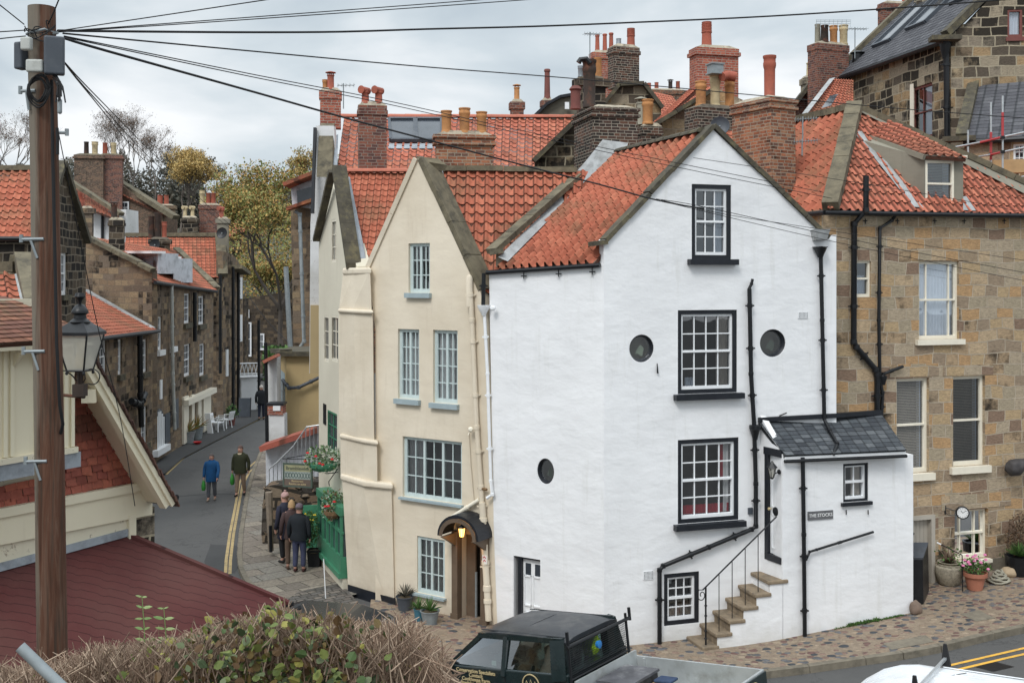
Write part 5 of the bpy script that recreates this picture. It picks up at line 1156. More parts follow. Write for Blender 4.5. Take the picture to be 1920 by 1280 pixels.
aerial('small tv aerial beside the leftmost red stack of the cream houses', P(644, 204, 31.6), .75, .5, .4, 5)
# --- small far stacks over that ridge
b2 = thing('tall_pot_house', P(1030, 240, 44), 'grey rendered humped gable with a very tall thin chimney pot behind the orange roof', 'house')
slab(b2, 'gable', [(1000, 240), (1003, 219), (1025, 197), (1050, 183), (1076, 178), (1090, 178), (1090, 300), (1000, 300)], 40, 'cement', 1.5)
m = MB(); 
for a, b in (((1002, 218, 39.9), (1025, 196, 39.9)), ((1025, 196, 39.9), (1050, 182, 39.9)), ((1050, 182, 39.9), (1078, 177, 39.9))): m.bar(P(*a), P(*b), .3, .1)
m.build('coping', M['black'], b2)
chimney(b2, 1017, 1015, 1036, 188, 220, 42, 'brick_plum', 8, [(1026, 130, 12, 'tall', 'pot_plum')], caps=1)
m = MB(); m.wbox(Wall((P(1059, 190, 39.8).x, 39.8), (P(1067, 190, 39.8).x, 39.8)), 0, P(0, 205, 39.8).z, .16, P(0, 192, 39.8).z, 0, .05); m.build('vent', M['paint_white'], b2)
b3 = thing('single_pot_house', P(970, 240, 36.5), 'small brick stack with one orange pot and grey cap behind the orange ridge', 'house')
chimney(b3, 959, 957, 982, 191, 232, 36.2, 'brick_plum', 8, [(969, 158, 12, 'cap', 'pot_orange')], caps=1); pitched(b3, [(930, 236, 35), (1000, 236, 35), (1000, 222, 36.5), (930, 222, 36.5)], 'tile_old', lo=True)
# --- dark stone gable left of the sooty stack
b4 = thing('dark_gable_house', P(1050, 320, 29.5), 'blackened stone gable with dark sloping verge left of the sooty chimney stack', 'house')
slab(b4, 'gable', [(1003, 306), (1074, 233), (1130, 233), (1130, 400), (1003, 400)], 29.3, 'stone_soot', .5)
line(b4, 'coping', (1002, 303, 29.2), (1080, 228, 29.2), .5, .13, 'coping_dark'); line(b4, 'ledge', (1000, 322, 28.9), (1078, 318, 28.9), .3, .14, 'coping_dark')
# --- pale stack with six flues of sooty stone
b5 = thing('twin_stack_house', P(1180, 220, 35), 'dark stone gable carrying a pale-jointed brick stack with one louvred pot', 'house')
slab(b5, 'gable', [(1125, 205), (1160, 161), (1206, 159), (1240, 200), (1240, 420), (1125, 420)], 35, 'stone_soot', 3)
m = MB(); m.bar(P(1122, 208, 34.9), P(1161, 159, 34.9), .3, .12); m.bar(P(1161, 159, 34.9), P(1207, 157, 34.9), .3, .12); m.bar(P(1207, 157, 34.9), P(1242, 203, 34.9), .3, .12); m.build('coping', M['coping_dark'], b5)
chimney(b5, 1152, 1142, 1201, 86, 164, 35.3, 'brick_soot', 22, [(1183, 54, 15, 'louv', 'pot_red', .5), (1160, 73, 10, 'plain', 'pot_grey', .5)], caps=2, flare=.04)
b6 = thing('red_stack_house', P(1125, 220, 41), 'smooth red brick stack with a row of slender red pots behind the pale-jointed stack', 'house')
chimney(b6, 1112, 1110, 1152, 98, 230, 41, 'brick_red', 14, [(1120, 66, 9, 'tall', 'pot_red', .5), (1134, 64, 9, 'tall', 'pot_red', .5), (1147, 62, 9, 'tall', 'pot_red', .5)], caps=1)
b7 = thing('sooty_stack_house', P(1105, 240, 33), 'sooty stone stack with broad cap, hooded orange pot and metal cone cowl', 'house')
chimney(b7, 1090, 1083, 1137, 146, 300, 33, 'stone_black', 20, [(1121, 109, 15, 'plain', 'pot_orange', .5), (1099, 120, 13, 'plain', 'pot_red', .5), (1088, 124, 11, 'roll', 'pot_grey', .5)], caps=1, flare=.12, flm='soot_mortar')
aerial('tall tv aerial rising above the sooty chimney pots', P(1106, 128, 32.5), 1.1, .55, .5, 6)
m = MB(); m.lathe(P(1079, 205, 32.3), [(.17, 0), (.15, .1), (.15, .55), (.2, .6), (.12, .7)], 12); m.build('chimney_pot', M['pot_plum'], b7, smooth=True)
b8 = thing('far_long_stack_house', P(1250, 240, 60), 'distant long brick stack with four short red pots above an orange roof', 'house')
chimney(b8, 1216, 1212, 1288, 168, 240, 60, 'brick', 8, [(1217, 156, 8, 'plain', 'pot_red'), (1231, 155, 8, 'plain', 'pot_red'), (1257, 149, 9, 'cap', 'pot_soot'), (1271, 153, 8, 'plain', 'pot_red')], caps=1)
pitched(b8, [(1200, 235, 55), (1300, 235, 55), (1260, 180, 58), (1205, 168, 58)], 'tile_pink', lo=True)
# --- orange slope and buff gable right of centre
b9 = thing('buff_gable_house', P(1290, 280, 31), 'buff stone and cement gable with an orange roof slope, left of the three-pot stack', 'house')
pitched(b9, [(1222, 236, 30.6), (1236, 232, 30.6), (1305, 168, 33.5), (1298, 164, 35)], 'tile_pink', tw=.2, gauge=.26, seed=5, lo=True)
roof_surface('roof', b9, [P(1190, 262, 31.5), P(1234, 232, 30.5), P(1345, 163, 33), P(1300, 168, 36)], M['tile_pink'], tw=.22, gauge=.26, seed=5, lo=True)
slab(b9, 'gable', [(1236, 232), (1345, 166), (1420, 200), (1420, 420), (1236, 420)], 30.6, 'stone', .5)
line(b9, 'coping', (1230, 234, 30.4), (1346, 164, 30.4), .4, .12, 'coping_dark')
chimney(b9, 1306, 1298, 1389, 88, 200, 33.8, 'brick_red', 14, [(1325, 42, 19, 'louv', 'pot_red', .5)], caps=2, flare=.06)
chimney(b9, 1205, 1197, 1243, 236, 330, 29.3, 'brick_soot', 18, [(1214, 187, 23, 'roll', 'pot_orange', .3), (1196, 182, 18, 'cap', 'pot_cement', .6)], caps=2, flare=.03)
bA = thing('three_pot_house', P(1340, 300, 28), 'rendered sooty stack with orange, buff and hooded red pots behind the white gable', 'house')
chimney(bA, 1308, 1290, 1393, 200, 330, 28.2, 'brick_soot', 24, [(1314, 153, 22, 'roll', 'pot_orange', .5), (1341, 140, 21, 'roll', 'pot_buff', .5), (1368, 150, 20, 'roll', 'pot_orange', .5)], caps=0, flm='soot_mortar')
m = MB(); m.box(P(1341, 130, 28.6), (.34, .3, .26), .3); m.box(P(1341, 121, 28.6), (.4, .36, .03), .3); m.box(P(1341, 139, 28.6), (.4, .36, .03), .3); m.build('metal_cowl', M['galv_dull'], bA)
m = MB(); c = P(1368, 146, 28.6); m.tube([c+V((-.22, -.1, 0)), c+V((-.05, 0, .06)), c+V((.16, 0, .02))], .13, 10); m.build('cowl', M['pot_red'], bA, smooth=True)
pitched(bA, [(1360, 300, 26.6), (1405, 300, 26.6), (1405, 245, 27.8), (1360, 245, 27.8)], 'tile', lo=True)
ds = thing('satellite_dish', P(1350, 236, 27.7), 'round grey satellite dish on the sooty stack above the white gable', 'satellite dish'); b = V(ds['_b'])
m = MB(); m.lathe(b, [(.0, .05), (.12, .04), (.2, .015), (.245, -.02), (.25, -.015), (.2, .03), (.0, .065)], 20, ax=V((.15, 1, -.2))); m.build('dish', M['grey_plastic'], ds, smooth=True)
m = MB(); m.tube([b+V((0, .03, -.1)), b+V((-.03, -.22, -.18)), b+V((-.03, -.24, -.12))], .014, 5); m.tube([b+V((0, .03, 0)), b+V((0, .5, -.1))], .02, 5); m.build('arm', M['galv_dull'], ds)
# --- stacks left of the upper stone house
bB = thing('caged_stack_house', P(1560, 200, 38), 'brick stack crowded with four mixed pots under a wire cage', 'house')
chimney(bB, 1533, 1522, 1600, 80, 230, 38, 'brick_plum', 22, [(1533, 46, 11, 'plain', 'pot_cement', .8), (1546, 48, 15, 'plain', 'pot_soot', .3), (1563, 49, 16, 'roll', 'pot_orange', .4), (1583, 48, 17, 'roll', 'pot_buff', .4)], caps=1, flare=.02)
m = MB()
for i in range(9):
    x = 1530+i*8; m.tube([P(x, 52, 37.9), P(x+1, 37, 38.1)], .008, 3)
for y in (38, 41, 45): m.tube([P(1530, y, 38), P(1594, y, 38)], .008, 3)
m.build('wire_cage', M['galv_dull'], bB)
slab(bB, 'gable', [(1488, 200), (1523, 155), (1600, 150), (1600, 420), (1488, 420)], 39, 'brick_plum', .5); line(bB, 'coping', (1486, 203, 38.8), (1526, 150, 38.8), .4, .14, 'coping_dark')
pitched(bB, [(1508, 225, 33.5), (1600, 260, 32.5), (1600, 150, 37), (1562, 148, 37)], 'tile', lo=True, tw=.22)
m = MB(); m.add([P(1500, 218, 33.2), P(1510, 218, 33.2), P(1566, 145, 36.8), P(1555, 148, 36.8)], [(0, 1, 2, 3)]); m.build('flashing', M['lead_white'], bB)
m = MB(); m.add([P(1540, 203, 33.0), P(1558, 198, 33.0), P(1572, 176, 34.2), P(1556, 180, 34.2)], [(0, 1, 2, 3)]); o_ = m.build('rooflight', M['glass_far'], bB)
chimney(bB, 1510, 1507, 1527, 146, 180, 42, 'stone_soot', 8, [(1517, 118, 11, 'tall', 'pot_buff')], caps=1)
aerial('tv aerial on the tall mast beside the caged stack', P(1603, 110, 37.5), 1.1, .8, .4, 7)
ml_ = thing('flue_pipe', P(1608, 118, 38.5), 'short black metal flue beside the caged brick stack', 'flue'); m = MB(); m.lathe(P(1608, 118, 38.5), [(.2, 0), (.2, .32), (.26, .34), (.26, .36), (.1, .42)], 12); m.build('pipe', M['black_iron'], ml_, smooth=True)
aerial('upper tv aerial lying over the orange slope right of the brick stack', P(1505, 262, 25.6), .55, .55, .15, 9)
aerial('lower tv aerial over the orange slope right of the brick stack', P(1504, 292, 25.5), .4, .6, .15, 9)
# --- stone building with dormer, left of the white strip
bC = thing('dormer_stone_house', P(560, 520, 41), 'narrow stone house end with a weathered white dormer and grey downpipe beyond the cream corner', 'house')
slab(bC, 'wall', [(545, 392), (583, 340), (600, 340), (600, 720), (552, 720)], 41, 'stone_dark', 3)
slab(bC, 'dormer', [(545, 350), (590, 335), (590, 392), (548, 385)], 40.6, 'paint_whitegrey', 1.2)
slab(bC, 'dormer_window', [(556, 358), (592, 348), (592, 378), (558, 384)], 40.5, 'glass_far', .05)
m = MB(); m.bar(P(539, 349, 40.3), P(592, 328, 40.3), 1.6, .14); m.bar(P(539, 392, 40.3), P(592, 348+26, 40.3), .5, .12); m.build('roof_edge', M['tile_old'], bC)
pipe(bC, [P(553, 396, 40.4), P(562, 402, 40.4), P(570, 640, 40.4), P(560, 655, 40.4)], .07, 'galv_dull', brackets=False)
# ================================================================== LEFT SIDE OF THE STREET
SWIN = dict(frame='paint_white', far=True, depth=.10, fw=.08)
def lx(px): # street wall line
    return 0
HCw = Wall((P(285, 520, 42.0).x, 42.0), (P(400, 520, 52.7).x, 52.7))
hc = thing('dormered_terrace_house', HCw.pt(0, 0), 'long dark stone terrace house with white dormers, arched ground-floor window and dark stained front', 'house')
zC0, zC1 = HCw.hit(288, 527)[1], HCw.hit(398, 545)[1]
ws_ = [HCw.rect(*r) for r in ((345, 550, 356, 606), (372, 555, 383, 608), (345, 645, 357, 705), (374, 644, 384, 704), (296, 593, 304, 656), (320, 595, 327, 650), (299, 712, 303, 748), (287, 766, 306, 838))]
m = MB(); wall_mesh(m, HCw, [(0, -.3), (HCw.L, -.3), (HCw.L, zC1), (0, zC0)], ws_[:6], depth=.15)
GC = Wall((P(150, 520, 42.9).x, 42.9), (HCw.a.x, HCw.a.y)); g = GC.hit
wall_mesh(m, GC, [(0, -.3), (GC.L, -.3), (GC.L, g(285, 507)[1]), g(168, 450), (0, g(150, 442)[1])], [])
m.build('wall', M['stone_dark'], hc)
for i, r in enumerate(ws_[:6]): window(HCw, hc, r, nx=2, ny=4, sill=('paint_white' if i > 3 else 'coping_dark', .22, .12, .12), **SWIN)
m = MB(); r = ws_[6]; m.wbox(HCw, *r, 0, .04); m.build('shutter', M['paint_white'], hc)
r = ws_[7]; m = MB(); n = 8; c = (r[0]+r[2])/2; hw = (r[2]-r[0])/2; out = [(r[0], r[1]), (r[2], r[1])]+[(c+hw*math.cos(math.pi*i/n), r[3]-.5+.5*math.sin(math.pi*i/n)) for i in range(n+1)]
m.prism([HCw.pt(s, z, .03) for s, z in out], -HCw.n*.05); ao = m.build('arched_window', M['glass_far'], hc); m = MB()
for i in range(6): x = r[0]+(r[2]-r[0])*(i+.5)/6; m.wbox(HCw, x-.07, r[1], x+.07, r[3]-.05-.35*abs(i-2.5)/2.5, .035, .07)
m.wbox(HCw, r[0]-.2, r[1]-.25, r[2]+.2, r[1], 0, .25); m.build('window_frame', M['paint_white'], ao)
m = MB(); m.wbox(HCw, *HCw.rect(308, 775, 317, 830), 0, .05); m.build('shutter', M['grey_plastic'], hc); m = MB(); m.wbox(HCw, *HCw.rect(325, 748, 333, 803), 0, .05); m.build('shutter', M['grey_plastic'], hc)
pipe(hc, [HCw.w(315, 535, .15), HCw.w(317, 700, .15), HCw.w(321, 805, .15)], .07, 'pale_plastic', brackets=False); pipe(hc, [HCw.w(359, 548, .15), HCw.w(359, 640, .15)], .09, brackets=False)
# ground-floor pale shopfront at the far end
m = MB()
for q in ((341, 743, 350, 830), (356, 740, 361, 815), (368, 738, 374, 812), (378, 736, 392, 806)): m.wbox(HCw, *HCw.rect(*q), 0, .10)
r = HCw.rect(341, 738, 395, 748); m.wbox(HCw, *r, 0, .3); m.build('shopfront', M['paint_cream'], hc)
# roof of it
e0, e1 = HCw.pt(-.1, zC0, .15), HCw.pt(HCw.L+.1, zC1, .15); t0, t1 = P(176, 446, 44.8), P(330, 470, 56)
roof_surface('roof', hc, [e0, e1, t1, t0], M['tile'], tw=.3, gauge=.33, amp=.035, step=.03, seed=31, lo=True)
m = MB(); coping(m, P(168, 447, 42.7), P(287, 508, 41.8), .35, .16); m.build('coping', M['coping'], hc); m = MB(); coping(m, e1+V((0, 0, .1)), t1+V((0, 0, .1)), .35, .16); m.build('coping', M['coping'], hc)
m = MB(); m.tube([e0-V((0, 0, .05)), e1-V((0, 0, .05))], .08, 6); m.build('gutter', M['black_iron'], hc)
for (x0, x1, y0, y1, D) in ((238, 296, 474, 513, 44.6), (305, 325, 484, 530, 46.5)):
    m = MB(); a = P(x0, y0, D+1.5); b = P(x1, y0, D-.4); c = P(x1, y1, D-.4); d_ = P(x0+30 if x1 < 300 else x0, y1-8, D+1.2); m.prism([a, b, c, d_], (.35, 1.6, 0)); dm = m.build('dormer', M['paint_whitegrey'], hc)
    m = MB(); q = [P(x0+12, y0+8, D+1.1), P(x1-8, y0+8, D-.42), P(x1-8, y1-10, D-.42), P(x0+34 if x1 < 300 else x0+3, y1-12, D+.7)]; m.add([p-V((0, .06, 0)) for p in q], [(0, 1, 2, 3)]); m.build('dormer_window', M['glass_far'], dm)
    m = MB(); m.bar(P(x0-4, y0-1, D+1.6), P(x1+2, y0-1, D-.5), .6, .10); m.build('dormer_roof', M['paint_white'], dm)
# flanking slate-roofed chimneys
chimney(hc, 204, 202, 230, 412, 470, 43.5, 'stone_black', 15, [(214, 378, 13, 'cap', 'pot_soot')], caps=2, flm='mortar')
# --- small lean-to fronted house
HBw = Wall((P(160, 520, 34.2).x, 34.2), (P(286, 520, 41.6).x, 41.6)); hb = thing('lean_to_house', HBw.pt(0, 0), 'stone house with low orange lean-to roof and slim white sash windows, behind the lantern', 'house')
zB = HBw.hit(283, 621)[1]; wb_ = [HBw.rect(*r) for r in ((186, 634, 200, 706), (221, 636, 229, 702), (266, 636, 276, 698), (264, 762, 276, 832), (256, 636, 259, 690))]
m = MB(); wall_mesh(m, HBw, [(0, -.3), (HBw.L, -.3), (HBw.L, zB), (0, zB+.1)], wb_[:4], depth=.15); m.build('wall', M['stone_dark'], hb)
for r in wb_[:4]: window(HBw, hb, r, nx=2, ny=4, sill=('coping_dark', .2, .12, .1), **SWIN)
b0, b1_ = HBw.pt(0, zB+.1, .25), HBw.pt(HBw.L, zB, .25)
roof_surface('roof', hb, [b0, b1_, P(160, 548, 42.6), P(60, 520, 38)], M['tile'], tw=.3, gauge=.33, amp=.03, step=.03, seed=33, lo=True)
m = MB(); m.bar(P(160, 545, 42.4), P(287, 617, 41.5), .25, .12); m.build('flashing', M['lead_white'], hb)
m = MB(); m.tube([b0, b1_], .08, 6); m.build('gutter', M['black_iron'], hb)
pipe(hb, [HBw.w(252, 622, .2), HBw.w(253, 740, .2), HBw.w(255, 800, .2)], .10, brackets=False); pipe(hb, [HBw.w(236, 752, .2), HBw.w(252, 758, .2), HBw.w(262, 738, .2)], .12, brackets=False)
# --- dark gable beside the pole
GA = Wall((P(72, 520, 28).x, 28), (P(161, 520, 32).x, 32)); ha = thing('pole_gable_house', GA.pt(0, 0), 'dark stone gabled house with orange pantile roof, partly hidden by the utility pole', 'house')
r = GA.rect(114, 474, 127, 553); g = GA.hit
m = MB(); wall_mesh(m, GA, [(0, -.3), (GA.L, -.3), (GA.L, g(160, 452)[1]), g(116, 308), (0, g(73, 440)[1])], [r])
FA = Wall((GA.a.x-6, 28.6), (GA.a.x, GA.a.y)); wall_mesh(m, FA, [(0, -.3), (FA.L, -.3), (FA.L, FA.hit(70, 440)[1]), (0, FA.hit(70, 440)[1])], [])
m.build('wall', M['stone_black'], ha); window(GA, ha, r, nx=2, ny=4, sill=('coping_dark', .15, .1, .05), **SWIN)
pitched(ha, [(-60, 448, 27.9), (74, 446, 27.7), (116, 316, 29.9), (-40, 318, 30.2)], 'tile', tw=.24, gauge=.29, amp=.04, step=.035, seed=34)
m = MB(); coping(m, P(73, 446, 27.8), P(117, 306, 29.8), .25, .14); coping(m, P(117, 304, 29.8), P(163, 456, 31.9), .25, .14); m.build('coping', M['coping_dark'], ha)
m = MB(); m.bar(P(-40, 316, 30.2), P(112, 314, 29.9), .25, .14); m.build('ridge', M['coping'], ha)
m = MB(); m.tube([P(-60, 447, 27.7), P(74, 447, 27.5)], .06, 6); m.build('gutter', M['black_iron'], ha)
# --- near outbuilding with orange tiles and coping
ho = thing('outbuilding', P(20, 640, 20), 'low outbuilding roof of large orange pantiles with lichened coping, far left', 'outbuilding')
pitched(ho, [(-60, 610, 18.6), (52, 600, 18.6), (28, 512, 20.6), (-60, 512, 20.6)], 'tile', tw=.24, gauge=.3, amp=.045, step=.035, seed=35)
m = MB(); m.bar(P(26, 494, 21), P(62, 500, 21), .45, .35); a, b = P(44, 496, 20.8), P(72, 620, 18.5); m.hexa([a+V((-.18, 0, 0)), a+V((.3, .2, 0)), b+V((.3, .2, 0)), b+V((-.18, 0, 0))], [a+V((-.18, 0, .25)), a+V((.3, .2, .25)), b+V((.3, .2, .25)), b+V((-.18, 0, .25))]); m.bar(P(-30, 500, 20.8), P(30, 500, 20.8), .3, .2); m.build('coping', M['coping'], ho)
m = MB(); m.add([P(27, 514, 20.4), P(33, 512, 20.4), P(56, 604, 18.4), P(48, 604, 18.4)], [(0, 1, 2, 3)]); m.build('flashing', M['lead_white'], ho)
slab(ho, 'wall', [(-80, 505), (60, 505), (60, 800), (-80, 800)], 21.2, 'stone_soot', .4)
# --- brick house with tall multi-flue stack
hk = thing('brown_brick_house', P(250, 460, 70), 'brown brick gabled house with tiny white window and a massive clustered chimney stack', 'house')
slab(hk, 'gable', [(200, 350), (226, 346), (262, 372), (306, 400), (306, 520), (200, 520)], 70, 'brick_dull', 3)
m = MB(); a = Wall((P(200, 0, 69.9).x, 69.9), (P(300, 0, 69.9).x, 69.9)); r = a.rect(226, 378, 242, 400); m.wbox(a, *r, 0, .05); f = m.build('window', M['paint_white'], hk); m = MB()
for i in (0, 1):
    for j in (0, 1): w_ = (r[2]-r[0]); h_ = (r[3]-r[1]); m.wbox(a, r[0]+w_*(.14+.38*i), r[1]+h_*(.12+.42*j), r[0]+w_*(.47+.38*i), r[1]+h_*(.46+.42*j), .04, .07)
m.build('pane', M['glass_far'], f)
pitched(hk, [(200, 352, 69.8), (312, 405, 69.8), (320, 400, 72), (222, 336, 72)], 'tile', lo=True); m = MB(); m.bar(P(222, 340, 71), P(330, 408, 69), .6, .3); m.build('coping', M['coping'], hk)
m = MB()
chimney(hk, 139, 135, 190, 290, 420, 68.5, 'brick_dull', 10, [(162, 266, 9, 'plain', 'pot_soot'), (178, 266, 12, 'roll', 'pot_buff')], caps=2, flare=.1, flm='coping')
chimney(hk, 186, 180, 225, 290, 420, 69, 'brick_plum', 14, [(197, 268, 9, 'plain', 'pot_red'), (213, 268, 11, 'roll', 'pot_buff')], caps=2, flare=.1, flm='coping')
# white weatherboard house in front of it
hw_ = thing('white_boarded_house', P(190, 470, 60), 'white painted house side with orange roof between the black stone stacks', 'house')
slab(hw_, 'wall', [(165, 400), (236, 392), (238, 500), (165, 500)], 60, 'white_rough', 2); pitched(hw_, [(132, 378, 59), (222, 412, 59), (225, 395, 62), (132, 345, 62)], 'tile', lo=True); m = MB(); m.bar(P(132, 340, 61), P(228, 402, 59.5), .4, .2); m.build('coping', M['coping'], hw_); m = MB(); m.tube([P(192, 400, 59.9), P(192, 460, 59.9)], .08, 6); m.build('drainpipe', M['black_iron'], hw_)
chimney(hw_, 146, 143, 171, 390, 480, 50, 'stone_dark', 12, [(148, 362, 10, 'plain', 'pot_red'), (152, 372, 14, 'plain', 'pot_red')], caps=1, flare=.1)
# --- broad orange roof further down
HD = Wall((P(418, 520, 56).x, 56), (P(456, 520, 60).x, 60)); hd_ = thing('broad_roof_house', P(418, 520, 56), 'stone house with broad orange roof, black satellite dish and brick stacks further down the street', 'house')
pitched(hd_, [(228, 520, 55.6), (420, 520, 56), (415, 444, 58.6), (236, 444, 58.6)], 'tile', tw=.23, gauge=.3, amp=.03, step=.03, seed=37, lo=True)
slab(hd_, 'wall', [(366, 515), (419, 515), (419, 830), (366, 830)], 56.1, 'stone_dark', 1)
m = MB(); wall_mesh(m, HD, [(0, -.3), (HD.L, -.3), (HD.L, HD.hit(455, 505)[1]), HD.hit(440, 480), (0, HD.hit(419, 470)[1])], []); m.build('street_wall', M['stone_dark'], hd_)
m = MB(); m.bar(P(418, 516, 55.8), P(412, 440, 58.4), .5, .25); m.build('coping', M['coping'], hd_); m = MB(); m.bar(P(443, 500, 57), P(460, 512, 59), .6, .2); m.build('coping', M['coping'], hd_); m = MB(); m.bar(P(236, 440, 58.6), P(410, 440, 58.6), .3, .2); m.build('coping', M['coping'], hd_)
for (x, y0, y1, D) in ((413, 515, 700, 55.7), (437, 500, 780, 57), (447, 505, 780, 58.3)): pipe(hd_, [P(x, y0, D), P(x, y1, D)], .08, brackets=False)
for (x, y0, y1) in ((425, 655, 705), (451, 520, 560), (451, 590, 640)):
    m = MB(); r = HD.rect(x-2, y0, x+2, y1); m.wbox(HD, *r, 0, .05); m.build('window', M['paint_white'], hd_)
chimney(hd_, 282, 273, 315, 480 if False else 448, 490, 54, 'stone_black', 20, [(283, 405, 11, 'plain', 'pot_soot'), (296, 398, 13, 'plain', 'pot_soot'), (308, 416, 10, 'roll', 'pot_red')], caps=1, flare=.1, flm='soot_mortar')
d2 = thing('satellite_dish', P(290, 459, 53.4), 'dark oval satellite dish on the black stack amid the broad orange roof', 'satellite dish'); m = MB(); m.lathe(V(d2['_b']), [(.0, .05), (.2, .03), (.29, -.02), (.29, -.01), (.0, .07)], 18, ax=V((.2, 1, -.2))); m.build('dish', M['black_iron'], d2, smooth=True); m = MB(); m.tube([V(d2['_b']), V(d2['_b'])+V((0, .5, -.1))], .03, 5); m.build('arm', M['galv_dull'], d2)
chimney(hd_, 341, 338, 369, 408, 446, 60, 'stone_black', 12, [(347, 386, 8, 'cowl', 'pot_buff'), (361, 386, 8, 'cowl', 'pot_buff')], caps=1, flare=.08)
chimney(hd_, 373, 370, 411, 384, 446, 61, 'brick_plum', 12, [(379, 357, 10, 'roll', 'pot_buff'), (391, 362, 9, 'plain', 'pot_red'), (400, 362, 9, 'plain', 'pot_red')], caps=1)
chimney(hd_, 407, 405, 427, 410, 500, 57.5, 'cement', 10, [(415, 388, 10, 'cowl', 'pot_red')], caps=1, flare=.08)
d3 = copy_thing(d2, P(416, 437, 56.8), 0, 'dark satellite dish on the cement-coated stack at the right end of the broad orange roof', 1.05)
chimney(hd_, 295, 292, 325, 385, 420, 75, 'stone_dark', 10, [(300, 366, 10, 'plain', 'pot_red'), (312, 366, 9, 'plain', 'pot_red')], caps=1, flare=.1)
# --- far houses at the bend
hf = thing('bend_house', P(490, 700, 76), 'dark stone house with white bay windows at the bend of the street', 'house')
slab(hf, 'wall', [(452, 560), (548, 545), (548, 700), (452, 700)], 76, 'stone_far', 3); aw = Wall((P(450, 0, 75.9).x, 75.9), (P(550, 0, 75.9).x, 75.9))
for (x0, y0, x1, y1) in ((460, 580, 468, 596), (460, 604, 472, 668), (484, 625, 496, 656)):
    window(aw, hf, aw.rect(x0, y0, x1, y1), nx=2, ny=2, off=.1, **{**SWIN, 'depth': .02, 'fw': .1})
hg = thing('balcony_house', P(465, 775, 59), 'pale garage front with large white door under a white lattice balcony, street bend', 'house')
gw_ = Wall((P(440, 0, 59).x, 59), (P(483, 0, 59.4).x, 59.4)); m = MB(); r = gw_.rect(440, 700, 483, 776); m.wbox(gw_, r[0], -.2, r[2], r[3], -.4, 0); m.build('wall', M['white_rough'], hg)
m = MB(); r = gw_.rect(452, 712, 480, 774); m.wbox(gw_, r[0], 0, r[2], r[3], .02, .08); m.build('door', M['paint_white'], hg)
m = MB(); zb_ = gw_.hit(460, 706)[1]
for i in range(12): x = gw_.L*(i+.3)/12; m.tube([gw_.pt(x, zb_, .2), gw_.pt(x+.15*(-1)**i, zb_+.75, .2)], .022, 4)
m.tube([gw_.pt(0, zb_+.75, .2), gw_.pt(gw_.L, zb_+.75, .2)], .04, 4); m.tube([gw_.pt(0, zb_, .2), gw_.pt(gw_.L, zb_, .2)], .08, 4); m.build('balcony_rail', M['paint_white'], hg)
slab(hg, 'upper_wall', [(440, 560), (458, 560), (458, 700), (440, 700)], 60.5, 'stone_far', 1)
pipe(hg, [P(485, 600, 58.8), P(486, 790, 58.8)], .08, brackets=False)
# white low wall between the dark front and the balcony
# --- far terrace on the hill
hl = thing('hillside_terrace', P(440, 420, 120), 'distant brick terrace with slate roof and white-framed windows on the hillside', 'house')
slab(hl, 'wall', [(408, 388), (478, 385), (478, 440), (408, 440)], 120, 'brick_plum', 6); pitched(hl, [(400, 392, 119), (480, 388, 119), (474, 360, 123), (408, 362, 123)], 'tile_slate2', kind='slate', tw=.6, gauge=.5, amp=.003, step=.008)
aw = Wall((P(408, 0, 119.9).x, 119.9), (P(478, 0, 119.9).x, 119.9))
for (x0, y0, x1, y1) in ((429, 376+5, 438, 394+4), (460, 376, 470, 392)): window(aw, hl, aw.rect(x0, y0+6, x1, y1+6), nx=1, ny=2, off=.1, sill=('paint_white', .35, .1, .2), **{**SWIN, 'depth': .02, 'fw': .12})
hq = thing('hillside_cottage', P(450, 430, 100), 'distant cottage with red roof below the brick terrace', 'house'); pitched(hq, [(425, 445, 99), (462, 432, 99), (472, 402, 103), (432, 402, 103)], 'tile', lo=True); slab(hq, 'wall', [(425, 440), (470, 430), (470, 470), (425, 470)], 99.5, 'stone_far', 3)
# ================================================================== NEAR LEFT: cream tile-hung building, felt roof, lantern, pole
wdir = V((.485, .875, 0)).normalized(); c15 = P(282, 1000, 15.0); c15.z = 0
WW = Wall(tuple((c15-wdir*5)[:2]), tuple(c15[:2]))           # s = 5 at the right corner
tb_ = thing('tile_hung_building', c15, 'cream boarded building with red hung tiles, projecting bay and pale sloping bargeboard at left', 'building')
h = WW.hit
m = MB(); m.sheet([WW.pt(*h(-60, 790), 0), WW.pt(*h(160, 700), 0), WW.pt(*h(300, 935), 0), WW.pt(*h(270, 897), 0), WW.pt(*h(-60, 968), 0)])
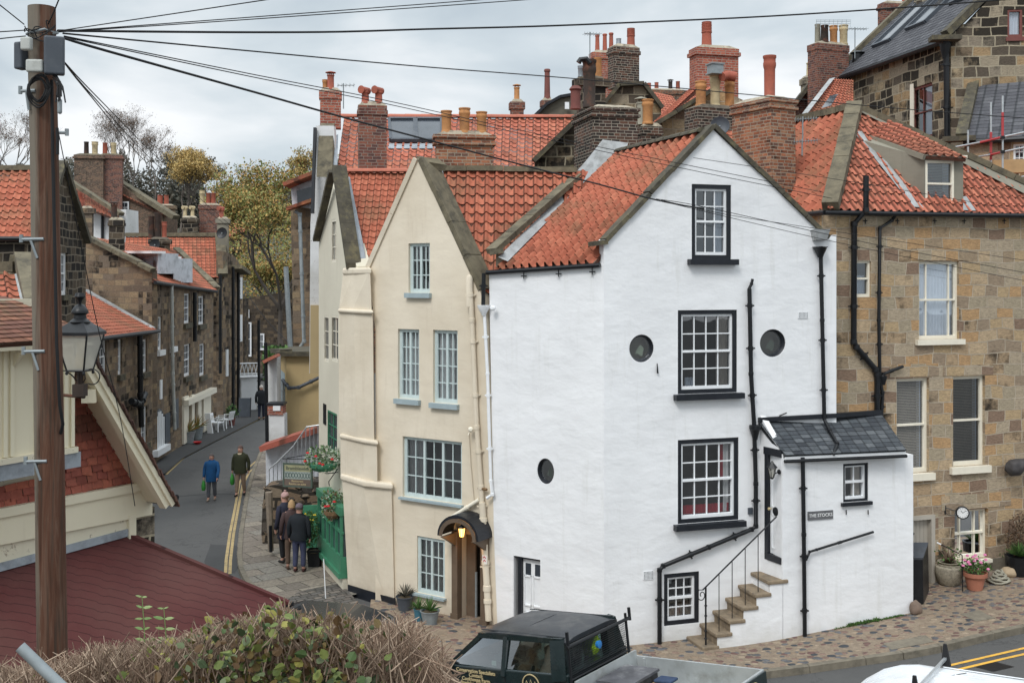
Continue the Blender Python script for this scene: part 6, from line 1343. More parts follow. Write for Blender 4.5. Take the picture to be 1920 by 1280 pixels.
# tile hanging: real overlapping courses clipped to the gable outline
def tile_hang(par, w, poly, tw, g, seed):
    rr = random.Random(seed); s = [p[0] for p in poly]; z = [p[1] for p in poly]
    o = w.pt(min(s), min(z), .03); nx = int((max(s)-min(s))/tw)+2; nz = int((max(z)-min(z))/g)+2
    vs, fs, uv = [], [], []
    for j in range(nz):
        for i in range(nx):
            x0 = i*tw+(tw/2 if j % 2 else 0)-tw; z0 = j*g; dz = rr.gauss(0, .008); a = rr.gauss(0, .006); of = rr.uniform(.016, .03)
            q = [(x0+.003, z0+dz-a, of+.012), (x0+tw-.003, z0+dz+a, of+.012), (x0+tw-.003, z0+g*1.25, .0), (x0+.003, z0+g*1.25, .0), (x0+.003, z0+dz-a, .0), (x0+tw-.003, z0+dz+a, .0)]
            b = len(vs); vs += [o+w.u*x+V((0, 0, zz))+w.n*k for x, zz, k in q]; uv += [(i+.5+b*.001, j+.5)]*6; fs += [(b, b+1, b+2, b+3), (b+4, b+5, b+1, b)]
    base = V(par['_b']); me = bpy.data.meshes.new('hung_tiles'); me.from_pydata([v for v in vs], [], fs); l = me.uv_layers.new(name='UVMap')
    for lp in me.loops: l.data[lp.index].uv = uv[lp.vertex_index]
    bm = bmesh.new(); bm.from_mesh(me); P3 = [w.pt(a, b, 0) for a, b in poly]; c = sum(P3, V())/len(P3)
    for i in range(len(P3)):
        a, b = P3[i], P3[(i+1) % len(P3)]; n = (b-a).cross(w.n).normalized(); n = -n if n.dot(c-a) > 0 else n
        bmesh.ops.bisect_plane(bm, geom=bm.verts[:]+bm.edges[:]+bm.faces[:], plane_co=a, plane_no=n, clear_outer=True)
    bmesh.ops.translate(bm, verts=bm.verts, vec=-base); bm.to_mesh(me); bm.free(); me.materials.append(M['tile_hung']); ob = bpy.data.objects.new('hung_tiles', me); COL.objects.link(ob); ob.parent = par; return ob
tile_hang(tb_, WW, [h(118, 680), h(150, 655), h(283, 902), h(118, 945)], .165, .112, 5)
tile_hang(tb_, WW, [h(-80, 925), h(20, 905), h(118, 880), h(118, 945), h(-80, 990)], .165, .112, 6)
m = MB(); m.sheet([WW.pt(*p, .01) for p in (h(-80, 560), h(60, 560), h(150, 650), h(285, 905), h(285, 1020), h(-80, 1120))]); m.prism([WW.pt(*p, -.02) for p in (h(-80, 560), h(60, 560), h(150, 650), h(285, 905), h(285, 1200), h(-80, 1200))], -WW.n*.4); s_e = h(-60, 700)[0]; m.wbox(WW, s_e-7, 0, s_e, h(-80, 600)[1], -.4, -.03); m.build('wall', M['cream_peel'], tb_)
# fascias
def board(y0a, y0b, y1a, y1b, xa, xb, o, mat, t=.05, nm='fascia'):
    m = MB(); q = [WW.pt(*h(xa, y0a), o), WW.pt(*h(xb, y0b), o), WW.pt(*h(xb, y1b), o), WW.pt(*h(xa, y1a), o)]; m.prism(q, -WW.n*t); return m.build(nm, M[mat], tb_)
board(960, 898, 978, 913, -60, 281, .13, 'cream_paint', .14); board(978, 913, 1030, 963, -60, 277, .09, 'cream_paint', .09); board(1028, 962, 1090, 1004, -60, 240, .05, 'cream_peel', .05)
m = MB(); q = h(236, 985); m.wbox(WW, h(233, 985)[0], 3.0, h(246, 985)[0], h(240, 962)[1], .0, .10); m.build('corner_post', M['cream_paint'], tb_)
m = MB(); m.wbox(WW, h(246, 985)[0], 0, 5.02, h(265, 953)[1], -.5, .06); m.build('stone_pier', M['stone_soot'], tb_)
# bargeboard
WO = Wall(tuple((WW.a+WW.n*.5)[:2]), tuple((WW.pt(5, 0)+WW.n*.5)[:2])); ba, bb = WO.w(158, 672, 0), WO.w(314, 944, 0); m = MB(); dn = (bb-ba).normalized(); nn_ = dn.cross(WW.n).normalized(); nn_ = nn_ if nn_.z > 0 else -nn_
m.frame_box(ba, dn, nn_, WW.n, (0, -.09, 0), ((bb-ba).length, .0, .05)); m.frame_box(ba, dn, nn_, WW.n, (-.02, -.015, .051), ((bb-ba).length+.03, .05, .085)); m.frame_box(ba, dn, nn_, WW.n, (0, -.09, -.07), ((bb-ba).length, -.075, -.002))
m.build('bargeboard', M['cream_paint'], tb_); m = MB(); m.frame_box(ba, dn, nn_, WW.n, (0, -.012, -.7), ((bb-ba).length, -.002, -.003)); m.build('soffit', M['cream_paint'], tb_)
pp = WW.w(168, 728, .3); m = MB(); m.box(P(168, 741, 13.6), (.17, .22, .17), .25); m.build('purlin_end', M['cream_paint'], tb_)
# dark tiles above the bargeboard
vp = MB(); L = (bb-ba).length; rr = random.Random(3); n = int(L/.095)
for i in range(n):
    t = .02+i*.0955; o = ba+dn*t+nn_*(.07+rr.uniform(-.006, .012)); vp.frame_box(o, (dn*1.0-nn_*.16).normalized(), nn_, WW.n, (0, 0, -.9), (.17, .016, .12+rr.uniform(-.01, .015)))
vp.build('verge_tiles', M['tile_verge'], tb_)
m = MB(); m.frame_box(ba, dn, nn_, WW.n, (.0, .0, -3), (L, .05, .04)); m.build('roof_slope', M['tile_verge'], tb_)
m = MB(); a = WO.w(323, 932, .08); m.tube([a, a-WW.n*2], .05, 8); m.build('gutter', M['black_iron'], tb_, smooth=True)
# projecting bay with hipped tile roof
BO = .42; bw_ = Wall(tuple((WW.a+WW.n*BO)[:2]), tuple((WW.pt(5, 0)+WW.n*BO)[:2])); k = bw_.hit
sx = k(137, 740)[0]; zt_, zb2 = k(60, 652)[1], k(60, 850)[1]; m = MB()
m.wbox(bw_, -3, zb2, sx, zt_, -.42, 0)
by = m.build('bay', M['cream_paint'], tb_); m = MB()
for px in (-30, 4, 17, 65, 70, 118, 131): s_ = k(px, 740)[0]; m.wbox(bw_, s_, zb2+.01, s_+.05, zt_-.01, .0, .03)
m.build('batten', M['cream_paint'], by)
m = MB(); m.wbox(bw_, -3, zb2-.07, sx+.04, zb2, -.4, .05); m.build('sill', M['cream_peel'], by)
m = MB(); m.wbox(bw_, -3, zb2-.26, sx+.10, zb2-.072, -.02, .02); m.build('lead_apron', M['lead'], by)
m = MB(); m.wbox(bw_, -3, zt_, sx+.14, zt_+.09, -.5, .22); m.build('fascia', M['cream_paint'], by)
m = MB()
for px in (22, 64): a = bw_.w(px, 668, .01); m.prism([a, a+WW.n*.2+V((0, 0, .08)), a+V((0, 0, -.14))], WW.u*.04)
m.build('bracket', M['cream_paint'], by)
f0, f1 = bw_.pt(-3, zt_+.10, .26), bw_.pt(sx+.2, zt_+.10, .26); m = MB(); rbk = -WW.n*.75+V((0, 0, .52))
roof_surface('bay_roof', by, [f0, f1, f1-WW.u*.8+rbk, f0+rbk], M['tile_brown'], tw=.17, gauge=.115, amp=.004, step=.012, kind='plain', seed=41)
roof_surface('bay_roof', by, [f1, f1-WW.n*.85+V((0, 0, 0)), f1-WW.u*.8+rbk-WW.n*.1, f1-WW.u*.8+rbk], M['tile_brown'], tw=.17, gauge=.115, amp=.004, step=.012, kind='plain', seed=42)
# felt roof lean-to
A_, B_, C_f = P(240, 1003, 14.62), P(-40, 1079, 12.2), P(541, 1131, 14.75)
ew = (P(352, 1218, 12.9)-C_f); ew.z = 0; ew.normalize(); E_ = C_f+ew*5.5; F_ = A_+(-wdir)*6.2
fr_h = thing('felt_roof_garage', (C_f.x, C_f.y, 0), 'low garage with dark red felt-shingle roof in front of the tile-hung building', 'garage')
pl = [A_, C_f, E_, F_+V((0, 0, -.05))]; nrm = (C_f-A_).cross(F_-A_).normalized(); nrm = nrm if nrm.z > 0 else -nrm
d1 = (C_f-A_).normalized()*1.0+(wdir)*.42; d1.normalize(); d2_ = nrm.cross(d1).normalized()
m = MB(); vs = pl+[p-nrm*.10 for p in pl]; m.v = [tuple(v) for v in vs]; m.f = [(0, 1, 2, 3), (7, 6, 5, 4), (0, 4, 5, 1), (1, 5, 6, 2), (2, 6, 7, 3), (3, 7, 4, 0)]; m.m = [0]*6
uvp = [((p-A_).dot(d1)/.34, (p-A_).dot(d2_)/.165) for p in vs]; m.build('roof', M['felt'], fr_h, uv=uvp)
m = MB(); m.bar(A_+V((0, 0, .01)), C_f+V((0, 0, .01)), .10, .05); m.build('verge', M['felt'], fr_h)
m = MB(); m.bar(A_+V((-.02, -.02, .05)), F_+V((-.02, -.02, .0)), .12, .10); m.build('flashing', M['lead'], fr_h)
m = MB(); a = C_f+V((.04, .1, -.08)); b = E_+V((.04, 0, -.08)); m.bar(a, b, .03, .16); m.tube([a+V((.08, 0, 0)), b+V((.08, 0, 0))], .05, 8); m.build('gutter', M['black_iron'], fr_h, smooth=True)
GW = Wall((C_f.x-.15, C_f.y-.1), ((E_-V((.15, 0, 0))).x, E_.y)); m = MB(); m.wbox(GW, 0, 0, GW.L, C_f.z-.15, -.1, .0); m.wbox(Wall((A_.x, A_.y-.05), (C_f.x-.15, C_f.y-.05)), 0, 0, (C_f-A_).length-.2, C_f.z-.2, -.2, -.05); m.build('wall', M['cream_paint'], fr_h)
# utility pole
pb, pt_ = P(100, 1300, 11.0), P(78, 14, 11.0); pb = pb+(pb-pt_)*(pb.z/(pt_.z-pb.z))
up = thing('utility_pole', pb, 'weathered wooden utility pole hung with cables and terminal boxes at left', 'utility pole')
m = MB(); n = 14; m.tube([pb+(pt_-pb)*(i/n)+V((R.uniform(-.004, .004), 0, 0)) for i in range(n+1)], [.157-.022*i/n for i in range(n+1)], 20); m.build('post', M['wood_pole'], up, smooth=True)
def pbox(px0, py0, px1, py1, D, dep, mat, nm='terminal_box', yaw=0, par=None):
    c = (P(px0, py0, D)+P(px1, py1, D))/2; w_ = abs(px1-px0)*D/F; h_ = abs(py1-py0)*D/F; m = MB(); m.box(c, (w_, dep, h_), yaw); o = m.build(nm, M[mat], par or up); b = o.modifiers.new('b', 'BEVEL'); b.width = .02; b.segments = 3; return o
pbox(84, 69, 120, 141, 10.75, .10, 'grey_plastic', yaw=.35); pbox(31, 80, 49, 131, 10.9, .12, 'grey_plastic', yaw=-.3)
pbox(40, 70, 60, 95, 10.72, .07, 'pale_plastic', 'junction_box', -.1); pbox(50, 112, 81, 136, 10.70, .07, 'pale_plastic', 'junction_box', .05); pbox(108, 185, 116, 214, 10.8, .06, 'galv_dull', 'junction_box', .2)
rr = random.Random(9)
m = MB()
for k in range(7):
    c = P(72+rr.uniform(-4, 4), 170+rr.uniform(-6, 6), 10.78); r1 = .12+rr.uniform(-.02, .02); m.tube([c+V((math.cos(a*.4)*r1*.85, -.02*math.sin(a), math.sin(a*.4)*r1*1.15)) for a in range(17)], .009, 5)
m.build('cable_coil', M['black_rubber'], up)
for k in range(9):
    m = MB(); a = P(rr.uniform(45, 105), rr.uniform(50, 70), 10.8); b = P(rr.uniform(40, 112), rr.uniform(40, 75), 10.8); md = (a+b)/2+V((rr.uniform(-.1, .1), -.05, rr.uniform(-.25, .28)))
    m.tube([a*(1-t)**2+md*(2*t*(1-t))+b*t*t for t in [i/9 for i in range(10)]], .006, 5); m.build('loose_cable', M['black_rubber'], up)
for k in range(8):
    m = MB(); a = P(rr.uniform(95, 108), rr.uniform(140, 152), 10.75); b = P(rr.uniform(104, 128), rr.uniform(170, 198), 10.7); m.tube([a, (a+b)/2+V((.02, 0, .02)), b], .008, 5); m.build('loose_cable', M['black_rubber'], up)
m = MB(); m.tube([P(97, 150, 10.82), P(99, 300, 10.83), P(103, 480, 10.83), P(106, 640, 10.83), P(112, 760, 10.83), P(118, 795, 10.9), P(114, 812, 10.95)], .017, 8); m.build('feed_cable', M['black_rubber'], up, smooth=True)
m = MB(); m.tube([P(60, 60, 10.8), P(84, 55, 10.78), P(108, 62, 10.85), P(84, 68, 11.2), P(50, 64, 11.05), P(60, 60, 10.8)], .014, 6); m.build('strap', M['galv_dull'], up)
for (x0, x1, y) in ((38, 62, 170), (40, 78, 448), (44, 80, 658), (48, 84, 864)):
    m = MB(); a = P(x1+4, y, 10.86); b = P(x0, y+1, 10.86); m.tube([a, b], .018, 6); m.tube([b+V((0, 0, .05)), b-V((0, 0, .03))], .02, 6); m.tube([a+(b-a)*.6, P(x1-8, y+36, 10.86)], .014, 6); m.build('pole_step', M['galv_dull'], up)
for (x, y) in ((107, 249),): m = MB(); a = P(x, y, 10.9); m.tube([a, a+V((.10, 0, 0))], .018, 6); m.tube([a+V((.10, 0, .04)), a+V((.10, 0, -.03))], .02, 6); m.build('pole_step', M['galv_dull'], up)
m = MB(); m.tube([P(107, 240, 10.8), P(108, 262, 10.8), P(108, 290, 10.8)], .016, 6); m.build('cable_joint', M['black_rubber'], up)
# street lantern
sl_ = thing('street_lantern', P(150, 660, 12.4), 'black Victorian style street lantern with frosted panes right of the utility pole', 'street lamp'); lc = P(150, 520, 12.4); X0 = lc.x; Y0 = 12.4
zz = lambda y: CH-(y-HY)/F*12.4; rd = lambda w: w/2*12.4/F; c0 = V((X0, Y0, 0))
m = MB(); m.lathe(c0, [(rd(8), zz(552)), (rd(15), zz(549)), (rd(20), zz(556)), (rd(8), zz(564)), (rd(6), zz(570)), (rd(16), zz(572)), (rd(27), zz(580)), (rd(31), zz(584)), (rd(31), zz(587)), (rd(22), zz(590)), (rd(24), zz(597)), (rd(38), zz(603)), (rd(36), zz(606))][::-1], 24); m.build('finial', M['black_iron'], sl_, smooth=True)
R4 = lambda w, y, k: c0+V((math.cos(k*math.pi/2+.65)*rd(w)*1.25, math.sin(k*math.pi/2+.65)*rd(w)*1.25, zz(y)))
m = MB(); T = [R4(32, 604, k) for k in range(4)]; B = [R4(78, 622, k) for k in range(4)]; m.hexa(B, T); B2 = [p-V((0, 0, .035)) for p in B]; m.hexa([p for p in B2], [p-V((0, 0, .001)) for p in B]); m.build('hood', M['black_iron'], sl_)
m = MB(); G0 = [R4(70, 628, k) for k in range(4)]; G1 = [R4(38, 694, k) for k in range(4)]
for k in range(4): m.tube([G0[k], G1[k]], .012, 5); m.tube([G1[k], G1[(k+1) % 4]], .012, 5); m.lathe(G1[k]-V((0, 0, .05)), [(0, 0), (.018, .01), (.018, .03), (.006, .05)], 6)
m.build('frame', M['black_iron'], sl_)
for k in range(4): m = MB(); m.poly([G0[k], G0[(k+1) % 4], G1[(k+1) % 4], G1[k]]); m.build('pane', M['glass_lamp'], sl_)
m = MB(); m.lathe(c0+V((0, 0, zz(690))), [(.05, 0), (.06, .1), (.03, .2), (.05, .3), (.0, .34)], 10); m.build('burner', M['pot_buff'], sl_, smooth=True)
m = MB(); m.tube([c0+V((0, 0, zz(694))), c0+V((0, 0, zz(720)))], [.05, .03], 8)
for k in range(4): q = V((math.cos(k*1.57), math.sin(k*1.57), 0)); m.tube([c0+q*.05+V((0, 0, zz(697))), c0+q*.06+V((0, 0, zz(710))), c0+q*.02+V((0, 0, zz(722)))], .01, 4)
m.build('stem', M['pot_soot'], sl_)
m = MB(); m.box(c0+V((0, 0, zz(731))), (.13, .13, .14)); m.tube([c0+V((.05, 0, zz(744))), c0+V((-.45, .3, zz(744)))], .02, 6); m.tube([c0+V((-.42, .3, zz(700))), c0+V((-.42, .3, zz(760)))], .02, 6); m.build('bracket', M['pot_soot'], sl_)
m = MB(); m.tube([c0+V((-.40, .1, zz(720)))]+[c0+V((-.02-.38*t, 0, zz(716)+.14*math.sin(t*3.1))) for t in (1, .8, .6, .4, .2, 0)], .008, 5); m.build('wire', M['black_rubber'], sl_)
m = MB(); m.tube([c0+V((.14+.09*math.cos(a*.35), 0, zz(706)+.09*math.sin(a*.35))) for a in range(-6, 7)], .007, 5); m.build('scroll', M['black_iron'], sl_)
# ================================================================== GROUND
def hz(x, y=22):
    t = x-4.2
    return 0 if t <= 0 else (.085*t*t/3 if t < 1.5 else .085*(t-.75))
def GZ(px, py, off=0):
    z = off
    for _ in range(12): p = P(px, py, (CH-z)*F/(py-HY)); z = hz(p.x)+off
    return V((p.x, p.y, z))
m = MB(); xs = [-400, -120, -60, -30, -15, 0]+[4.2+.3*i for i in range(28)]+[14, 20, 40, 120, 400]; ys = [-60, 0, 10, 30, 60, 95, 200, 900]
vs = [(x, y, min(hz(x), 2)) for y in ys for x in xs]; n = len(xs); m.add(vs, [(j*n+i, j*n+i+1, (j+1)*n+i+1, (j+1)*n+i) for j in range(len(ys)-1) for i in range(n-1)])
struct(m.build('road', M['asphalt']))
def drape(name, px, mat, off, pts3=None, thick=0):
    q = pts3 or [GZ(x, y, off) for x, y in px]; bm = bmesh.new(); tr = tessellate_polygon([[V((p.x, p.y, 0)) for p in q]]); v = [bm.verts.new((p.x, p.y, 0)) for p in q]
    for t in tr:
        try: bm.faces.new([v[i] for i in t])
        except ValueError: pass
    for k in range(30): bmesh.ops.bisect_plane(bm, geom=bm.verts[:]+bm.edges[:]+bm.faces[:], plane_co=(4.2+.3*k, 0, 0), plane_no=(1, 0, 0))
    for w in bm.verts: w.co.z = hz(w.co.x)+off
    bmesh.ops.recalc_face_normals(bm, faces=bm.faces)
    if bm.faces and sum(f.normal.z for f in bm.faces) < 0: bmesh.ops.reverse_faces(bm, faces=bm.faces)
    me = bpy.data.meshes.new(name); bm.to_mesh(me); bm.free(); l = me.uv_layers.new(name='UVMap')
    for lp in me.loops: c = me.vertices[lp.vertex_index].co; l.data[lp.index].uv = (c.x*.8+c.y*.6, c.y*.8-c.x*.6)
    me.materials.append(mat); o = bpy.data.objects.new(name, me); COL.objects.link(o); return struct(o)
K1 = [(1990, 1159), (1920, 1173), (1860, 1186), (1760, 1210), (1690, 1223), (1620, 1233), (1515, 1248), (1440, 1257), (1340, 1269), (1240, 1280), (1120, 1294), (980, 1300), (860, 1290), (790, 1250), (740, 1200), (690, 1175)]
inner = [V((-3.2, 24.2, 0)), V((0, 22.6, 0)), V((1.9, 21.4, 0)), V((4, 22, 0)), V((8, 23, 0)), V((9.6, 24.6, 0)), V((17, 27, 0))]
kp = [GZ(x, y, .11) for x, y in K1]
drape('cobbled_pavement', None, M['cobble'], .11, kp+inner)
def kerb(name, pts, seg=.9, w=.14, h=.13, mat='kerb', far=False):
    m = MB(); acc = []
    for a, b in zip(pts[:-1], pts[1:]):
        L = (b-a).length; n = max(1, round(L/seg))
        for i in range(n):
            p = a+(b-a)*(i/n); q = a+(b-a)*((i+1)/n)-(b-a).normalized()*.012; p.z = hz(p.x); q.z = hz(q.x); m.bar(p+V((0, 0, h/2-.005)), q+V((0, 0, h/2-.005)), w, h+.012)
    return struct(m.build(name, M[mat]))
kerb('kerb', kp[:-2])
FL = [(520, 1136), (485, 1108), (462, 1086), (452, 1064), (449, 1040), (452, 1000), (458, 960), (465, 920), (476, 880), (488, 850), (497, 832)]
fp = [GZ(x, y, .10) for x, y in FL]
drape('pavement', None, M['flags'], .10, fp+[V((-8.4, 48, 0)), V((-4.2, 30, 0)), V((-3.3, 25.2, 0)), V((-3.6, 24.6, 0))])
kerb('kerb', fp, .7, .12, .12)
drape('setts', [(518, 1138), (560, 1108), (640, 1092), (690, 1150), (745, 1160), (760, 1195), (700, 1200), (600, 1180)], M['setts'], .104)
drape('drain_channel', [(446, 1066), (443, 1040), (447, 1000), (453, 960), (460, 920), (464, 920), (457, 960), (451, 1000), (448, 1040), (451, 1066)], M['setts'], .008)
LP = [(282, 893), (310, 887), (343, 858), (398, 829), (478, 789), (500, 778), (500, 765), (440, 765), (370, 800), (300, 855), (275, 870)]
drape('pavement', [(x, y) for x, y in LP], M['asphalt_patch'], .06)
drape('road_patch', [(383, 1052), (395, 1020), (446, 1022), (447, 1062), (440, 1074), (388, 1066)], M['asphalt_patch'], .005)
drape('drain_cover', [(1828, 1249), (1868, 1240), (1902, 1249), (1862, 1258)], M['black_iron'], .006)
def lines(name, pts, w, mat, off=.009):
    q = [GZ(x, y, off) for x, y in pts]; m = MB(); L, Rr = [], []
    for i, p in enumerate(q):
        d = (q[min(i+1, len(q)-1)]-q[max(i-1, 0)]); n = V((-d.y, d.x, 0)).normalized(); L.append(p+n*w/2); Rr.append(p-n*w/2)
    N = len(q); m.add(L+Rr, [(i, i+1, N+i+1, N+i) for i in range(N-1)]); return struct(m.build(name, M[mat]))
lines('road_marking', [(423, 1073), (424, 1050), (431, 1000), (441, 950), (449, 905), (462, 880), (480, 864), (500, 850)], .08, 'yellow_faded')
lines('road_marking', [(431, 1075), (432, 1050), (438, 1000), (447, 950), (455, 908), (468, 884), (486, 868), (503, 855)], .08, 'yellow_faded')
lines('road_marking', [(312, 889), (345, 857), (400, 828), (480, 789), (497, 781)], .09, 'yellow_faded'); lines('road_marking', [(309, 883), (340, 853), (368, 840)], .09, 'yellow_faded')
lines('road_marking', [(1780, 1246.5), (1860, 1228), (1960, 1205)], .075, 'yellow_line'); lines('road_marking', [(1780, 1258), (1860, 1239), (1960, 1216)], .075, 'yellow_line')
lines('road_joint', [(330, 930), (400, 925), (450, 926)], .05, 'asphalt_patch', .007)
drape('inspection_cover', [(1655, 1205), (1735, 1190), (1752, 1202), (1672, 1217)], M['kerb'], .116)
drape('inspection_cover', [(1800, 1150), (1836, 1143), (1866, 1158), (1830, 1164)], M['kerb'], .116)
# sunk threshold beside the plank door
m = MB(); a, b = GZ(1752, 1122, 0), GZ(1812, 1108, .05); q = [P(1753, 1100, 24.2), P(1760, 1098, 24.3), P(1815, 1112, 23.6), P(1752, 1135, 23.6)]
m.hexa([P(1754, 1150, 24.25), P(1815, 1120, 23.5), P(1815, 1116, 24.4)], [P(1754, 1096, 24.25), P(1815, 1109, 23.5), P(1815, 1090, 24.4)]); struct(m.build('retaining_kerb', M['kerb']))
# bank under the hedge
m = MB(); m.hexa([(-9, 1, 0), (-.35, 1, 0), (-.35, 6.3, 0), (-9, 6.3, 0)], [(-9, 1, 4.5), (-.45, 1, 4.5), (-.45, 6.1, 4.5), (-9, 6.1, 4.5)]); struct(m.build('bank', M['earth']))
# hills
m = MB(); nx, ny = 40, 14; rr = random.Random(4); vs = []
for j in range(ny):
    for i in range(nx):
        y = 85+j*26; x = -230+i*12; t = j/(ny-1); z = -.5+36*t**1.1+2.5*math.sin(x*.03+j*.4)*t+rr.uniform(-.5, .5)
        if x > 60: z = max(-.5, z)
        vs.append((x, y, z if j else -1))
m.add(vs, [(j*nx+i, j*nx+i+1, (j+1)*nx+i+1, (j+1)*nx+i) for j in range(ny-1) for i in range(nx-1)]); struct(m.build('hills', M['grass_hill'], smooth='all'))
# ================================================================== YELLOW COTTAGE, WHITE WALL, RAILING, RUBBLE WALL
yc = thing('yellow_cottage', P(560, 800, 37), 'small ochre rendered cottage with dark coping and blue-grey side window', 'cottage')
slab(yc, 'wall', [(537, 664), (606, 660), (606, 900), (537, 900)], 37, 'yellow', 3)
m = MB(); a, b = P(537, 664, 37), P(519, 662, 39.5); a2, b2 = P(537, 900, 37), P(519, 850, 39.5); m.add([a, b, V((b.x, b.y, 0)), V((a.x, a.y, 0))], [(0, 1, 2, 3)]); m.build('side_wall', M['yellow'], yc)
m = MB(); m.box(P(572, 658, 38.2), (1.5, 2.9, .16)); m.bar(P(537, 659, 36.9), P(517, 657, 39.5), .4, .16); m.build('coping', M['coping_dark'], yc)
m = MB(); m.add([P(534, 700, 37.3), P(526, 692, 38.3), P(527, 800, 38.3), P(535, 808, 37.3)], [(0, 1, 2, 3)]); w_ = m.build('window', M['paint_bluegrey'], yc)
pipe(yc, [P(598, 708, 36.8), P(560, 726, 36.8), P(542, 727, 36.8), P(530, 712, 37.3)], .06, 'grey_plastic', brackets=False)
pipe(yc, [P(530, 712, 37.3), P(531, 760, 37.2)], .05, 'galv_dull', brackets=False)
wc = thing('whitewashed_wall', P(510, 840, 36), 'rough whitewashed wall end with a red tile cap beside the yellow cottage', 'wall')
slab(wc, 'wall', [(500, 677), (519, 668), (521, 900), (502, 900)], 36, 'white_rough', .6); m = MB(); m.bar(P(498, 677, 35.8), P(520, 666, 35.8), .8, .1); m.build('cap', M['ridge_red'], wc); pipe(wc, [P(498, 642, 35.6), P(501, 830, 35.6)], .06, brackets=False)
wp_ = thing('white_pillar', P(519, 830, 35), 'white pillar topped by a small red brick flue box', 'pillar'); slab(wp_, 'post', [(505, 776), (533, 776), (534, 845), (507, 845)], 35, 'white_rough', .45)
m = MB(); m.box(P(519, 766, 35.2), (.5, .5, .34)); m.build('brick_cap', M['brick_red'], wp_); m = MB(); m.box(P(519, 765, 34.93), (.24, .05, .16)); m.build('vent', M['paint_white'], wp_); m = MB(); m.box(P(519, 756, 35.2), (.56, .56, .07)); m.build('coping', M['black'], wp_)
ww_ = thing('white_garden_wall', P(540, 890, 33), 'white painted wall with sloping red tile coping beyond the hanging sign', 'wall')
slab(ww_, 'wall', [(498, 838), (600, 806), (600, 1000), (500, 1000)], 33, 'paint_whitegrey', .4); m = MB(); m.bar(P(493, 838, 32.9), P(602, 802, 32.9), .9, .16); m.build('coping', M['tile_hung'], ww_)
rl_ = thing('handrail', P(540, 900, 32), 'pale grey metal balustrade rising in front of the white wall', 'railing')
m = MB(); tp = [(503, 880), (520, 866), (550, 836), (575, 800), (602, 796)]; m.tube([P(x, y, 32) for x, y in tp], .022, 5); m.build('rail', M['galv'], rl_)
m = MB(); 
for i in range(13):
    x = 505+i*7.6
    for (x0, y0), (x1, y1) in zip(tp[:-1], tp[1:]):
        if x0 <= x <= x1: m.tube([P(x, y0+(y1-y0)*(x-x0)/(x1-x0), 32), P(x, y0+(y1-y0)*(x-x0)/(x1-x0)+95, 32)], .014, 4)
m.build('baluster', M['galv'], rl_)
rw_ = thing('rubble_wall', P(540, 1050, 29.3), 'dark rough rubble stone wall behind the group of three people', 'wall')
m = MB(); q = [(497, 912), (548, 905), (606, 902), (606, 1080), (496, 1048), (490, 1000), (492, 950)]; m.prism([P(x, y, 29.3) for x, y in q], (0, .8, 0)); m.build('wall', M['rubble'], rw_)
m = MB(); rr = random.Random(12)
for i in range(46):
    x, y = rr.uniform(503, 604), rr.uniform(912, 1030); r = rr.uniform(.08, .22); c = P(x, y, 29.42); pr = [(0, -r*.5), (r*.7, -r*.35), (r, 0), (r*.75, r*.35), (0, r*.5)]; m.lathe(c, pr, 7, ax=V((rr.uniform(-.3, .3), rr.uniform(-.3, .3), 1)))
m.build('boulders', M['rubble'], rw_)
gdr = thing('green_gate', P(585, 1040, 28.9), 'green painted panelled door between the rubble wall and the shopfront', 'door'); slab(gdr, 'panel', [(566, 948), (604, 946), (604, 1062), (568, 1045)], 28.8, 'paint_green', .08)
m = MB(); 
for x in (568, 580, 592): m.tube([P(x, 955, 28.7), P(x+1, 1040, 28.7)], .018, 4)
m.build('frame', M['paint_green'], gdr)
pst = thing('wooden_post', P(506, 1090, 28.2), 'weathered grey wooden post at the edge of the rubble wall', 'post'); m = MB(); m.tube([P(504, 922, 28.0), P(507, 1000, 28.0), P(508, 1032, 28)], [.10, .08, .07], 8); m.build('post', M['tan_wood'], pst); m = MB(); m.tube([P(507, 985, 27.9), P(508, 1034, 27.9)], .045, 6); m.build('sleeve', M['black_iron'], pst)
whp = thing('thin_white_post', G(611, 1130), 'thin white post standing on the pavement before the cream corner', 'post'); m = MB(); b = V(whp['_b']); m.tube([b, b+V((-.05, 0, 1.0))], .012, 6); m.build('post', M['paint_white'], whp)
# hanging sign
hs = thing('hanging_sign', P(558, 890, 27.4), 'green framed hanging restaurant sign with patterned band on an iron bracket', 'sign'); hw2 = Wall((P(531, 0, 27.4).x, 27.4), (P(588, 0, 27.2).x, 27.2)); r = hw2.rect(531, 868, 586, 913)
m = MB(); m.wbox(hw2, r[0]+.04, r[1]+.04, r[2]-.04, r[3]-.04, -.02, .02); bd = m.build('board', plain('sign_brown', (.13, .095, .075), .6), hs)
m = MB()
for q in ((r[0], r[1], r[0]+.04, r[3]), (r[2]-.04, r[1], r[2], r[3]), (r[0]+.04, r[1], r[2]-.04, r[1]+.04), (r[0]+.04, r[3]-.04, r[2]-.04, r[3])): m.wbox(hw2, *q, -.03, .03)
m.build('frame', plain('sign_green', (.07, .095, .075), .6), hs)
H_ = r[3]-r[1]; m = MB(); m.wbox(hw2, r[0]+.045, r[1]+H_*.66, r[2]-.045, r[3]-.045, .021, .024); m.build('name_panel', plain('sign_khaki', (.30, .29, .17), .6), bd)
m = MB(); m.wbox(hw2, r[0]+.045, r[1]+H_*.34, r[2]-.045, r[1]+H_*.655, .021, .024); m.build('pattern_panel', plain('sign_pattern', (.30, .33, .30), .6), bd)
m = MB(); rr = random.Random(2)
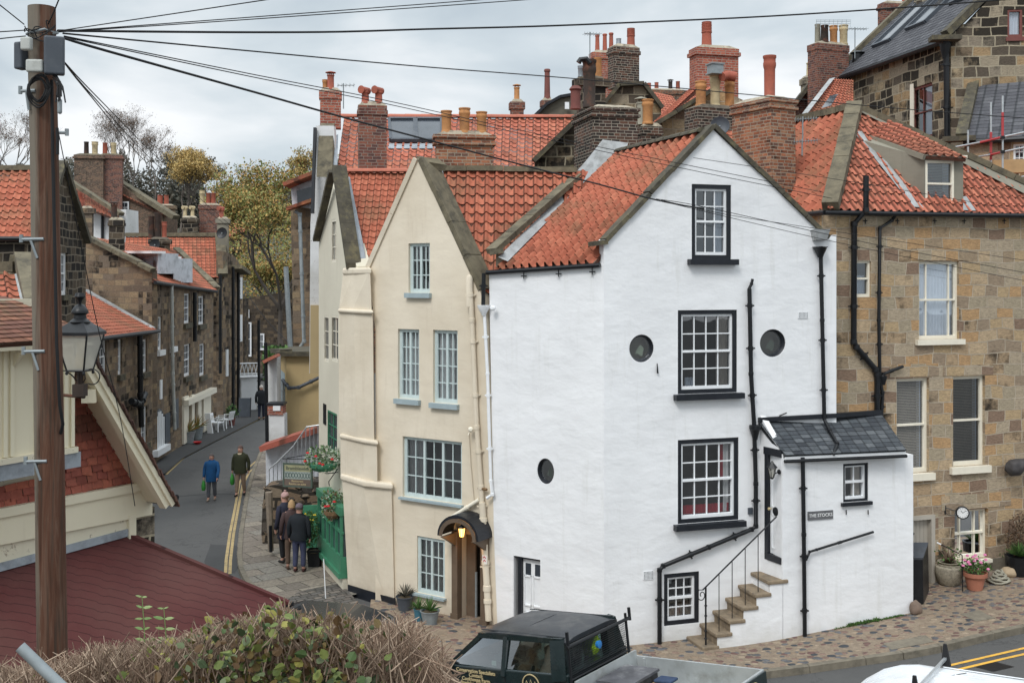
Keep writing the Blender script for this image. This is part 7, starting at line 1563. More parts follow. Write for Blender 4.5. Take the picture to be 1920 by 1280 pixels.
for i in range(9):
    x = r[0]+.09+(r[2]-r[0]-.18)*i/8
    for s_ in (-1, 1): m.bar(hw2.pt(x-.03, r[1]+H_*.5-s_*.07, .026), hw2.pt(x+.03, r[1]+H_*.5+s_*.07, .026), .004, .016, up=V((0, 0, 1)))
m.build('pattern', M['paint_green'] if False else plain('sign_motif', (.06, .10, .09), .6), bd)
cx_ = (r[0]+r[2])/2; Z = V((0, 0, 1))
text_mesh('Bramblewick', .125, 'lettering', plain('sign_dark_letter', (.10, .11, .08), .6), bd, hw2.pt(cx_, r[1]+H_*.79, .026), hw2.u, Z, bold=.002)
text_mesh('Restaurant', .075, 'lettering', M['gold'], bd, hw2.pt(cx_, r[1]+H_*.26, .022), hw2.u, Z); text_mesh('Rooms en-suite', .075, 'lettering', M['gold'], bd, hw2.pt(cx_, r[1]+H_*.14, .022), hw2.u, Z)
m = MB(); m.tube([hw2.pt(r[0]-.02, r[3]+.1, 0), hw2.pt(r[2]+.9, r[3]+.14, 0)], .015, 5); m.tube([hw2.pt(r[0]+.1, r[3]+.12, 0), hw2.pt(r[2]+.9, r[3]+.42, 0)], .012, 5); m.tube([hw2.pt(r[0]+.1, r[3], 0), hw2.pt(r[0]+.1, r[3]+.1, 0)], .008, 4); m.tube([hw2.pt(r[2]-.1, r[3], 0), hw2.pt(r[2]-.1, r[3]+.1, 0)], .008, 4); m.build('bracket', M['black_iron'], hs)
# hanging baskets
def basket(lab, c, w, h, seed, mats, liner='straw', fl='petal_red', nf=6):
    t = thing('hanging_basket', c, lab, 'hanging basket', 'flower baskets on the corner house'); rr = random.Random(seed); m = MB(); m.lathe(V(c)-V((0, 0, h*.5)), [(.0, 0), (w*.28, .03), (w*.42, .12), (w*.45, .2)], 14); m.build('basket', M[liner], t)
    for i, (mt, n, sz) in enumerate(mats): L = LB(); leaves(L, rr, V(c)+V((0, 0, .02+.03*i)), (w*.62, w*.45, h*.62), n, sz, 1.7); leaf_build(L, 'foliage', M[mt], t)
    for i in range(nf):
        m = MB(); p = V(c)+V((rr.uniform(-w*.5, w*.5), -w*.4, rr.uniform(-h*.2, h*.6))); m.lathe(p, [(0, -.02), (.045, 0), (.03, .03), (0, .035)], 7); m.build('flower', M[fl], t)
    return t
basket('broad silvery-green flower basket above the sign bracket on the corner house', P(607, 862, 26.2), .82, .56, 3, [('leaf_silver', 520, .085), ('leaf_green', 220, .08)], 'paint_green')
basket('lower trailing flower basket with grey foliage over the green shopfront', P(626, 948, 25.5), .55, .62, 4, [('leaf_silver', 330, .07), ('leaf_green', 160, .09), ('leaf_brown', 60, .07)], 'straw', nf=3)
m = MB(); a = P(634, 885, 25.6); 
bk_ = thing('basket_bracket', a, 'curled black iron bracket under the upper flower basket', 'bracket'); m.tube([a, a+V((-.25, -.05, -.02))], .012, 5); m.tube([a+V((0, 0, .1)), a+V((-.22, -.05, -.22)), a+V((-.2, -.05, -.32))], .012, 5); m.build('iron', M['black_iron'], bk_)
# ---- plants in pots
def pot(name, c, r, h, mat, lab, cat, kind='bucket', grp=None):
    t = thing(name, c, lab, cat, grp); m = MB()
    pr = {'bucket': [(r*.72, 0), (r, h), (r*1.06, h), (r*1.06, h*.93), (r*.93, h*.93), (r*.9, h*.85)], 'urn': [(r*.7, 0), (r*.78, .02), (r*1.05, h*.55), (r*1.0, h*.78), (r*.72, h*.92), (r*.85, h), (r*.7, h), (r*.62, h*.9)], 'terra': [(r*.65, 0), (r*.9, h*.75), (r*1.08, h*.78), (r*1.12, h), (r*1.0, h), (r*.9, h*.85)], 'box': [(r*.8, 0), (r, h), (r*.9, h), (r*.85, h*.9)]}[kind]
    m.lathe(c, pr, 18 if kind != 'box' else 4); m.build('pot', M[mat], t, smooth=kind != 'box'); m = MB(); m.lathe(V(c)+V((0, 0, h*.86)), [(r*.88, 0), (r*.5, .03), (0, .04)], 12); m.build('soil', M['earth'], t); return t
def spiky(t, c, n, L, w, mat, seed):
    rr = random.Random(seed); m = LB()
    for i in range(n):
        th = rr.uniform(0, 6.28); el = rr.uniform(.35, 1.4); d = V((math.cos(th)*math.cos(el), math.sin(th)*math.cos(el), math.sin(el))); x = d.cross(V((0, 0, 1))).normalized()*w; l = L*rr.uniform(.6, 1); p = V(c); dr = V((0, 0, -.12*l*math.cos(el)))
        m.add([p-x*.6, p+x*.6, p+d*l*.6+x*.7, p+d*l+dr, p+d*l*.6-x*.7], [(0, 1, 2, 3, 4)]); m.lu += [rr.randint(0, 999)]
    uv = [(m.lu[i//5]+.5, .5) for i in range(len(m.v))]; m.build('foliage', M[mat], t, uv=uv)
GP = 'potted plants by the cream doorway'
p = GZ(759, 1143, .1); p.z = .11; t = pot('plant_pot', p, .19, .30, 'grey_plastic', 'dark grey pot of spiky rosemary nearest the black plinth', 'plant pot', 'bucket', GP); spiky(t, p+V((0, 0, .28)), 60, .36, .012, 'leaf_dark', 1)
p = GZ(786, 1163, .1); t = pot('plant_pot', p, .12, .26, 'paint_teal' if 'paint_teal' in M else 'petal_blue' if 'petal_blue' in M else 'galv', 'slim blue pot with a leafy plant between two grey ones', 'plant pot', 'bucket', GP); spiky(t, p+V((0, 0, .24)), 50, .34, .012, 'leaf_green', 2)
for ch in t.children:
    if ch.name.startswith('pot'): ch.data.materials.clear(); ch.data.materials.append(plain('blue_glaze', (.05, .16, .22), .35))
p = GZ(806, 1168, .1); t = pot('plant_pot', p, .2, .28, 'galv_dull', 'wide grey trough pot under the ground-floor blue window', 'plant pot', 'bucket', GP); spiky(t, p+V((0, 0, .26)), 70, .36, .012, 'leaf_green', 3)
p = GZ(1780, 1094, .11); t = pot('stone_urn', p, .30, .5, 'basket_stone', 'round basketweave stone urn with dark red succulents by the plank door', 'urn', 'urn'); spiky(t, p+V((0, 0, .46)), 40, .3, .03, 'leaf_brown', 4); L_ = LB(); leaves(L_, random.Random(5), p+V((0, 0, .62)), (.3, .25, .3), 90, .06); leaf_build(L_, 'foliage', M['leaf_green'], t)
m = MB(); rr = random.Random(8)
for i in range(8): m.tube([p+V((0, 0, .45)), p+V((rr.uniform(-.25, .25), 0, rr.uniform(.7, .95)))], .008, 4)
m.build('stem', M['twig'], t)
p = GZ(1828, 1104, .11); t = pot('terracotta_pot', p, .24, .38, 'terracotta', 'terracotta pot of pink geraniums on the cobbles', 'plant pot', 'terra'); L_ = LB(); leaves(L_, random.Random(6), p+V((0, 0, .5)), (.34, .28, .2), 420, .065); leaf_build(L_, 'foliage', M['leaf_green'], t); rr = random.Random(3)
for i in range(16): m = MB(); q = p+V((rr.uniform(-.32, .25), -.2+rr.uniform(-.06, .1), .6+rr.uniform(-.15, .22))); m.lathe(q, [(0, -.02), (.04, 0), (.025, .03), (0, .03)], 7); m.build('flower', M['petal_pink'], t)
t = thing('black_planter', GZ(1912, 1076, .11), 'black quilted planter with grassy shrub at the right edge', 'planter'); p = V(t['_b']); m = MB(); m.lathe(p, [(.27, 0), (.32, .42), (.28, .42), (.26, .36)], 16); m.build('pot', M['black_iron'], t); spiky(t, p+V((0, 0, .4)), 160, .42, .012, 'leaf_green', 6)
t = thing('brown_shrub', WS.w(1905, 1040, .3), 'brown dried climbing shrub against the sandstone at the right edge', 'shrub'); L_ = LB(); b = WS.w(1898, 1005, .3); leaves(L_, random.Random(7), b, (.38, .22, .62), 1500, .055); leaf_build(L_, 'foliage', M['leaf_brown'], t); m = MB(); rr = random.Random(5)
for i in range(20): a = WS.w(1900+rr.uniform(-15, 25), 1075, .25); m.tube([a, (a+b)/2+V((rr.uniform(-.2, .2), 0, 0)), b+V((rr.uniform(-.3, .3), 0, rr.uniform(-.3, .6)))], .008, 4)
m.build('stem', M['twig'], t)
def rock(name, c, rx, ry, rz, mat, lab, seed):
    rr = random.Random(seed); bm = bmesh.new(); bmesh.ops.create_icosphere(bm, subdivisions=3, radius=1); from mathutils import noise
    for v in bm.verts: k = 1+.16*noise.noise(v.co*1.6+V((seed, 0, 0)))+.05*noise.noise(v.co*5); v.co = V((v.co.x*rx*k, v.co.y*ry*k, max(v.co.z, -.75)*rz*k))
    me = bpy.data.meshes.new(name); bm.to_mesh(me); bm.free(); me.polygons.foreach_set('use_smooth', [True]*len(me.polygons)); me.materials.append(M[mat]); o = bpy.data.objects.new(name, me); COL.objects.link(o); o.location = V(c)+V((0, 0, rz*.72)); tag(o, lab, 'stone'); return o
rock('door_stone', GZ(1717, 1150, .11), .13, .10, .16, 'pebble', 'upright brown stone propping the black bin by the porch corner', 1)
rock('pale_boulder', GZ(1892, 1080, .11), .20, .15, .13, 'boulder', 'smooth pale oval boulder beside the black planter', 2)
rock('dark_boulder', GZ(1855, 1090, .11), .09, .09, .16, 'pebble', 'small grey-brown stone right of the terracotta pot', 5)
rc = thing('coiled_rope', GZ(1874, 1092, .11), 'heap of weathered coiled rope on the cobbles', 'rope'); m = MB(); b = V(rc['_b']); m.tube([b+V(((.05+.2*(1-k/90))*math.cos(k*.5), (.05+.16*(1-k/90))*math.sin(k*.5), .02+k*.0028+.02*math.sin(k*1.3))) for k in range(90)], .022, 6); m.build('rope', M['pot_cement'], rc, smooth=True)
tr_ = thing('stone_trough', GZ(1865, 1068, .11), 'stone trough of green sedum under the ground-floor sandstone window', 'trough'); b = V(tr_['_b']); m = MB(); m.box(b+V((.1, .15, .14)), (1.0, .3, .28), .3); m.build('trough', M['kerb'], tr_); L_ = LB(); leaves(L_, random.Random(9), b+V((.12, .15, .32)), (.45, .14, .09), 500, .05); leaf_build(L_, 'foliage', M['leaf_green'], tr_)
w5 = WS.w(1822, 1062, .2); dw_ = thing('driftwood', w5, 'pieces of driftwood and pebbles lying on the window ledge', 'driftwood'); m = MB(); m.tube([w5+V((-.35, 0, 0)), w5+V((-.05, 0, .05)), w5+V((.3, .05, .12))], [.03, .06, .02], 6); m.build('branch', M['tan_wood'], dw_)
cn = thing('walking_cane', GZ(1805, 1108, .11), 'thin black and white stick leaning between the urn and the geranium pot', 'stick'); b = V(cn['_b']); m = MB(); m.tube([b, P(1804, 1040, b.y)], .012, 5); m.tube([P(1804, 1040, b.y), P(1762, 1019, b.y)], .012, 5); m.build('shaft', M['black_iron'], cn); m = MB(); m.tube([P(1764, 1020, b.y-.01), P(1757, 1016.5, b.y-.01)], .016, 5); m.build('tip', M['paint_white'], cn)
bn = thing('black_bin', GZ(1716, 1140, .1), 'black wheelie-style box bin standing between the white porch and the plank door', 'bin'); m = MB(); q = [P(1697, 1148, 22.75), P(1732, 1148, 22.75), P(1742, 1132, 23.6), P(1700, 1132, 23.6)]
B = [V((x.x, x.y, .25)) for x in q]; T = [V((x.x-.02, x.y, 1.38+.0*i)) for i, x in enumerate(q)]; T[2].z = T[3].z = 1.5; m.hexa(B, T); m.build('body', M['black_iron'], bn); m = MB(); m.hexa([p+V((0, 0, .004)) for p in T], [p+V((0, -.02, .05)) for p in T]); m.build('lid', M['grey_plastic'], bn)
o_ = thing('driftwood_anchor', WS.w(1895, 870, .2), 'gnarled dark driftwood ornament fixed to the sandstone wall at the right edge', 'ornament'); from mathutils import noise as _nz; b = V(o_['_b']); m = MB(); m.tube([b+V((-.28, 0, -.02)), b+V((-.18, -.05, -.04)), b+V((-.02, -.04, -.02)), b+V((.15, 0, .05)), b+V((.6, 0, .12))], [.08, .19, .2, .12, .1], 9); m.build('wood', M['black'] if False else plain('grey_driftwood', (.06, .055, .055), .9, scale=8, var=.6, bump=.9), o_, smooth=True)
# shrub in the black pot by the group
p = GZ(590, 1060, .1); t = pot('shrub_pot', p, .24, .42, 'black_rubber', 'large black pot with a yellow-flecked shrub beside the group of people', 'plant pot', 'box'); L_ = LB(); leaves(L_, random.Random(11), p+V((-.12, 0, .95)), (.24, .24, .48), 700, .06); leaf_build(L_, 'foliage', M['leaf_green'], t); rr = random.Random(4)
for i in range(9): m = MB(); q = p+V((-.12+rr.uniform(-.15, .2), -.2, 1.25+rr.uniform(-.1, .12))); m.lathe(q, [(0, -.02), (.035, 0), (0, .03)], 6); m.build('flower', M['petal_yellow'], t)
# street pots, chairs and board on the left pavement
for i, (x, y, lab) in enumerate(((353, 830, 'grey zinc pot with a spiky plant, nearer of the pair by the cream shopfront'), (369, 822, 'dark zinc pot with a spiky plant, farther of the pair by the cream shopfront'))):
    p = GZ(x, y, .06); t = pot('zinc_pot', p, .30, .52, 'galv_dull', lab, 'plant pot', 'bucket', 'zinc pots on the left pavement'); spiky(t, p+V((0, 0, .5)), 40, .8, .03, 'leaf_autumn', 20+i)
p = GZ(370, 832, .06); t = thing('red_bowl', p, 'small bright red bowl on the pavement below the zinc pots', 'bowl'); m = MB(); m.lathe(p, [(.1, 0), (.2, .1), (.18, .1), (.1, .03)], 12); m.build('bowl', M['petal_red'], t)
p = GZ(435, 797, .06); t = pot('plant_pot', p, .17, .38, 'pot_plum', 'brown pot with leafy plant beside the white plastic chairs', 'plant pot'); L_ = LB(); leaves(L_, random.Random(1), p+V((0, 0, .7)), (.35, .3, .35), 160, .13); leaf_build(L_, 'foliage', M['leaf_green'], t)
def chair(c, yaw, lab):
    t = thing('plastic_chair', c, lab, 'chair', 'white plastic chairs on the left pavement'); c = V(c); u = V((math.cos(yaw), math.sin(yaw), 0)); v = V((-u.y, u.x, 0)); Z = V((0, 0, 1)); m = MB(); m.frame_box(c, u, v, Z, (-.23, -.22, .40), (.23, .22, .44)); m.build('seat', M['paint_white'], t)
    m = MB(); m.frame_box(c, u, v, (Z+v*.25).normalized(), (-.23, .2, .42), (.23, .23, .50)); m.frame_box(c, u, v, (Z+v*.25).normalized(), (-.23, .2, .76), (.23, .23, .86))
    for k in range(5): m.frame_box(c, u, v, (Z+v*.25).normalized(), (-.21+k*.095, .2, .50), (-.17+k*.095, .225, .76))
    m.build('backrest', M['paint_white'], t)
    for a in (-1, 1):
        for b in (-1, 1): m = MB(); m.bar(c+u*a*.24+v*b*.24, c+u*a*.2+v*b*.19+Z*.42, .045, .045); m.build('leg', M['paint_white'], t)
        m = MB(); m.frame_box(c, u, v, Z, (a*.25-.025, -.22, .62), (a*.25+.025, .24, .65)); m.frame_box(c, u, v, Z, (a*.25-.02, -.22, .42), (a*.25+.02, -.18, .62)); m.build('armrest', M['paint_white'], t)
chair(GZ(407, 808, .06), 1.2, 'white plastic garden chair nearer the cream shopfront, leaning among the stack'); chair(GZ(422, 802, .06), -1.9, 'white plastic garden chair on the right, seat facing the road')
t = thing('folding_table', GZ(394, 812, .06), 'folded white table top leaning beside the plastic chairs', 'table'); b = V(t['_b']); m = MB(); m.frame_box(b, V((.96, -.2, 0)), V((.2, .96, .1)), V((-.18, .1, 1)).normalized(), (-.14, 0, 0), (.14, .05, .95)); m.build('top', M['paint_white'], t)
t = thing('blackboard', GZ(458, 782, .06), 'dark slate-coloured A-board before the white garage door', 'sign'); b = V(t['_b']); m = MB(); m.frame_box(b, V((1, 0, 0)), V((0, 1, 0)), V((0, .12, 1)).normalized(), (-.30, 0, .04), (.30, .04, 1.0)); m.build('board', M['grey_plastic'], t); m = MB(); m.frame_box(b, V((1, 0, 0)), V((0, 1, 0)), V((0, .12, 1)).normalized(), (-.33, -.01, 0), (-.30, .05, 1.03)); m.frame_box(b, V((1, 0, 0)), V((0, 1, 0)), V((0, .12, 1)).normalized(), (.30, -.01, 0), (.33, .05, 1.03)); m.build('frame', M['black'], t)
# ================================================================== PEOPLE
def skin(verts, edges, radii, root=0, sub=2):
    me = bpy.data.meshes.new('s'); me.from_pydata(verts, edges, []); o = bpy.data.objects.new('s', me); COL.objects.link(o); md = o.modifiers.new('k', 'SKIN'); md.use_smooth_shade = True
    for i, r in enumerate(radii): sv = me.skin_vertices[0].data[i]; sv.radius = r if isinstance(r, tuple) else (r, r); sv.use_root = (i == root)
    s_ = o.modifiers.new('s', 'SUBSURF'); s_.levels = s_.render_levels = sub
    dg = bpy.context.evaluated_depsgraph_get(); out = bpy.data.meshes.new_from_object(o.evaluated_get(dg)); bpy.data.objects.remove(o); return out
def put(me, name, mat, par, T):
    b = V(par['_b'])
    for v in me.vertices: v.co = T @ v.co - b
    me.materials.clear(); me.materials.append(mat); me.polygons.foreach_set('use_smooth', [True]*len(me.polygons)); o = bpy.data.objects.new(name, me); COL.objects.link(o); o.parent = par; return o
def person(c, H, yaw, label, top, bot, shoe, hair, stride=0.0, bag=None, topL=.92, bulk=1.0, armL=(0, 0), hat=None, collar=None, hairlen=.0, group=None, skirt=False, clasp=False):
    """built 1.75 m tall facing -Y, then scaled, turned by yaw and set at c; topL: hem height; armL: forward swing of left/right arms"""
    t = thing('person', c, label, 'person', group); T = Matrix.Translation(V(c)) @ Matrix.Rotation(yaw, 4, 'Z') @ Matrix.Scale(H/1.75, 4)
    s = stride; hipL, hipR = V((-.09, 0, .92)), V((.09, 0, .92)); kL, kR = V((-.10, -.10*s-.03, .50)), V((.10, .06*s-.02, .50)); aL, aR = V((-.10, -.30*s, .09)), V((.10, .30*s, .09+.05*abs(s))); tL, tR = aL+V((-.01, -.14, -.045)), aR+V((.01, -.13, -.055-.03*abs(s)))
    aw = (math.sin(armL[0]), math.sin(armL[1])); sL, sR = V((-.19, 0, 1.42)), V((.19, 0, 1.42)); eL, eR = V((-.26, .03-.25*aw[0], 1.15)), V((.26, .03-.25*aw[1], 1.15)); wL, wR = V((-.27+(.1 if clasp else 0), -.03-.5*aw[0], .90)), V((.27-(.1 if clasp else 0), -.03-.5*aw[1], .90))
    # body: pelvis-torso-neck-head, arms with hands and fingers, legs: one skinned surface
    vs = [(0, 0, .95), (0, 0, 1.15), (0, 0, 1.38), (0, -.005, 1.49), (0, -.02, 1.56), (0, -.025, 1.63), (0, -.01, 1.70)]; ra = [.11, .12, .12, .058, (.085, .095), (.100, .115), (.080, .09)]; ed = [(0, 1), (1, 2), (2, 3), (3, 4), (4, 5), (5, 6)]
    def add(p, r, j): vs.append(tuple(p)); ra.append(r); ed.append((j, len(vs)-1)); return len(vs)-1
    for (S, E, W_, h, k, a, tt, sg) in ((sL, eL, wL, hipL, kL, aL, tL, -1), (sR, eR, wR, hipR, kR, aR, tR, 1)):
        i = add(S, .058, 2); i = add(E, .043, i); w = add(W_, .030, i); d = (W_-E).normalized(); pm_ = add(W_+d*.055, (.036, .018), w)
        for f in range(4):
            q = W_+d*.085+V((0, (-.027+.018*f), 0)); l = (.062, .072, .068, .052)[f]; j = add(q, .010, pm_); j = add(q+d*l*.55+V((-sg*.008, 0, 0)), .009, j); add(q+d*l+V((-sg*.026, 0, 0)), .007, j)
        j = add(W_+d*.03+V((0, -.034, 0)), .011, w); add(W_+d*.075+V((-sg*.01, -.052, 0)), .009, j)
        i = add(h, .085, 0); i = add(k, .058, i); i = add(a, .04, i); add(tt, (.038, .025), i)
    put(skin(vs, ed, ra), 'body', M['skin'], t, T)
    # trousers / skirt
    v = [(0, 0, .98), (0, 0, .90)]; r = [(.15*bulk, .115*bulk), (.155*bulk, .12*bulk)]; e = [(0, 1)]
    for (h, k, a) in ((hipL, kL, aL), (hipR, kR, aR)):
        v.append(tuple(h-V((0, 0, .08)))); r.append(.098*bulk); e.append((1, len(v)-1)); v.append(tuple(k)); r.append(.078); e.append((len(v)-2, len(v)-1)); v.append(tuple(a+V((0, .0, .03)))); r.append(.066); e.append((len(v)-2, len(v)-1))
    put(skin(v, e, r), 'trousers', bot, t, T)
    # jacket
    jm = MB(); ja = []
    for z, rx, ry in ((topL, .185, .150), (topL+.02, .190, .155), (1.02, .172, .140), (1.14, .168, .135), (1.30, .188, .140), (1.40, .190, .125), (1.46, .150, .100), (1.505, .085, .080), (1.535, .068, .072)):
        fz = .012*math.sin(z*60); ja += [(rx*bulk*(1+.03*math.sin(3*th+z*9))*math.cos(th)+fz, ry*bulk*(1+.05*math.sin(5*th+z*23))*math.sin(th), z) for th in [2*math.pi*i/20 for i in range(20)]]
    jm.add(ja, [(j*20+i, j*20+(i+1) % 20, (j+1)*20+(i+1) % 20, (j+1)*20+i) for j in range(8) for i in range(20)])
    for (S, E, W_) in ((sL, eL, wL), (sR, eR, wR)):
        c1 = V((S.x*(.5+.42*bulk), 0, 1.40)); E2 = V((E.x*(.55+.4*bulk), E.y, E.z)); pts = [V((c1.x*.5, 0, 1.41)), c1, (c1+E2)/2+V((.01*(1 if S.x > 0 else -1), 0, 0)), E2, (E2+W_)/2, W_+(W_-E2)*.06]; jm.tube(pts, [.07, .076, .068, .060, .056, .050], 12)
    jm.v = [tuple(T @ V(v_)) for v_ in jm.v]; jm.build('jacket', top, t, smooth='all')
    for (a, tt) in ((aL, tL), (aR, tR)): put(skin([tuple(a+V((0, .05, -.04))), tuple(a+V((0, -.04, -.035))), tuple(tt+V((0, -.03, 0)))], [(0, 1), (1, 2)], [.042, .048, (.042, .03)], sub=2), 'shoe', shoe, t, T)
    # hair, face
    m = MB(); vs2 = []; n = 14; R0 = V((.098, .112, .112))
    for j in range(8):
        ph = math.pi/2*(1-j/7)-(.0 if True else 0)
        for i in range(n):
            th = 2*math.pi*i/n; fr = max(0, -math.sin(th)); drop = (.02+hairlen)*(1-fr**.6)*(j/7)
            vs2.append(V((0, -.012, 1.655))+V((R0.x*math.cos(th)*math.cos(ph), R0.y*math.sin(th)*math.cos(ph)+.006, R0.z*math.sin(ph)*(1)+.03*fr*(j/7)-drop)))
    m.add(vs2, [(j*n+i, j*n+(i+1) % n, (j+1)*n+(i+1) % n, (j+1)*n+i) for j in range(7) for i in range(n)]); m.v = [tuple(T @ V(v_)) for v_ in m.v]; m.build('hair', hair, t, smooth='all')
    for sx in (-1, 1): m = MB(); m.lathe(V((sx*.03, -.108, 1.645)), [(0, -.004), (.009, -.003), (.009, .003), (0, .004)], 6, ax=(0, -1, 0)); m.v = [tuple(T @ V(v_)) for v_ in m.v]; m.build('eye', M['black'], t); m = MB(); m.lathe(V((sx*.082, -.01, 1.635)), [(0, -.01), (.02, -.008), (.026, 0), (0, .01)], 8, ax=(sx, 0, 0)); m.v = [tuple(T @ V(v_)) for v_ in m.v]; m.build('ear', M['skin'], t)
    m = MB(); m.hexa([V((-.012, -.105, 1.60)), V((.012, -.105, 1.60)), V((0, -.132, 1.605))], [V((-.005, -.108, 1.65)), V((.005, -.108, 1.65)), V((0, -.113, 1.65))]); m.v = [tuple(T @ V(v_)) for v_ in m.v]; m.build('nose', M['skin'], t)
    m = MB(); m.box(V((0, -.108, 1.578)), (.04, .008, .008)); m.v = [tuple(T @ V(v_)) for v_ in m.v]; m.build('mouth', M['petal_pink'] if False else plain('lip', (.32, .11, .09), .6), t)
    if collar: m = MB(); m.lathe(V((0, -.01, 1.42)), [(.11, 0), (.125, .04), (.10, .085), (.085, .08), (.09, .03)], 14); m.v = [tuple(T @ V(v_)) for v_ in m.v]; m.build('collar', collar, t, smooth=True)
    if hat: m = MB(); m.lathe(V((0, -.01, 1.655)), [(.098, 0), (.104, .02), (.10, .05), (.085, .09), (.05, .12), (.0, .13)], 16); m.lathe(V((0, -.01, 1.78)), [(0, 0), (.03, .015), (.03, .04), (0, .055)], 8) if hat[1] else None; m.v = [tuple(T @ V(v_)) for v_ in m.v]; m.build('hat', hat[0], t, smooth=True)
    if bag:
        W_ = {-1: wL, 1: wR}[bag]; hp = W_+(W_-{-1: eL, 1: eR}[bag]).normalized()*.09; bt = thing('carrier_bag', T @ hp, 'green carrier bag held by the '+('woman in the blue coat' if 'blue' in label else 'man in the olive jacket'), 'bag', 'green carrier bags'); q = MB(); rr = random.Random(int(c[0]*100))
        pr = [(.0, -.42), (.09, -.41), (.125, -.33), (.12, -.22), (.09, -.13), (.05, -.05), (.03, .0)]; q.lathe(V(hp), pr, 12); q.v = [tuple(T @ V((hp.x+(v_[0]-hp.x)*.62, v_[1]*1.0+rr.uniform(-.008, .008), v_[2]))) for v_ in q.v]; q.build('bag', plain('green_polythene', (.04, .26, .04), .4, scale=12, var=.35, bump=.3), bt, smooth=True)
        q = MB(); q.tube([T @ (hp+V((0, .02, -.04))), T @ (hp+V((0, .02, .02))), T @ (hp+V((0, -.02, .02))), T @ (hp+V((0, -.02, -.04)))], .006, 4); q.build('handle', plain('green_polythene', (.04, .26, .04)), bt)
    return t
cl = lambda n, c, **k: plain(n, c, .85, scale=14, var=.22, bump=.3, **k)
person(GZ(397, 938), 1.56, .05, 'woman in a blue coat and grey trousers walking down the road', cl('blue_coat', (.010, .075, .20)), cl('grey_trousers', (.085, .088, .10)), cl('tan_shoe', (.28, .22, .17)), cl('grey_hair', (.12, .10, .095)), .35, -1, .72, 1.22, (.1, .55), hairlen=.05)
person(GZ(451, 929), 1.70, -.05, 'man in an olive jacket with pale collar and beige trousers walking down the road', cl('olive_jacket', (.035, .038, .018)), cl('beige_trousers', (.24, .17, .12)), cl('dark_shoe', (.02, .018, .017)), cl('short_grey_hair', (.14, .09, .075)), .45, -1, .80, 1.25, (.0, -.15), collar=cl('fleece_collar', (.50, .40, .28)))
person(GZ(490, 787), 1.80, math.pi+.1, 'man in dark clothes walking away at the far bend of the road', cl('navy_jacket', (.012, .014, .018)), cl('dark_jeans', (.018, .022, .038)), cl('dark_shoe', (.02, .018, .017)), cl('white_hair', (.45, .40, .36)), .3, None, .82, 1.15)
person(GZ(561, 1072, .1), 1.68, math.pi-.15, 'man in a black jacket and blue trousers seen from behind at the restaurant door', cl('black_jacket', (.010, .013, .017)), cl('blue_trousers', (.045, .05, .095)), cl('maroon_shoe', (.05, .015, .015)), cl('dark_hair', (.05, .04, .035)), .1, None, .84, 1.22, hat=(cl('grey_cap', (.13, .10, .12)), False), clasp=False)
person(GZ(547, 1066, .1), 1.72, math.pi+.3, 'blonde person in a brown hooded jacket, middle of the group of three', cl('brown_jacket', (.055, .032, .030)), cl('brown_trousers', (.10, .065, .045)), cl('brown_boot', (.08, .045, .03)), cl('blonde_hair', (.35, .22, .11)), .2, None, .80, 1.05, hairlen=.06)
person(GZ(535, 1054, .1), 1.78, math.pi+.9, 'person in long dark coat and bobble hat, left of the group of three', cl('dark_coat', (.020, .020, .035)), cl('black_trousers', (.012, .012, .014)), cl('dark_shoe', (.02, .018, .017)), cl('brown_hair', (.12, .07, .04)), .1, None, .62, 1.15, hat=(cl('pink_knit', (.45, .28, .26)), True))
# ================================================================== PICK-UP TRUCK
TL_ = V((.786, -.606, .119)).normalized(); TW = V((.61, .792, 0)).normalized(); TU = TL_.cross(TW).normalized(); TW = TU.cross(TL_)
TO = V((.23, 18.2, 1.78))-TL_*1.75-TW*1.52-TU*1.78
q_ = lambda l, w, h: TO+TL_*l+TW*w+TU*h
tk = thing('pickup_truck', q_(2.5, .85, 0), 'dark green double-cab drop-side pickup truck lettered in gold, parked below the white house', 'truck')
def tbox(m, a, b): return m.frame_box(TO, TL_, TW, TU, a, b)
m = MB()   # lower body with bonnet
side = [(.72, .45), (.70, .72), (.80, .90), (1.08, 1.10), (1.16, 1.20), (3.62, 1.27), (3.62, .45)]
m.prism([q_(l, .02, h) for l, h in side], TW*1.66); bd_ = m.build('body', M['car_paint'], tk); bv = bd_.modifiers.new('b', 'BEVEL'); bv.width = .03; bv.segments = 3
# cabin pillars and roof
m = MB(); 
def ring(l0, l1, w, h): return [q_(l0, w, h), q_(l1, w, h)]
A = {'fb': (1.12, .06, 1.10), 'ft': (1.86, .18, 1.66), 'rt': (3.50, .18, 1.70), 'rb': (3.58, .05, 1.18)}
def pil(p, r, w=.07): m.bar(q_(*p), q_(*r), w, w, up=TU)
for s_ in (0, 1):
    f = (lambda l, w, h: (l, w, h)) if not s_ else (lambda l, w, h: (l, 1.70-w, h))
    pil(f(1.14, .05, 1.10), f(1.86, .17, 1.67)); pil(f(2.38, .04, 1.12), f(2.40, .17, 1.70), .09); pil(f(3.44, .05, 1.16), f(3.38, .17, 1.72), .22); pil(f(1.84, .17, 1.68), f(3.48, .17, 1.72), .08)
tbox(m, (3.36, .10, 1.16), (3.50, .36, 1.70)); tbox(m, (3.36, 1.34, 1.16), (3.50, 1.60, 1.70)); tbox(m, (3.40, .36, 1.16), (3.48, 1.34, 1.26)); tbox(m, (3.40, .36, 1.62), (3.48, 1.34, 1.70))
pm_ = m.build('pillar', M['car_paint'], tk)
m = MB(); nl, nw = 8, 7; vs = []; 
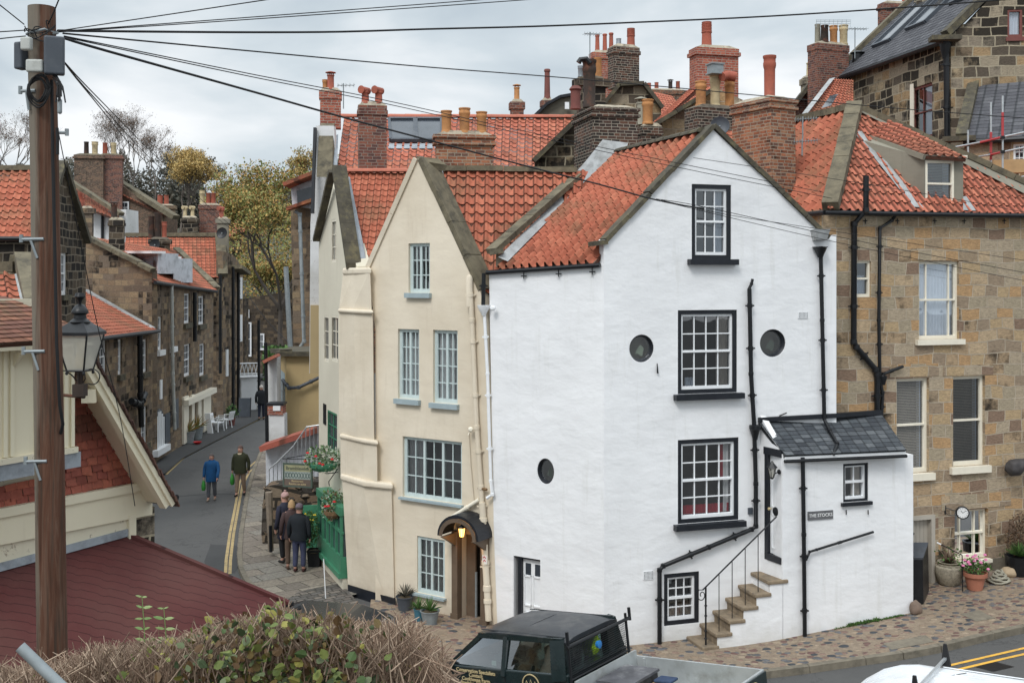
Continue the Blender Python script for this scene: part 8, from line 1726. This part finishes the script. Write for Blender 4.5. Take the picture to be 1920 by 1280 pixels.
for i in range(nl+1):
    for j in range(nw+1):
        l = 1.80+1.76*i/nl; w = .14+1.42*j/nw; e = min(i, nl-i)/nl*2; g = min(j, nw-j)/nw*2; h = 1.70+.085*(1-(1-min(1, e*1.6))**2)*.6+.05*(1-(1-min(1, g*2.2))**2)-.02*(i < 1)
        vs.append(q_(l, w, h))
n = nw+1; m.add(vs, [(i*n+j, (i+1)*n+j, (i+1)*n+j+1, i*n+j+1) for i in range(nl) for j in range(nw)]); 
lo_ = [q_(1.80, .14, 1.68), q_(3.56, .14, 1.68), q_(3.56, 1.56, 1.68), q_(1.80, 1.56, 1.68)]
k = len(m.v); m.v += [tuple(v) for v in lo_]; ids = [[j*1+0 for j in range(0)]]
m.f += [tuple([k, k+1]+[i*n for i in range(nl, -1, -1)]), tuple([k+1, k+2]+[nl*n+j for j in range(nw, -1, -1)]), tuple([k+2, k+3]+[i*n+nw for i in range(0, nl+1)]), tuple([k+3, k]+[j for j in range(0, nw+1)])]; m.m += [0]*4
rf_ = m.build('roof', M['car_roof'], tk, smooth=True); m = MB(); m.tube([q_(2.62, w, 1.70+.10*(1-(abs(w-.85)/.72)**4)) for w in [.16+.138*i for i in range(11)]], .008, 4); m.tube([q_(l, .20, 1.762) for l in (1.86, 2.6, 3.5)], .01, 4); m.tube([q_(l, 1.50, 1.762) for l in (1.86, 2.6, 3.5)], .01, 4); m.build('roof_seam', M['car_black'], rf_)
def pane(pts, nm='window', mt='glass_car'): m = MB(); m.poly([q_(*p) for p in pts]); return m.build(nm, M[mt], tk)
pane([(1.16, .35-.25, 1.12), (1.86, .20, 1.66), (1.86, 1.50, 1.66), (1.16, 1.60, 1.12)], 'windscreen')
for s_ in (0, 1):
    f = (lambda w: w) if not s_ else (lambda w: 1.70-w)
    pane([(1.26, f(.045), 1.22), (1.86, f(.165), 1.64), (2.36, f(.165), 1.67), (2.34, f(.045), 1.23)]); pane([(2.44, f(.045), 1.24), (2.46, f(.165), 1.67), (3.28, f(.165), 1.68), (3.32, f(.045), 1.26)])
pane([(3.44, .36, 1.26), (3.44, 1.34, 1.26), (3.44, 1.34, 1.62), (3.44, .36, 1.62)], 'rear_window')
m = MB()
for l in (1.95, 2.85):
    for w in (.35, 1.0): tbox(m, (l, w, .75), (l+.12, w+.45, 1.32)); tbox(m, (l+.02, w+.12, 1.32), (l+.1, w+.33, 1.50))
m.build('seat', M['grey_plastic'], tk); m = MB(); m.lathe(q_(1.62, 1.25, 1.18), [(.17, 0), (.19, .015), (.17, .03), (.15, .015)], 18, ax=TL_); tbox(m, (1.2, .1, .95), (1.45, 1.6, 1.16)); m.build('dashboard', M['grey_plastic'], tk)
m = MB(); tbox(m, (1.27, -.12, 1.12), (1.34, .02, 1.27)); mr = m.build('mirror', M['car_black'], tk); b_ = mr.modifiers.new('b', 'BEVEL'); b_.width = .03; b_.segments = 3
m = MB(); tbox(m, (.85, -.0, .80), (.94, .018, .86)); m.build('indicator', M['pot_orange'], tk)
m = MB()
for l in (1.22, 2.40, 3.46): tbox(m, (l, .012, .5), (l+.012, .022, 1.12))
m.build('door_gap', M['black_rubber'], tk)
for l in (2.18, 3.22): m = MB(); tbox(m, (l, -.02, .98), (l+.15, .015, 1.02)); m.build('door_handle', M['black_iron'], tk)
m = MB(); tbox(m, (2.05, .155, 1.17), (2.14, .15, 1.30)); 
m.build('window_sticker', M['pale_plastic'], tk)
for (l, w) in ((1.2, .0), (1.2, 1.46), (4.85, .0), (4.85, 1.46)):
    m = MB(); m.lathe(q_(l, w, .34), [(.20, -.0), (.33, .01), (.34, .05), (.34, .19), (.33, .23), (.20, .24)], 24, ax=TW); wh_ = m.build('wheel', M['black_rubber'], tk, smooth=True); m = MB(); m.lathe(q_(l, w+.01, .34), [(0, 0), (.19, -.005), (.20, .02), (.0, .03)], 16, ax=TW); m.build('rim', M['galv'], wh_)
for i, (tx, hh) in enumerate((('Conservation Specialists', 1.15), ('Contact:', 1.085), ('Cookhouse Farm,', 1.02), ('Fylingdales, YO22 4QQ', .955))):
    text_mesh(tx, .082, 'lettering', M['gold'], tk, q_(1.83, -.006, hh), TL_, TU, .003, bold=.0012)
m = MB(); m.lathe(q_(2.92, .005, 1.06), [(.150, 0), (.165, 0), (.165, .012), (.150, .012)], 28, ax=-TW, open_=True); 
for k in range(3): m.tube([q_(2.84+.08*k-.05, -.006, 1.01), q_(2.84+.08*k, -.006, 1.14-.02*abs(k-1)), q_(2.84+.08*k+.05, -.006, 1.01)], .006, 4)
m.build('emblem', M['gold'], tk)
# headboard frame with mesh
m = MB()
for w in (-.02, 1.60): m.tube([q_(3.70, w, .9), q_(3.70, w, 1.80)], .022, 6)
m.tube([q_(3.70, -.06, 1.70), q_(3.70, 1.72, 1.70)], .028, 8); m.tube([q_(3.70, 1.72, 1.66), q_(3.70, 1.72, 1.86)], .026, 6); m.tube([q_(3.70, -.02, 1.70), q_(3.70, -.02, 1.92)], .026, 6); m.tube([q_(3.70, 0, 1.22), q_(3.70, 1.6, 1.22)], .016, 6)
hb_ = m.build('headboard', M['black_iron'], tk); m = MB()
for i in range(44): w = .0+1.6*i/43; m.bar(q_(3.70, w, 1.22), q_(3.70, w, 1.68), .005, .005, up=TL_)
for i in range(15): h = 1.22+.46*i/14; m.bar(q_(3.70, 0, h), q_(3.70, 1.6, h), .005, .005, up=TL_)
m.build('wire_mesh', M['black_iron'], hb_)
m = MB(); m.lathe(q_(3.78, .62, 1.58), [(.0, 0), (.05, .0), (.06, .05), (.0, .06)], 12, ax=TL_); m.build('work_lamp', plain('blue_lamp', (.02, .16, .42), .3), tk)
m = MB(); tbox(m, (3.75, -.02, .68), (5.95, 1.72, .72)); tbox(m, (3.74, 0, .72), (3.78, 1.7, 1.2)); tbox(m, (3.75, 1.69, .72), (5.95, 1.73, 1.11)); tbox(m, (3.75, -.03, .72), (5.95, .01, 1.11)); tbox(m, (5.92, .01, .72), (5.96, 1.69, 1.11)); tbox(m, (3.9, 1.66, .80), (3.94, 1.735, 1.09)); tbox(m, (5.0, 1.725, .75), (5.04, 1.745, 1.09)); m.build('load_bed', M['alu'], tk)
m = MB(); tbox(m, (5.965, .0, .70), (5.985, 1.72, 1.09)); m.build('tailgate_panel', M['car_paint'], tk); m = MB(); m.lathe(q_(5.99, 1.3, .93), [(.10, 0), (.115, 0), (.115, .012), (.10, .012)], 24, ax=TL_, open_=True); m.build('emblem', M['gold'], tk)
def cargo(name, lab, cat, a, b, mat, bev=.02):
    t = thing(name, q_((a[0]+b[0])/2, (a[1]+b[1])/2, a[2]), lab, cat); m = MB(); tbox(m, a, b); o = m.build('body', M[mat] if isinstance(mat, str) else mat, t); v = o.modifiers.new('b', 'BEVEL'); v.width = bev; v.segments = 3; return t
tx_ = cargo('tool_chest', 'scuffed black tool chest in the truck bed behind the cab', 'tool chest', (3.85, .45, .725), (4.42, 1.25, 1.06), plain('scuffed_black', (.035, .036, .04), .5, scale=5, var=.5, dirt=(.13, .13, .13))); m = MB(); tbox(m, (3.83, .43, 1.062), (4.44, 1.27, 1.10)); m.build('lid', plain('scuffed_lid', (.10, .10, .11), .5, scale=4, var=.5, dirt=(.24, .24, .24)), tx_)
cargo('yellow_bag', 'bright yellow plastic sack in the rear of the truck bed', 'sack', (5.2, .85, .725), (5.57, 1.22, .98), plain('yellow_plastic', (.72, .42, .02), .4, scale=4, var=.15, bump=.4), .10)
cargo('teal_bag', 'teal and white plastic bag in the middle of the truck bed', 'bag', (4.75, .85, .725), (5.10, 1.18, .93), plain('teal_plastic', (.02, .22, .17), .4, scale=4, var=.2, bump=.4), .09)
cargo('wooden_crate', 'stained orange-brown timber beside the tool chest in the truck bed', 'timber', (4.48, .55, .725), (4.56, 1.2, .98), 'ply', .008)
cargo('blue_jacket', 'crumpled dark blue cloth over the timber in the truck bed', 'cloth', (4.50, .95, .985), (4.80, 1.2, 1.03), cl('blue_cloth', (.03, .05, .10)), .03)
hv = thing('high_visibility_vest', q_(3.34, 1.1, 1.2), 'yellow-green high visibility vest hung inside the rear cab window', 'vest'); L_ = MB(); rr = random.Random(3); L_.tube([q_(3.36, 1.15, 1.64), q_(3.34, 1.12, 1.5), q_(3.35, 1.05, 1.36), q_(3.34, 1.0, 1.25)], [.04, .13, .15, .08], 9); L_.build('cloth', plain('hi_vis', (.32, .52, .02), .7, scale=9, var=.45, bump=.5, dirt=(.04, .05, .04)), hv, smooth=True)
# ================================================================== WHITE VAN (bottom right)
VO = V((5.66, 15.3, 1.93)); va = V((.80, -.59, .06)).normalized(); vw = V((.593, .805, 0)).normalized(); vu = va.cross(vw).normalized(); v_ = lambda l, w, h: VO+va*l+vw*w+vu*h
vn = thing('white_van', v_(1.5, -.8, -1.9), 'white van roof with two aluminium roof bars and black end stops, bottom right', 'van')
m = MB(); nl, nw = 16, 14; vs = []
for i in range(nl+1):
    for j in range(nw+1):
        l = -.75+3.9*i/nl; w = -1.72+1.8*j/nw; fx = min(1, max(0, (l+.75)/.9)); gx = min(j, nw-j)/nw*2; h = -.50*(1-fx)**2.0+(.02 if fx >= 1 else 0)-.16*(1-min(1, gx*2.6))**2.2
        ws__ = w+(.0 if fx >= 1 else (-.12*(1-fx)*(w+.85))); vs.append(v_(l, ws__, h))
n = nw+1; m.add(vs, [(i*n+j, (i+1)*n+j, (i+1)*n+j+1, i*n+j+1) for i in range(nl) for j in range(nw)]); m.build('roof', M['van_white'], vn, smooth='all')
m = MB(); m.frame_box(VO, va, vw, vu, (.12, -1.70, -1.6), (3.1, .06, -.20)); m.frame_box(VO, va, vw, vu, (-.72, -1.62, -1.6), (.12, .0, -.58)); bo_ = m.build('body', M['van_white'], vn); b = bo_.modifiers.new('b', 'BEVEL'); b.width = .06; b.segments = 3
m = MB()
for k in range(6): m.tube([v_(.55, -1.42+.25*k, .022), v_(3.0, -1.42+.25*k, .03)], .008, 4)
m.build('roof_rib', M['van_white'], vn)
for l in (.55, 1.75):
    m = MB(); m.frame_box(VO, va, vw, vu, (l-.02, -1.60, .09), (l+.02, .03, .12)); rb_ = m.build('roof_bar', M['galv'], vn)
    for w in (-1.5, -.02): m = MB(); m.hexa([v_(l-.06, w-.03, .0), v_(l+.06, w-.03, .0), v_(l+.06, w+.03, .0), v_(l-.06, w+.03, .0)], [v_(l-.02, w-.02, .30), v_(l+.02, w-.02, .30), v_(l+.02, w+.02, .30), v_(l-.02, w+.02, .30)]); m.build('end_stop', M['black_rubber'], rb_)
m = MB(); m.tube([v_(-.15, -.9, -.15), v_(.9, -.35, .05)], .006, 4); m.box(v_(-.18, -.9, -.15), (.06, .04, .03)); m.build('aerial', M['black_iron'], vn)
for (l, w) in ((-.1, -1.65), (2.5, -1.65), (-.1, -.1), (2.5, -.1)): m = MB(); m.lathe(v_(l, w, -1.62), [(.2, 0), (.3, .02), (.3, .18), (.2, .2)], 20, ax=vw); m.build('wheel', M['black_rubber'], vn)
# ================================================================== PARKED CAR behind the hedge
co_ = G(600, 1320); co_ = V((-5.9, 18.7, 0)); ca = V((.97, -.24, 0)).normalized(); cw_ = V((.24, .97, 0)); c_ = lambda l, w, h: co_+ca*l+cw_*w+V((0, 0, h))
pc = thing('parked_car', c_(2, .8, 0), 'dark green car parked behind the hedge, only roof and bonnet showing', 'car')
prof = [(0, .35), (0, .7), (.15, .85), (1.0, .95), (1.5, 1.36), (1.75, 1.44), (2.9, 1.44), (3.4, 1.30), (3.9, .98), (4.1, .85), (4.15, .35)]
m = MB(); ins = lambda h: 0 if h < .96 else .16*(h-.96)/.48; A = [c_(l, ins(h), h) for l, h in prof]; B = [c_(l, 1.7-ins(h), h) for l, h in prof]; n = len(prof); m.add(A+B, [(i, (i+1) % n, n+(i+1) % n, n+i) for i in range(n)]+[tuple(range(n))[::-1], tuple(range(n, 2*n))]); o = m.build('body', M['car_black'], pc); b = o.modifiers.new('b', 'BEVEL'); b.width = .05; b.segments = 3
m = MB(); m.poly([c_(1.03, .16, .985), c_(1.50, .24, 1.37), c_(1.50, 1.46, 1.37), c_(1.03, 1.54, .985)]); m.build('windscreen', M['glass_far'], pc)
m = MB(); m.poly([c_(3.86, .16, 1.02), c_(3.42, .24, 1.31), c_(3.42, 1.46, 1.31), c_(3.86, 1.54, 1.02)]); m.build('rear_window', M['glass_far'], pc)
for (l, w) in ((.75, -.02), (3.35, -.02), (.75, 1.52), (3.35, 1.52)): m = MB(); m.lathe(c_(l, w, .31), [(.18, 0), (.3, .02), (.3, .18), (.18, .2)], 20, ax=cw_); m.build('wheel', M['black_rubber'], pc)
# ================================================================== CABLES
def cable(lab, pts, r=.007, grp='overhead cables fanning out from the pole', lk='overhead_cable'):
    q = [P(*p) for p in pts]; out = []
    for i in range(len(q)-1):
        p0, p1, p2, p3 = q[max(i-1, 0)], q[i], q[i+1], q[min(i+2, len(q)-1)]; n = max(4, min(30, int((p2-p1).length/.6)))
        for k in range(n): t = k/n; out.append(.5*((2*p1)+(p2-p0)*t+(2*p0-5*p1+4*p2-p3)*t*t+(3*p1-p0-3*p2+p3)*t**3))
    out.append(q[-1]); m = MB(); m.tube(out, r, 5); o = m.build(lk, M['black_rubber'], None, smooth='all'); tag(o, lab, 'cable', grp); return o
cable('highest cable leaving the pole top steeply up to the right', [(100, 60, 11), (300, 30, 10.5), (540, -6, 10)], .006)
cable('upper of the close pair of cables rising right from the pole', [(104, 60, 11), (480, 32, 12), (900, 0, 13), (1100, -18, 13.5)], .006)
cable('lower of the close pair of cables rising right from the pole', [(104, 61, 11), (480, 36, 12), (960, 2, 13.2), (1200, -16, 14)], .006)
cable('thick wavy cable crossing the whole sky to the top right', [(108, 58, 11), (300, 60, 12), (480, 61, 13), (640, 60, 14), (800, 55, 15), (1000, 50, 16), (1200, 42, 17), (1440, 31, 18), (1700, 14, 19), (1980, -8, 20)], .014)
cable('single cable sagging right across the chimney stacks to the slate cottage', [(118, 63, 11), (480, 97, 14), (800, 126, 17), (1080, 148, 20), (1440, 181, 22), (1700, 205, 23), (1980, 226, 24)], .010)
cable('upper of two cables crossing the left chimneys towards the white gable', [(120, 68, 11), (480, 141, 14), (720, 188, 17), (1000, 250, 20), (1300, 312, 21.2), (1540, 360, 22)], .007)
cable('second of two cables crossing the left chimneys towards the white gable', [(120, 70, 11), (480, 146, 14), (720, 194, 17), (1000, 256, 20), (1300, 320, 21.2), (1560, 372, 22)], .007)
cable('thickest cable swooping from the pole across the cream gable to the white house', [(120, 72, 11), (200, 96, 11.5), (480, 174, 14), (650, 222, 16), (800, 262, 18), (1000, 315, 19.5), (1120, 345, 20.2), (1230, 375, 20.6), (1320, 392, 20.8)], .016)
cable('upper line of the thin trio crossing the white gable to the stone house', [(1230, 373, 20.6), (1320, 388, 20.8), (1540, 437, 21.8), (1700, 470, 22.6), (1980, 522, 24)], .007)
cable('middle line of the thin trio crossing the white gable to the stone house', [(1240, 375, 20.6), (1360, 402, 20.9), (1540, 430, 21.9), (1720, 458, 22.8), (1980, 497, 24)], .006)
cable('lowest line of the thin trio crossing the white gable to the stone house', [(1240, 377, 20.6), (1360, 406, 20.9), (1540, 448, 21.9), (1720, 486, 22.8), (1980, 538, 24)], .006)
cable('thin cable over the stone house tiles just below the dormer', [(1300, 296, 20.9), (1560, 335, 22), (1800, 375, 23.2), (1980, 410, 24)], .006)
cable('leftmost of three lines dropping steeply from the pole to the street', [(121, 118, 11), (170, 180, 15), (270, 300, 30), (330, 352, 42), (400, 420, 55)], [.006]+[.012]*0 if False else .009)
cable('middle of three lines dropping steeply from the pole to the street', [(121, 118, 11), (180, 187, 15), (290, 305, 30), (390, 395, 45), (460, 450, 60)], .009)
cable('rightmost of three lines dropping steeply from the pole to the street', [(121, 117, 11), (190, 190, 15), (310, 310, 30), (430, 420, 45), (545, 505, 58)], .008)
cable('thin stay wire running from the pole down over the red hung tiles', [(108, 240, 10.9), (150, 450, 11.5), (185, 620, 12), (225, 780, 12.4), (253, 948, 12.6)], .005)
cable('short line leaving the pole to the upper left corner', [(45, 46, 11), (20, 26, 10.5), (-20, -6, 10)], .006)
cable('upper of two lines leaving the pole to the left edge', [(48, 57, 11), (0, 60, 10.5), (-40, 61, 10)], .006); cable('lower of two lines leaving the pole to the left edge', [(48, 68, 11), (0, 73, 10.5), (-40, 80, 10)], .006)
cable('single line leaving the pole top steeply up past the frame', [(88, 50, 11), (100, 25, 10.6), (114, -10, 10)], .007)
cable('pale line strung low across the street trees', [(440, 520, 70), (500, 600, 60), (560, 660, 50), (598, 700, 42)], .02)
gp = thing('grey_street_pole', P(543, 660, 48), 'plain grey pole among the autumn trees at the street bend', 'pole'); m = MB(); m.tube([P(544, 650, 48), P(536, 500, 48)], .11, 10); m.build('post', M['galv_dull'], gp, smooth=True)
# ================================================================== TREES
def tree(name, lab, base, H, spread, seed, mats=(), leaf=.15, nleaf=0, twig='bark', lv=5, r0=None, crown=None, grp=None, up=.35, kids=3):
    t = thing(name, base, lab, 'tree', grp); rr = random.Random(seed); m = MB(); tips = []
    def grow(p, d, L, r, k):
        q = p+d*L*.5+V((rr.gauss(0, 1), rr.gauss(0, 1), 0))*L*.05; e = q+(d+V((rr.gauss(0, .12), rr.gauss(0, .12), .05))).normalized()*L*.5
        m.tube([p, q, e], [r, r*.8, r*.6], 5 if k > 2 else 3, cap=False)
        if k <= 2: tips.append((q, e))
        if k == 0: return
        for i in range(kids if k < lv else kids+1):
            a = rr.uniform(0, 6.28); s = rr.uniform(.35, .85)*spread; dd = (d+V((math.cos(a)*s, math.sin(a)*s, up*rr.uniform(-.3, 1)))).normalized(); grow(e if i else e, dd, L*rr.uniform(.62, .84), r*.58, k-1)
    h0 = H*.30; grow(V(base), V((0, 0, 1)), h0, r0 or H*.022, lv); m.build('trunk', M[twig], t)
    if nleaf:
        k = max(1, len(mats))
        for i, mt in enumerate(mats):
            L = LB()
            for j in range(nleaf//k):
                a, b = rr.choice(tips); p = a+(b-a)*rr.random()+V((rr.gauss(0, 1), rr.gauss(0, 1), rr.gauss(0, .8)))*H*.022; leaf_(L, rr, p, leaf*rr.uniform(.6, 1.3))
            leaf_build(L, 'crown', M[mt], t)
    return t
def leaf_(L, rr, p, s): leaf(L, rr, p, s, 1.4)
TG = 'trees on the hillside'
def base_at(px, y, D): q = P(px, y, D); return q
tree('autumn_tree', 'large green-gold autumn tree filling the gap at the street bend', P(533, 690, 72), 13.5, .9, 5, ('leaf_autumn', 'leaf_autumn'), .17, 26000, lv=6, r0=.22, kids=3, up=.25)
tree('autumn_tree', 'smaller olive autumn tree left of the big green-gold one', P(508, 655, 84), 7.6, .9, 6, ('leaf_autumn',), .18, 8000, lv=5, r0=.16, up=.2)
tree('autumn_tree', 'golden treetop showing just left of the white gable strip', P(570, 470, 100), 10, .7, 8, ('leaf_yellow', 'leaf_autumn'), .18, 6000, lv=5)
tree('yellow_tree', 'bright yellow tree rising behind the brown brick house', P(340, 465, 105), 9.6, .85, 9, ('leaf_yellow',), .18, 13000, lv=6, up=.35)
for i, (px, y, D, H, lab) in enumerate(((205, 390, 128, 11.5, 'tall bare tree at the left of the skyline cluster'), (250, 390, 132, 11.2, 'bare tree in the middle of the skyline cluster'), (290, 390, 126, 9.2, 'bare tree at the right of the skyline cluster'), (30, 380, 120, 9.5, 'bare tree at the far left edge behind the tiled roof'), (-15, 390, 116, 9.4, 'bare brown tree cut off by the left edge'), (408, 370, 180, 6.4, 'small bare tree standing alone right of the pine'), (452, 352, 230, 4.5, 'tiny bare tree on the far skyline'))):
    tree('bare_tree', lab, P(px, y, D), H, .8, 30+i, ('leaf_brown',), .12, 2600 if i < 5 else 300, 'bark', 6 if i < 5 else 5, .13 if i < 5 else .09, grp=TG, kids=3, up=.42)
tree('pine_tree', 'lone scots pine with flat dark plates of foliage on the skyline', P(364, 400, 150), 9.2, 1.1, 50, ('leaf_dark',), .3, 2600, lv=5, up=.05, r0=.12, grp=TG)
# dense far wood
t_ = LB(); rr = random.Random(70)
for i in range(62000):
    px = rr.uniform(-30, 470); top = 300+.07*max(px-150, 0)+16*math.sin(px*.05)+10*math.sin(px*.13)+ (25 if px > 380 else 0); y = top+rr.random()**.8*130; p = P(px, y, 140+rr.uniform(-7, 12)); leaf_(t_, rr, p, rr.uniform(.14, .42)*(1+.6*(y > top+45)))
o = leaf_build(t_, 'hillside_wood', M['leaf_dark'], None); tag(o, 'dark mass of leafless autumn woodland covering the hillside', 'woodland', kind='stuff')
t_ = LB()
for i in range(9000): px = rr.uniform(400, 620); y = 352+rr.random()*70+4*math.sin(px*.1); leaf_(t_, rr, P(px, y, 260+rr.uniform(-10, 30)), rr.uniform(.5, 1.2))
o = leaf_build(t_, 'distant_wood', M['leaf_dark'], None); tag(o, 'distant wooded skyline right of the yellow tree', 'woodland', kind='stuff')
t_ = LB()
for i in range(9000):
    px = rr.uniform(425, 600); y = rr.uniform(400, 640); leaf_(t_, rr, P(px, y, 93+rr.uniform(-4, 9)), rr.uniform(.14, .34))
o = leaf_build(t_, 'distant_wood', M['leaf_autumn'], None); tag(o, 'autumn scrub on the slope behind the street-bend trees', 'woodland', kind='stuff')
t_ = LB()
for i in range(900):
    k = rr.random()**.7; p = WP.w(1560+k*130, 1198-k*40, .03+rr.uniform(0, .05)); p.z = hz(p.x)+.11; leaf(t_, rr, p, rr.uniform(.03, .09)*(1 if .2 < k < .65 else .5), 2.2, 2.0)
o = leaf_build(t_, 'wall_weeds', M['leaf_green'], None); tag(o, 'low green weeds along the foot of the white porch wall', 'weeds', kind='stuff')
t_ = LB()
for i in range(2500): px = rr.uniform(496, 545); y = rr.uniform(650, 710); leaf_(t_, rr, P(px, y, 66+rr.uniform(-2, 3)), rr.uniform(.12, .3))
o = leaf_build(t_, 'dark_bush', M['leaf_green'], None); tag(o, 'dark ivy and bush at the foot of the bend house', 'bush')
# ================================================================== HEDGE (near)
hg_ = thing('clipped_hedge', (-1.6, 5.6, 4.5), 'untidy near hedge of bare clipped twigs and green leaves along the bottom edge', 'hedge')
CT = [(-60, 1250), (60, 1236), (120, 1226), (200, 1214), (300, 1200), (345, 1180), (400, 1164), (450, 1156), (500, 1150), (560, 1152), (620, 1156), (700, 1154), (760, 1166), (800, 1192), (830, 1232), (848, 1300)]
def ctop(px):
    for (a, b), (c, d) in zip(CT[:-1], CT[1:]):
        if a <= px <= c: return b+(d-b)*(px-a)/(c-a)
    return 1300
rr = random.Random(77); tw_ = MB(); tp_ = MB()
for i in range(6000):
    px = rr.uniform(-50, 848); D = rr.uniform(4.9, 6.3); yt = ctop(px)+12+8*math.sin(px*.021)+6*math.sin(px*.055+1)+abs(rr.gauss(0, 20))-rr.uniform(0, 20)-(rr.random() < .07)*rr.uniform(5, 28); y0 = yt+rr.uniform(30, 110)
    if y0 < 1225 and rr.random() < .3: y0 += 60
    lean = rr.gauss(0, 24); a = P(px-lean, y0, D); b = P(px+lean*.6, yt, D+rr.uniform(-.12, .12)); md = (a+b)/2+V((rr.gauss(0, .008), 0, 0)); (tw_ if rr.random() < .7 else tp_).tube([a, md, b], [.0036, .0029, .0019], 4, cap=True)
for i in range(900):
    px = rr.uniform(0, 835); D = rr.uniform(5.1, 6.0); y = ctop(px)+rr.uniform(15, 120); a = P(px, y, D); tw_.tube([a, a+V((rr.uniform(-.14, .14), rr.uniform(-.08, .08), rr.uniform(-.02, .08)))], .0026, 4)
tw_.build('twigs', M['twig'], hg_); tp_.build('pale_twigs', M['twig_pale'], hg_)
lm = LB()
def bigleaf(L, rr, p, s):
    d = V((rr.gauss(0, 1), rr.gauss(-.3, 1), rr.gauss(.15, .8))).normalized(); x = d.cross(V((rr.gauss(0, .5), rr.gauss(-1, .6), rr.gauss(.6, .5)))).normalized(); n = d.cross(x); w = s*.36; c = rr.uniform(.02, .12)*s
    pts = [p, p+d*s*.2+x*w*.8+n*c, p+d*s*.5+x*w+n*c, p+d*s*.8+x*w*.55+n*c*.5, p+d*s-n*c*.5, p+d*s*.8-x*w*.55+n*c*.5, p+d*s*.5-x*w+n*c, p+d*s*.2-x*w*.8+n*c, p+d*s*.5]
    L.add(pts, [(8, 0, 1), (8, 1, 2), (8, 2, 3), (8, 3, 4), (8, 4, 5), (8, 5, 6), (8, 6, 7), (8, 7, 0)]); L.lu.append(rr.randint(0, 9999))
def bl_build(L, name, mat, par):
    uv = [((L.lu[i//9])+.5, (L.lu[i//9]*3 % 89)+.5) for i in range(len(L.v))]; return L.build(name, mat, par, uv=uv)
for i in range(2600):
    px = rr.gauss(515, 140) if rr.random() < .85 else rr.uniform(60, 800)
    if px < 0 or px > 820: continue
    y = ctop(px)+22+8*math.sin(px*.021)+6*math.sin(px*.055+1)+rr.random()**1.1*150-26*rr.random(); D = rr.uniform(4.8, 6.0)
    if (px < 330 or px > 690) and rr.random() < .7: continue
    bigleaf(lm, rr, P(px, y, D), rr.uniform(.022, .062))
bl_build(lm, 'leaves', M['leaf_hedge'], hg_)
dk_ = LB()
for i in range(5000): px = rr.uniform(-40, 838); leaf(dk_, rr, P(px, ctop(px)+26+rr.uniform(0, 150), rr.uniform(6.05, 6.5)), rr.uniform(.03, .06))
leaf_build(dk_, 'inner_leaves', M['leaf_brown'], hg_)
for k, (x, yb, yt, nl, lab) in enumerate(((268, 1215, 1116, 5, 'taller of two fresh green shoots standing above the hedge'), (309, 1230, 1138, 5, 'shorter of two fresh green shoots standing above the hedge'))):
    t = thing('green_shoot', P(x, yb, 5.5), lab, 'shoot', 'green shoots above the hedge'); m = MB(); a, b = P(x+4, yb+20, 5.5), P(x-2, yt, 5.5); m.tube([a, (a+b)/2+V((.004, 0, 0)), b], [.004, .003, .002], 5); m.build('stem', M['leaf_sprig'], t); L = LB()
    for i in range(nl):
        p = b+(a-b)*(i*.17+.02)
        for s_ in (-1, 1):
            d = V((s_, rr.uniform(-.3, .3), rr.uniform(-.05, .35))).normalized(); s = .055*rr.uniform(.7, 1.1)*(1 if i else .7); x_ = d.cross(V((0, -1, .5))).normalized(); n_ = d.cross(x_)
            pts = [p, p+d*s*.3+x_*s*.14, p+d*s*.65+x_*s*.13, p+d*s-n_*.004, p+d*s*.65-x_*s*.13, p+d*s*.3-x_*s*.14]; L.add(pts, [(0, 1, 2, 3, 4, 5)]); L.lu.append(rr.randint(0, 99))
    uv = [(L.lu[i//6]+.5, .5) for i in range(len(L.v))]; L.build('leaves', M['leaf_sprig'], t, uv=uv)
mt = thing('metal_tube', P(80, 1250, 4.6), 'grey galvanised tube sticking up out of the hedge at lower left', 'tube'); m = MB(); a, b = P(38, 1212, 4.6), P(130, 1300, 4.6); m.tube([b, a], .024, 16, cap=False); m.tube([b, a], .020, 16, cap=False); m.lathe(a, [(.020, 0), (.024, 0), (.024, .001), (.020, .001)], 16, ax=(a-b), open_=True); m.build('tube', M['galv_dull'], mt, smooth=True)
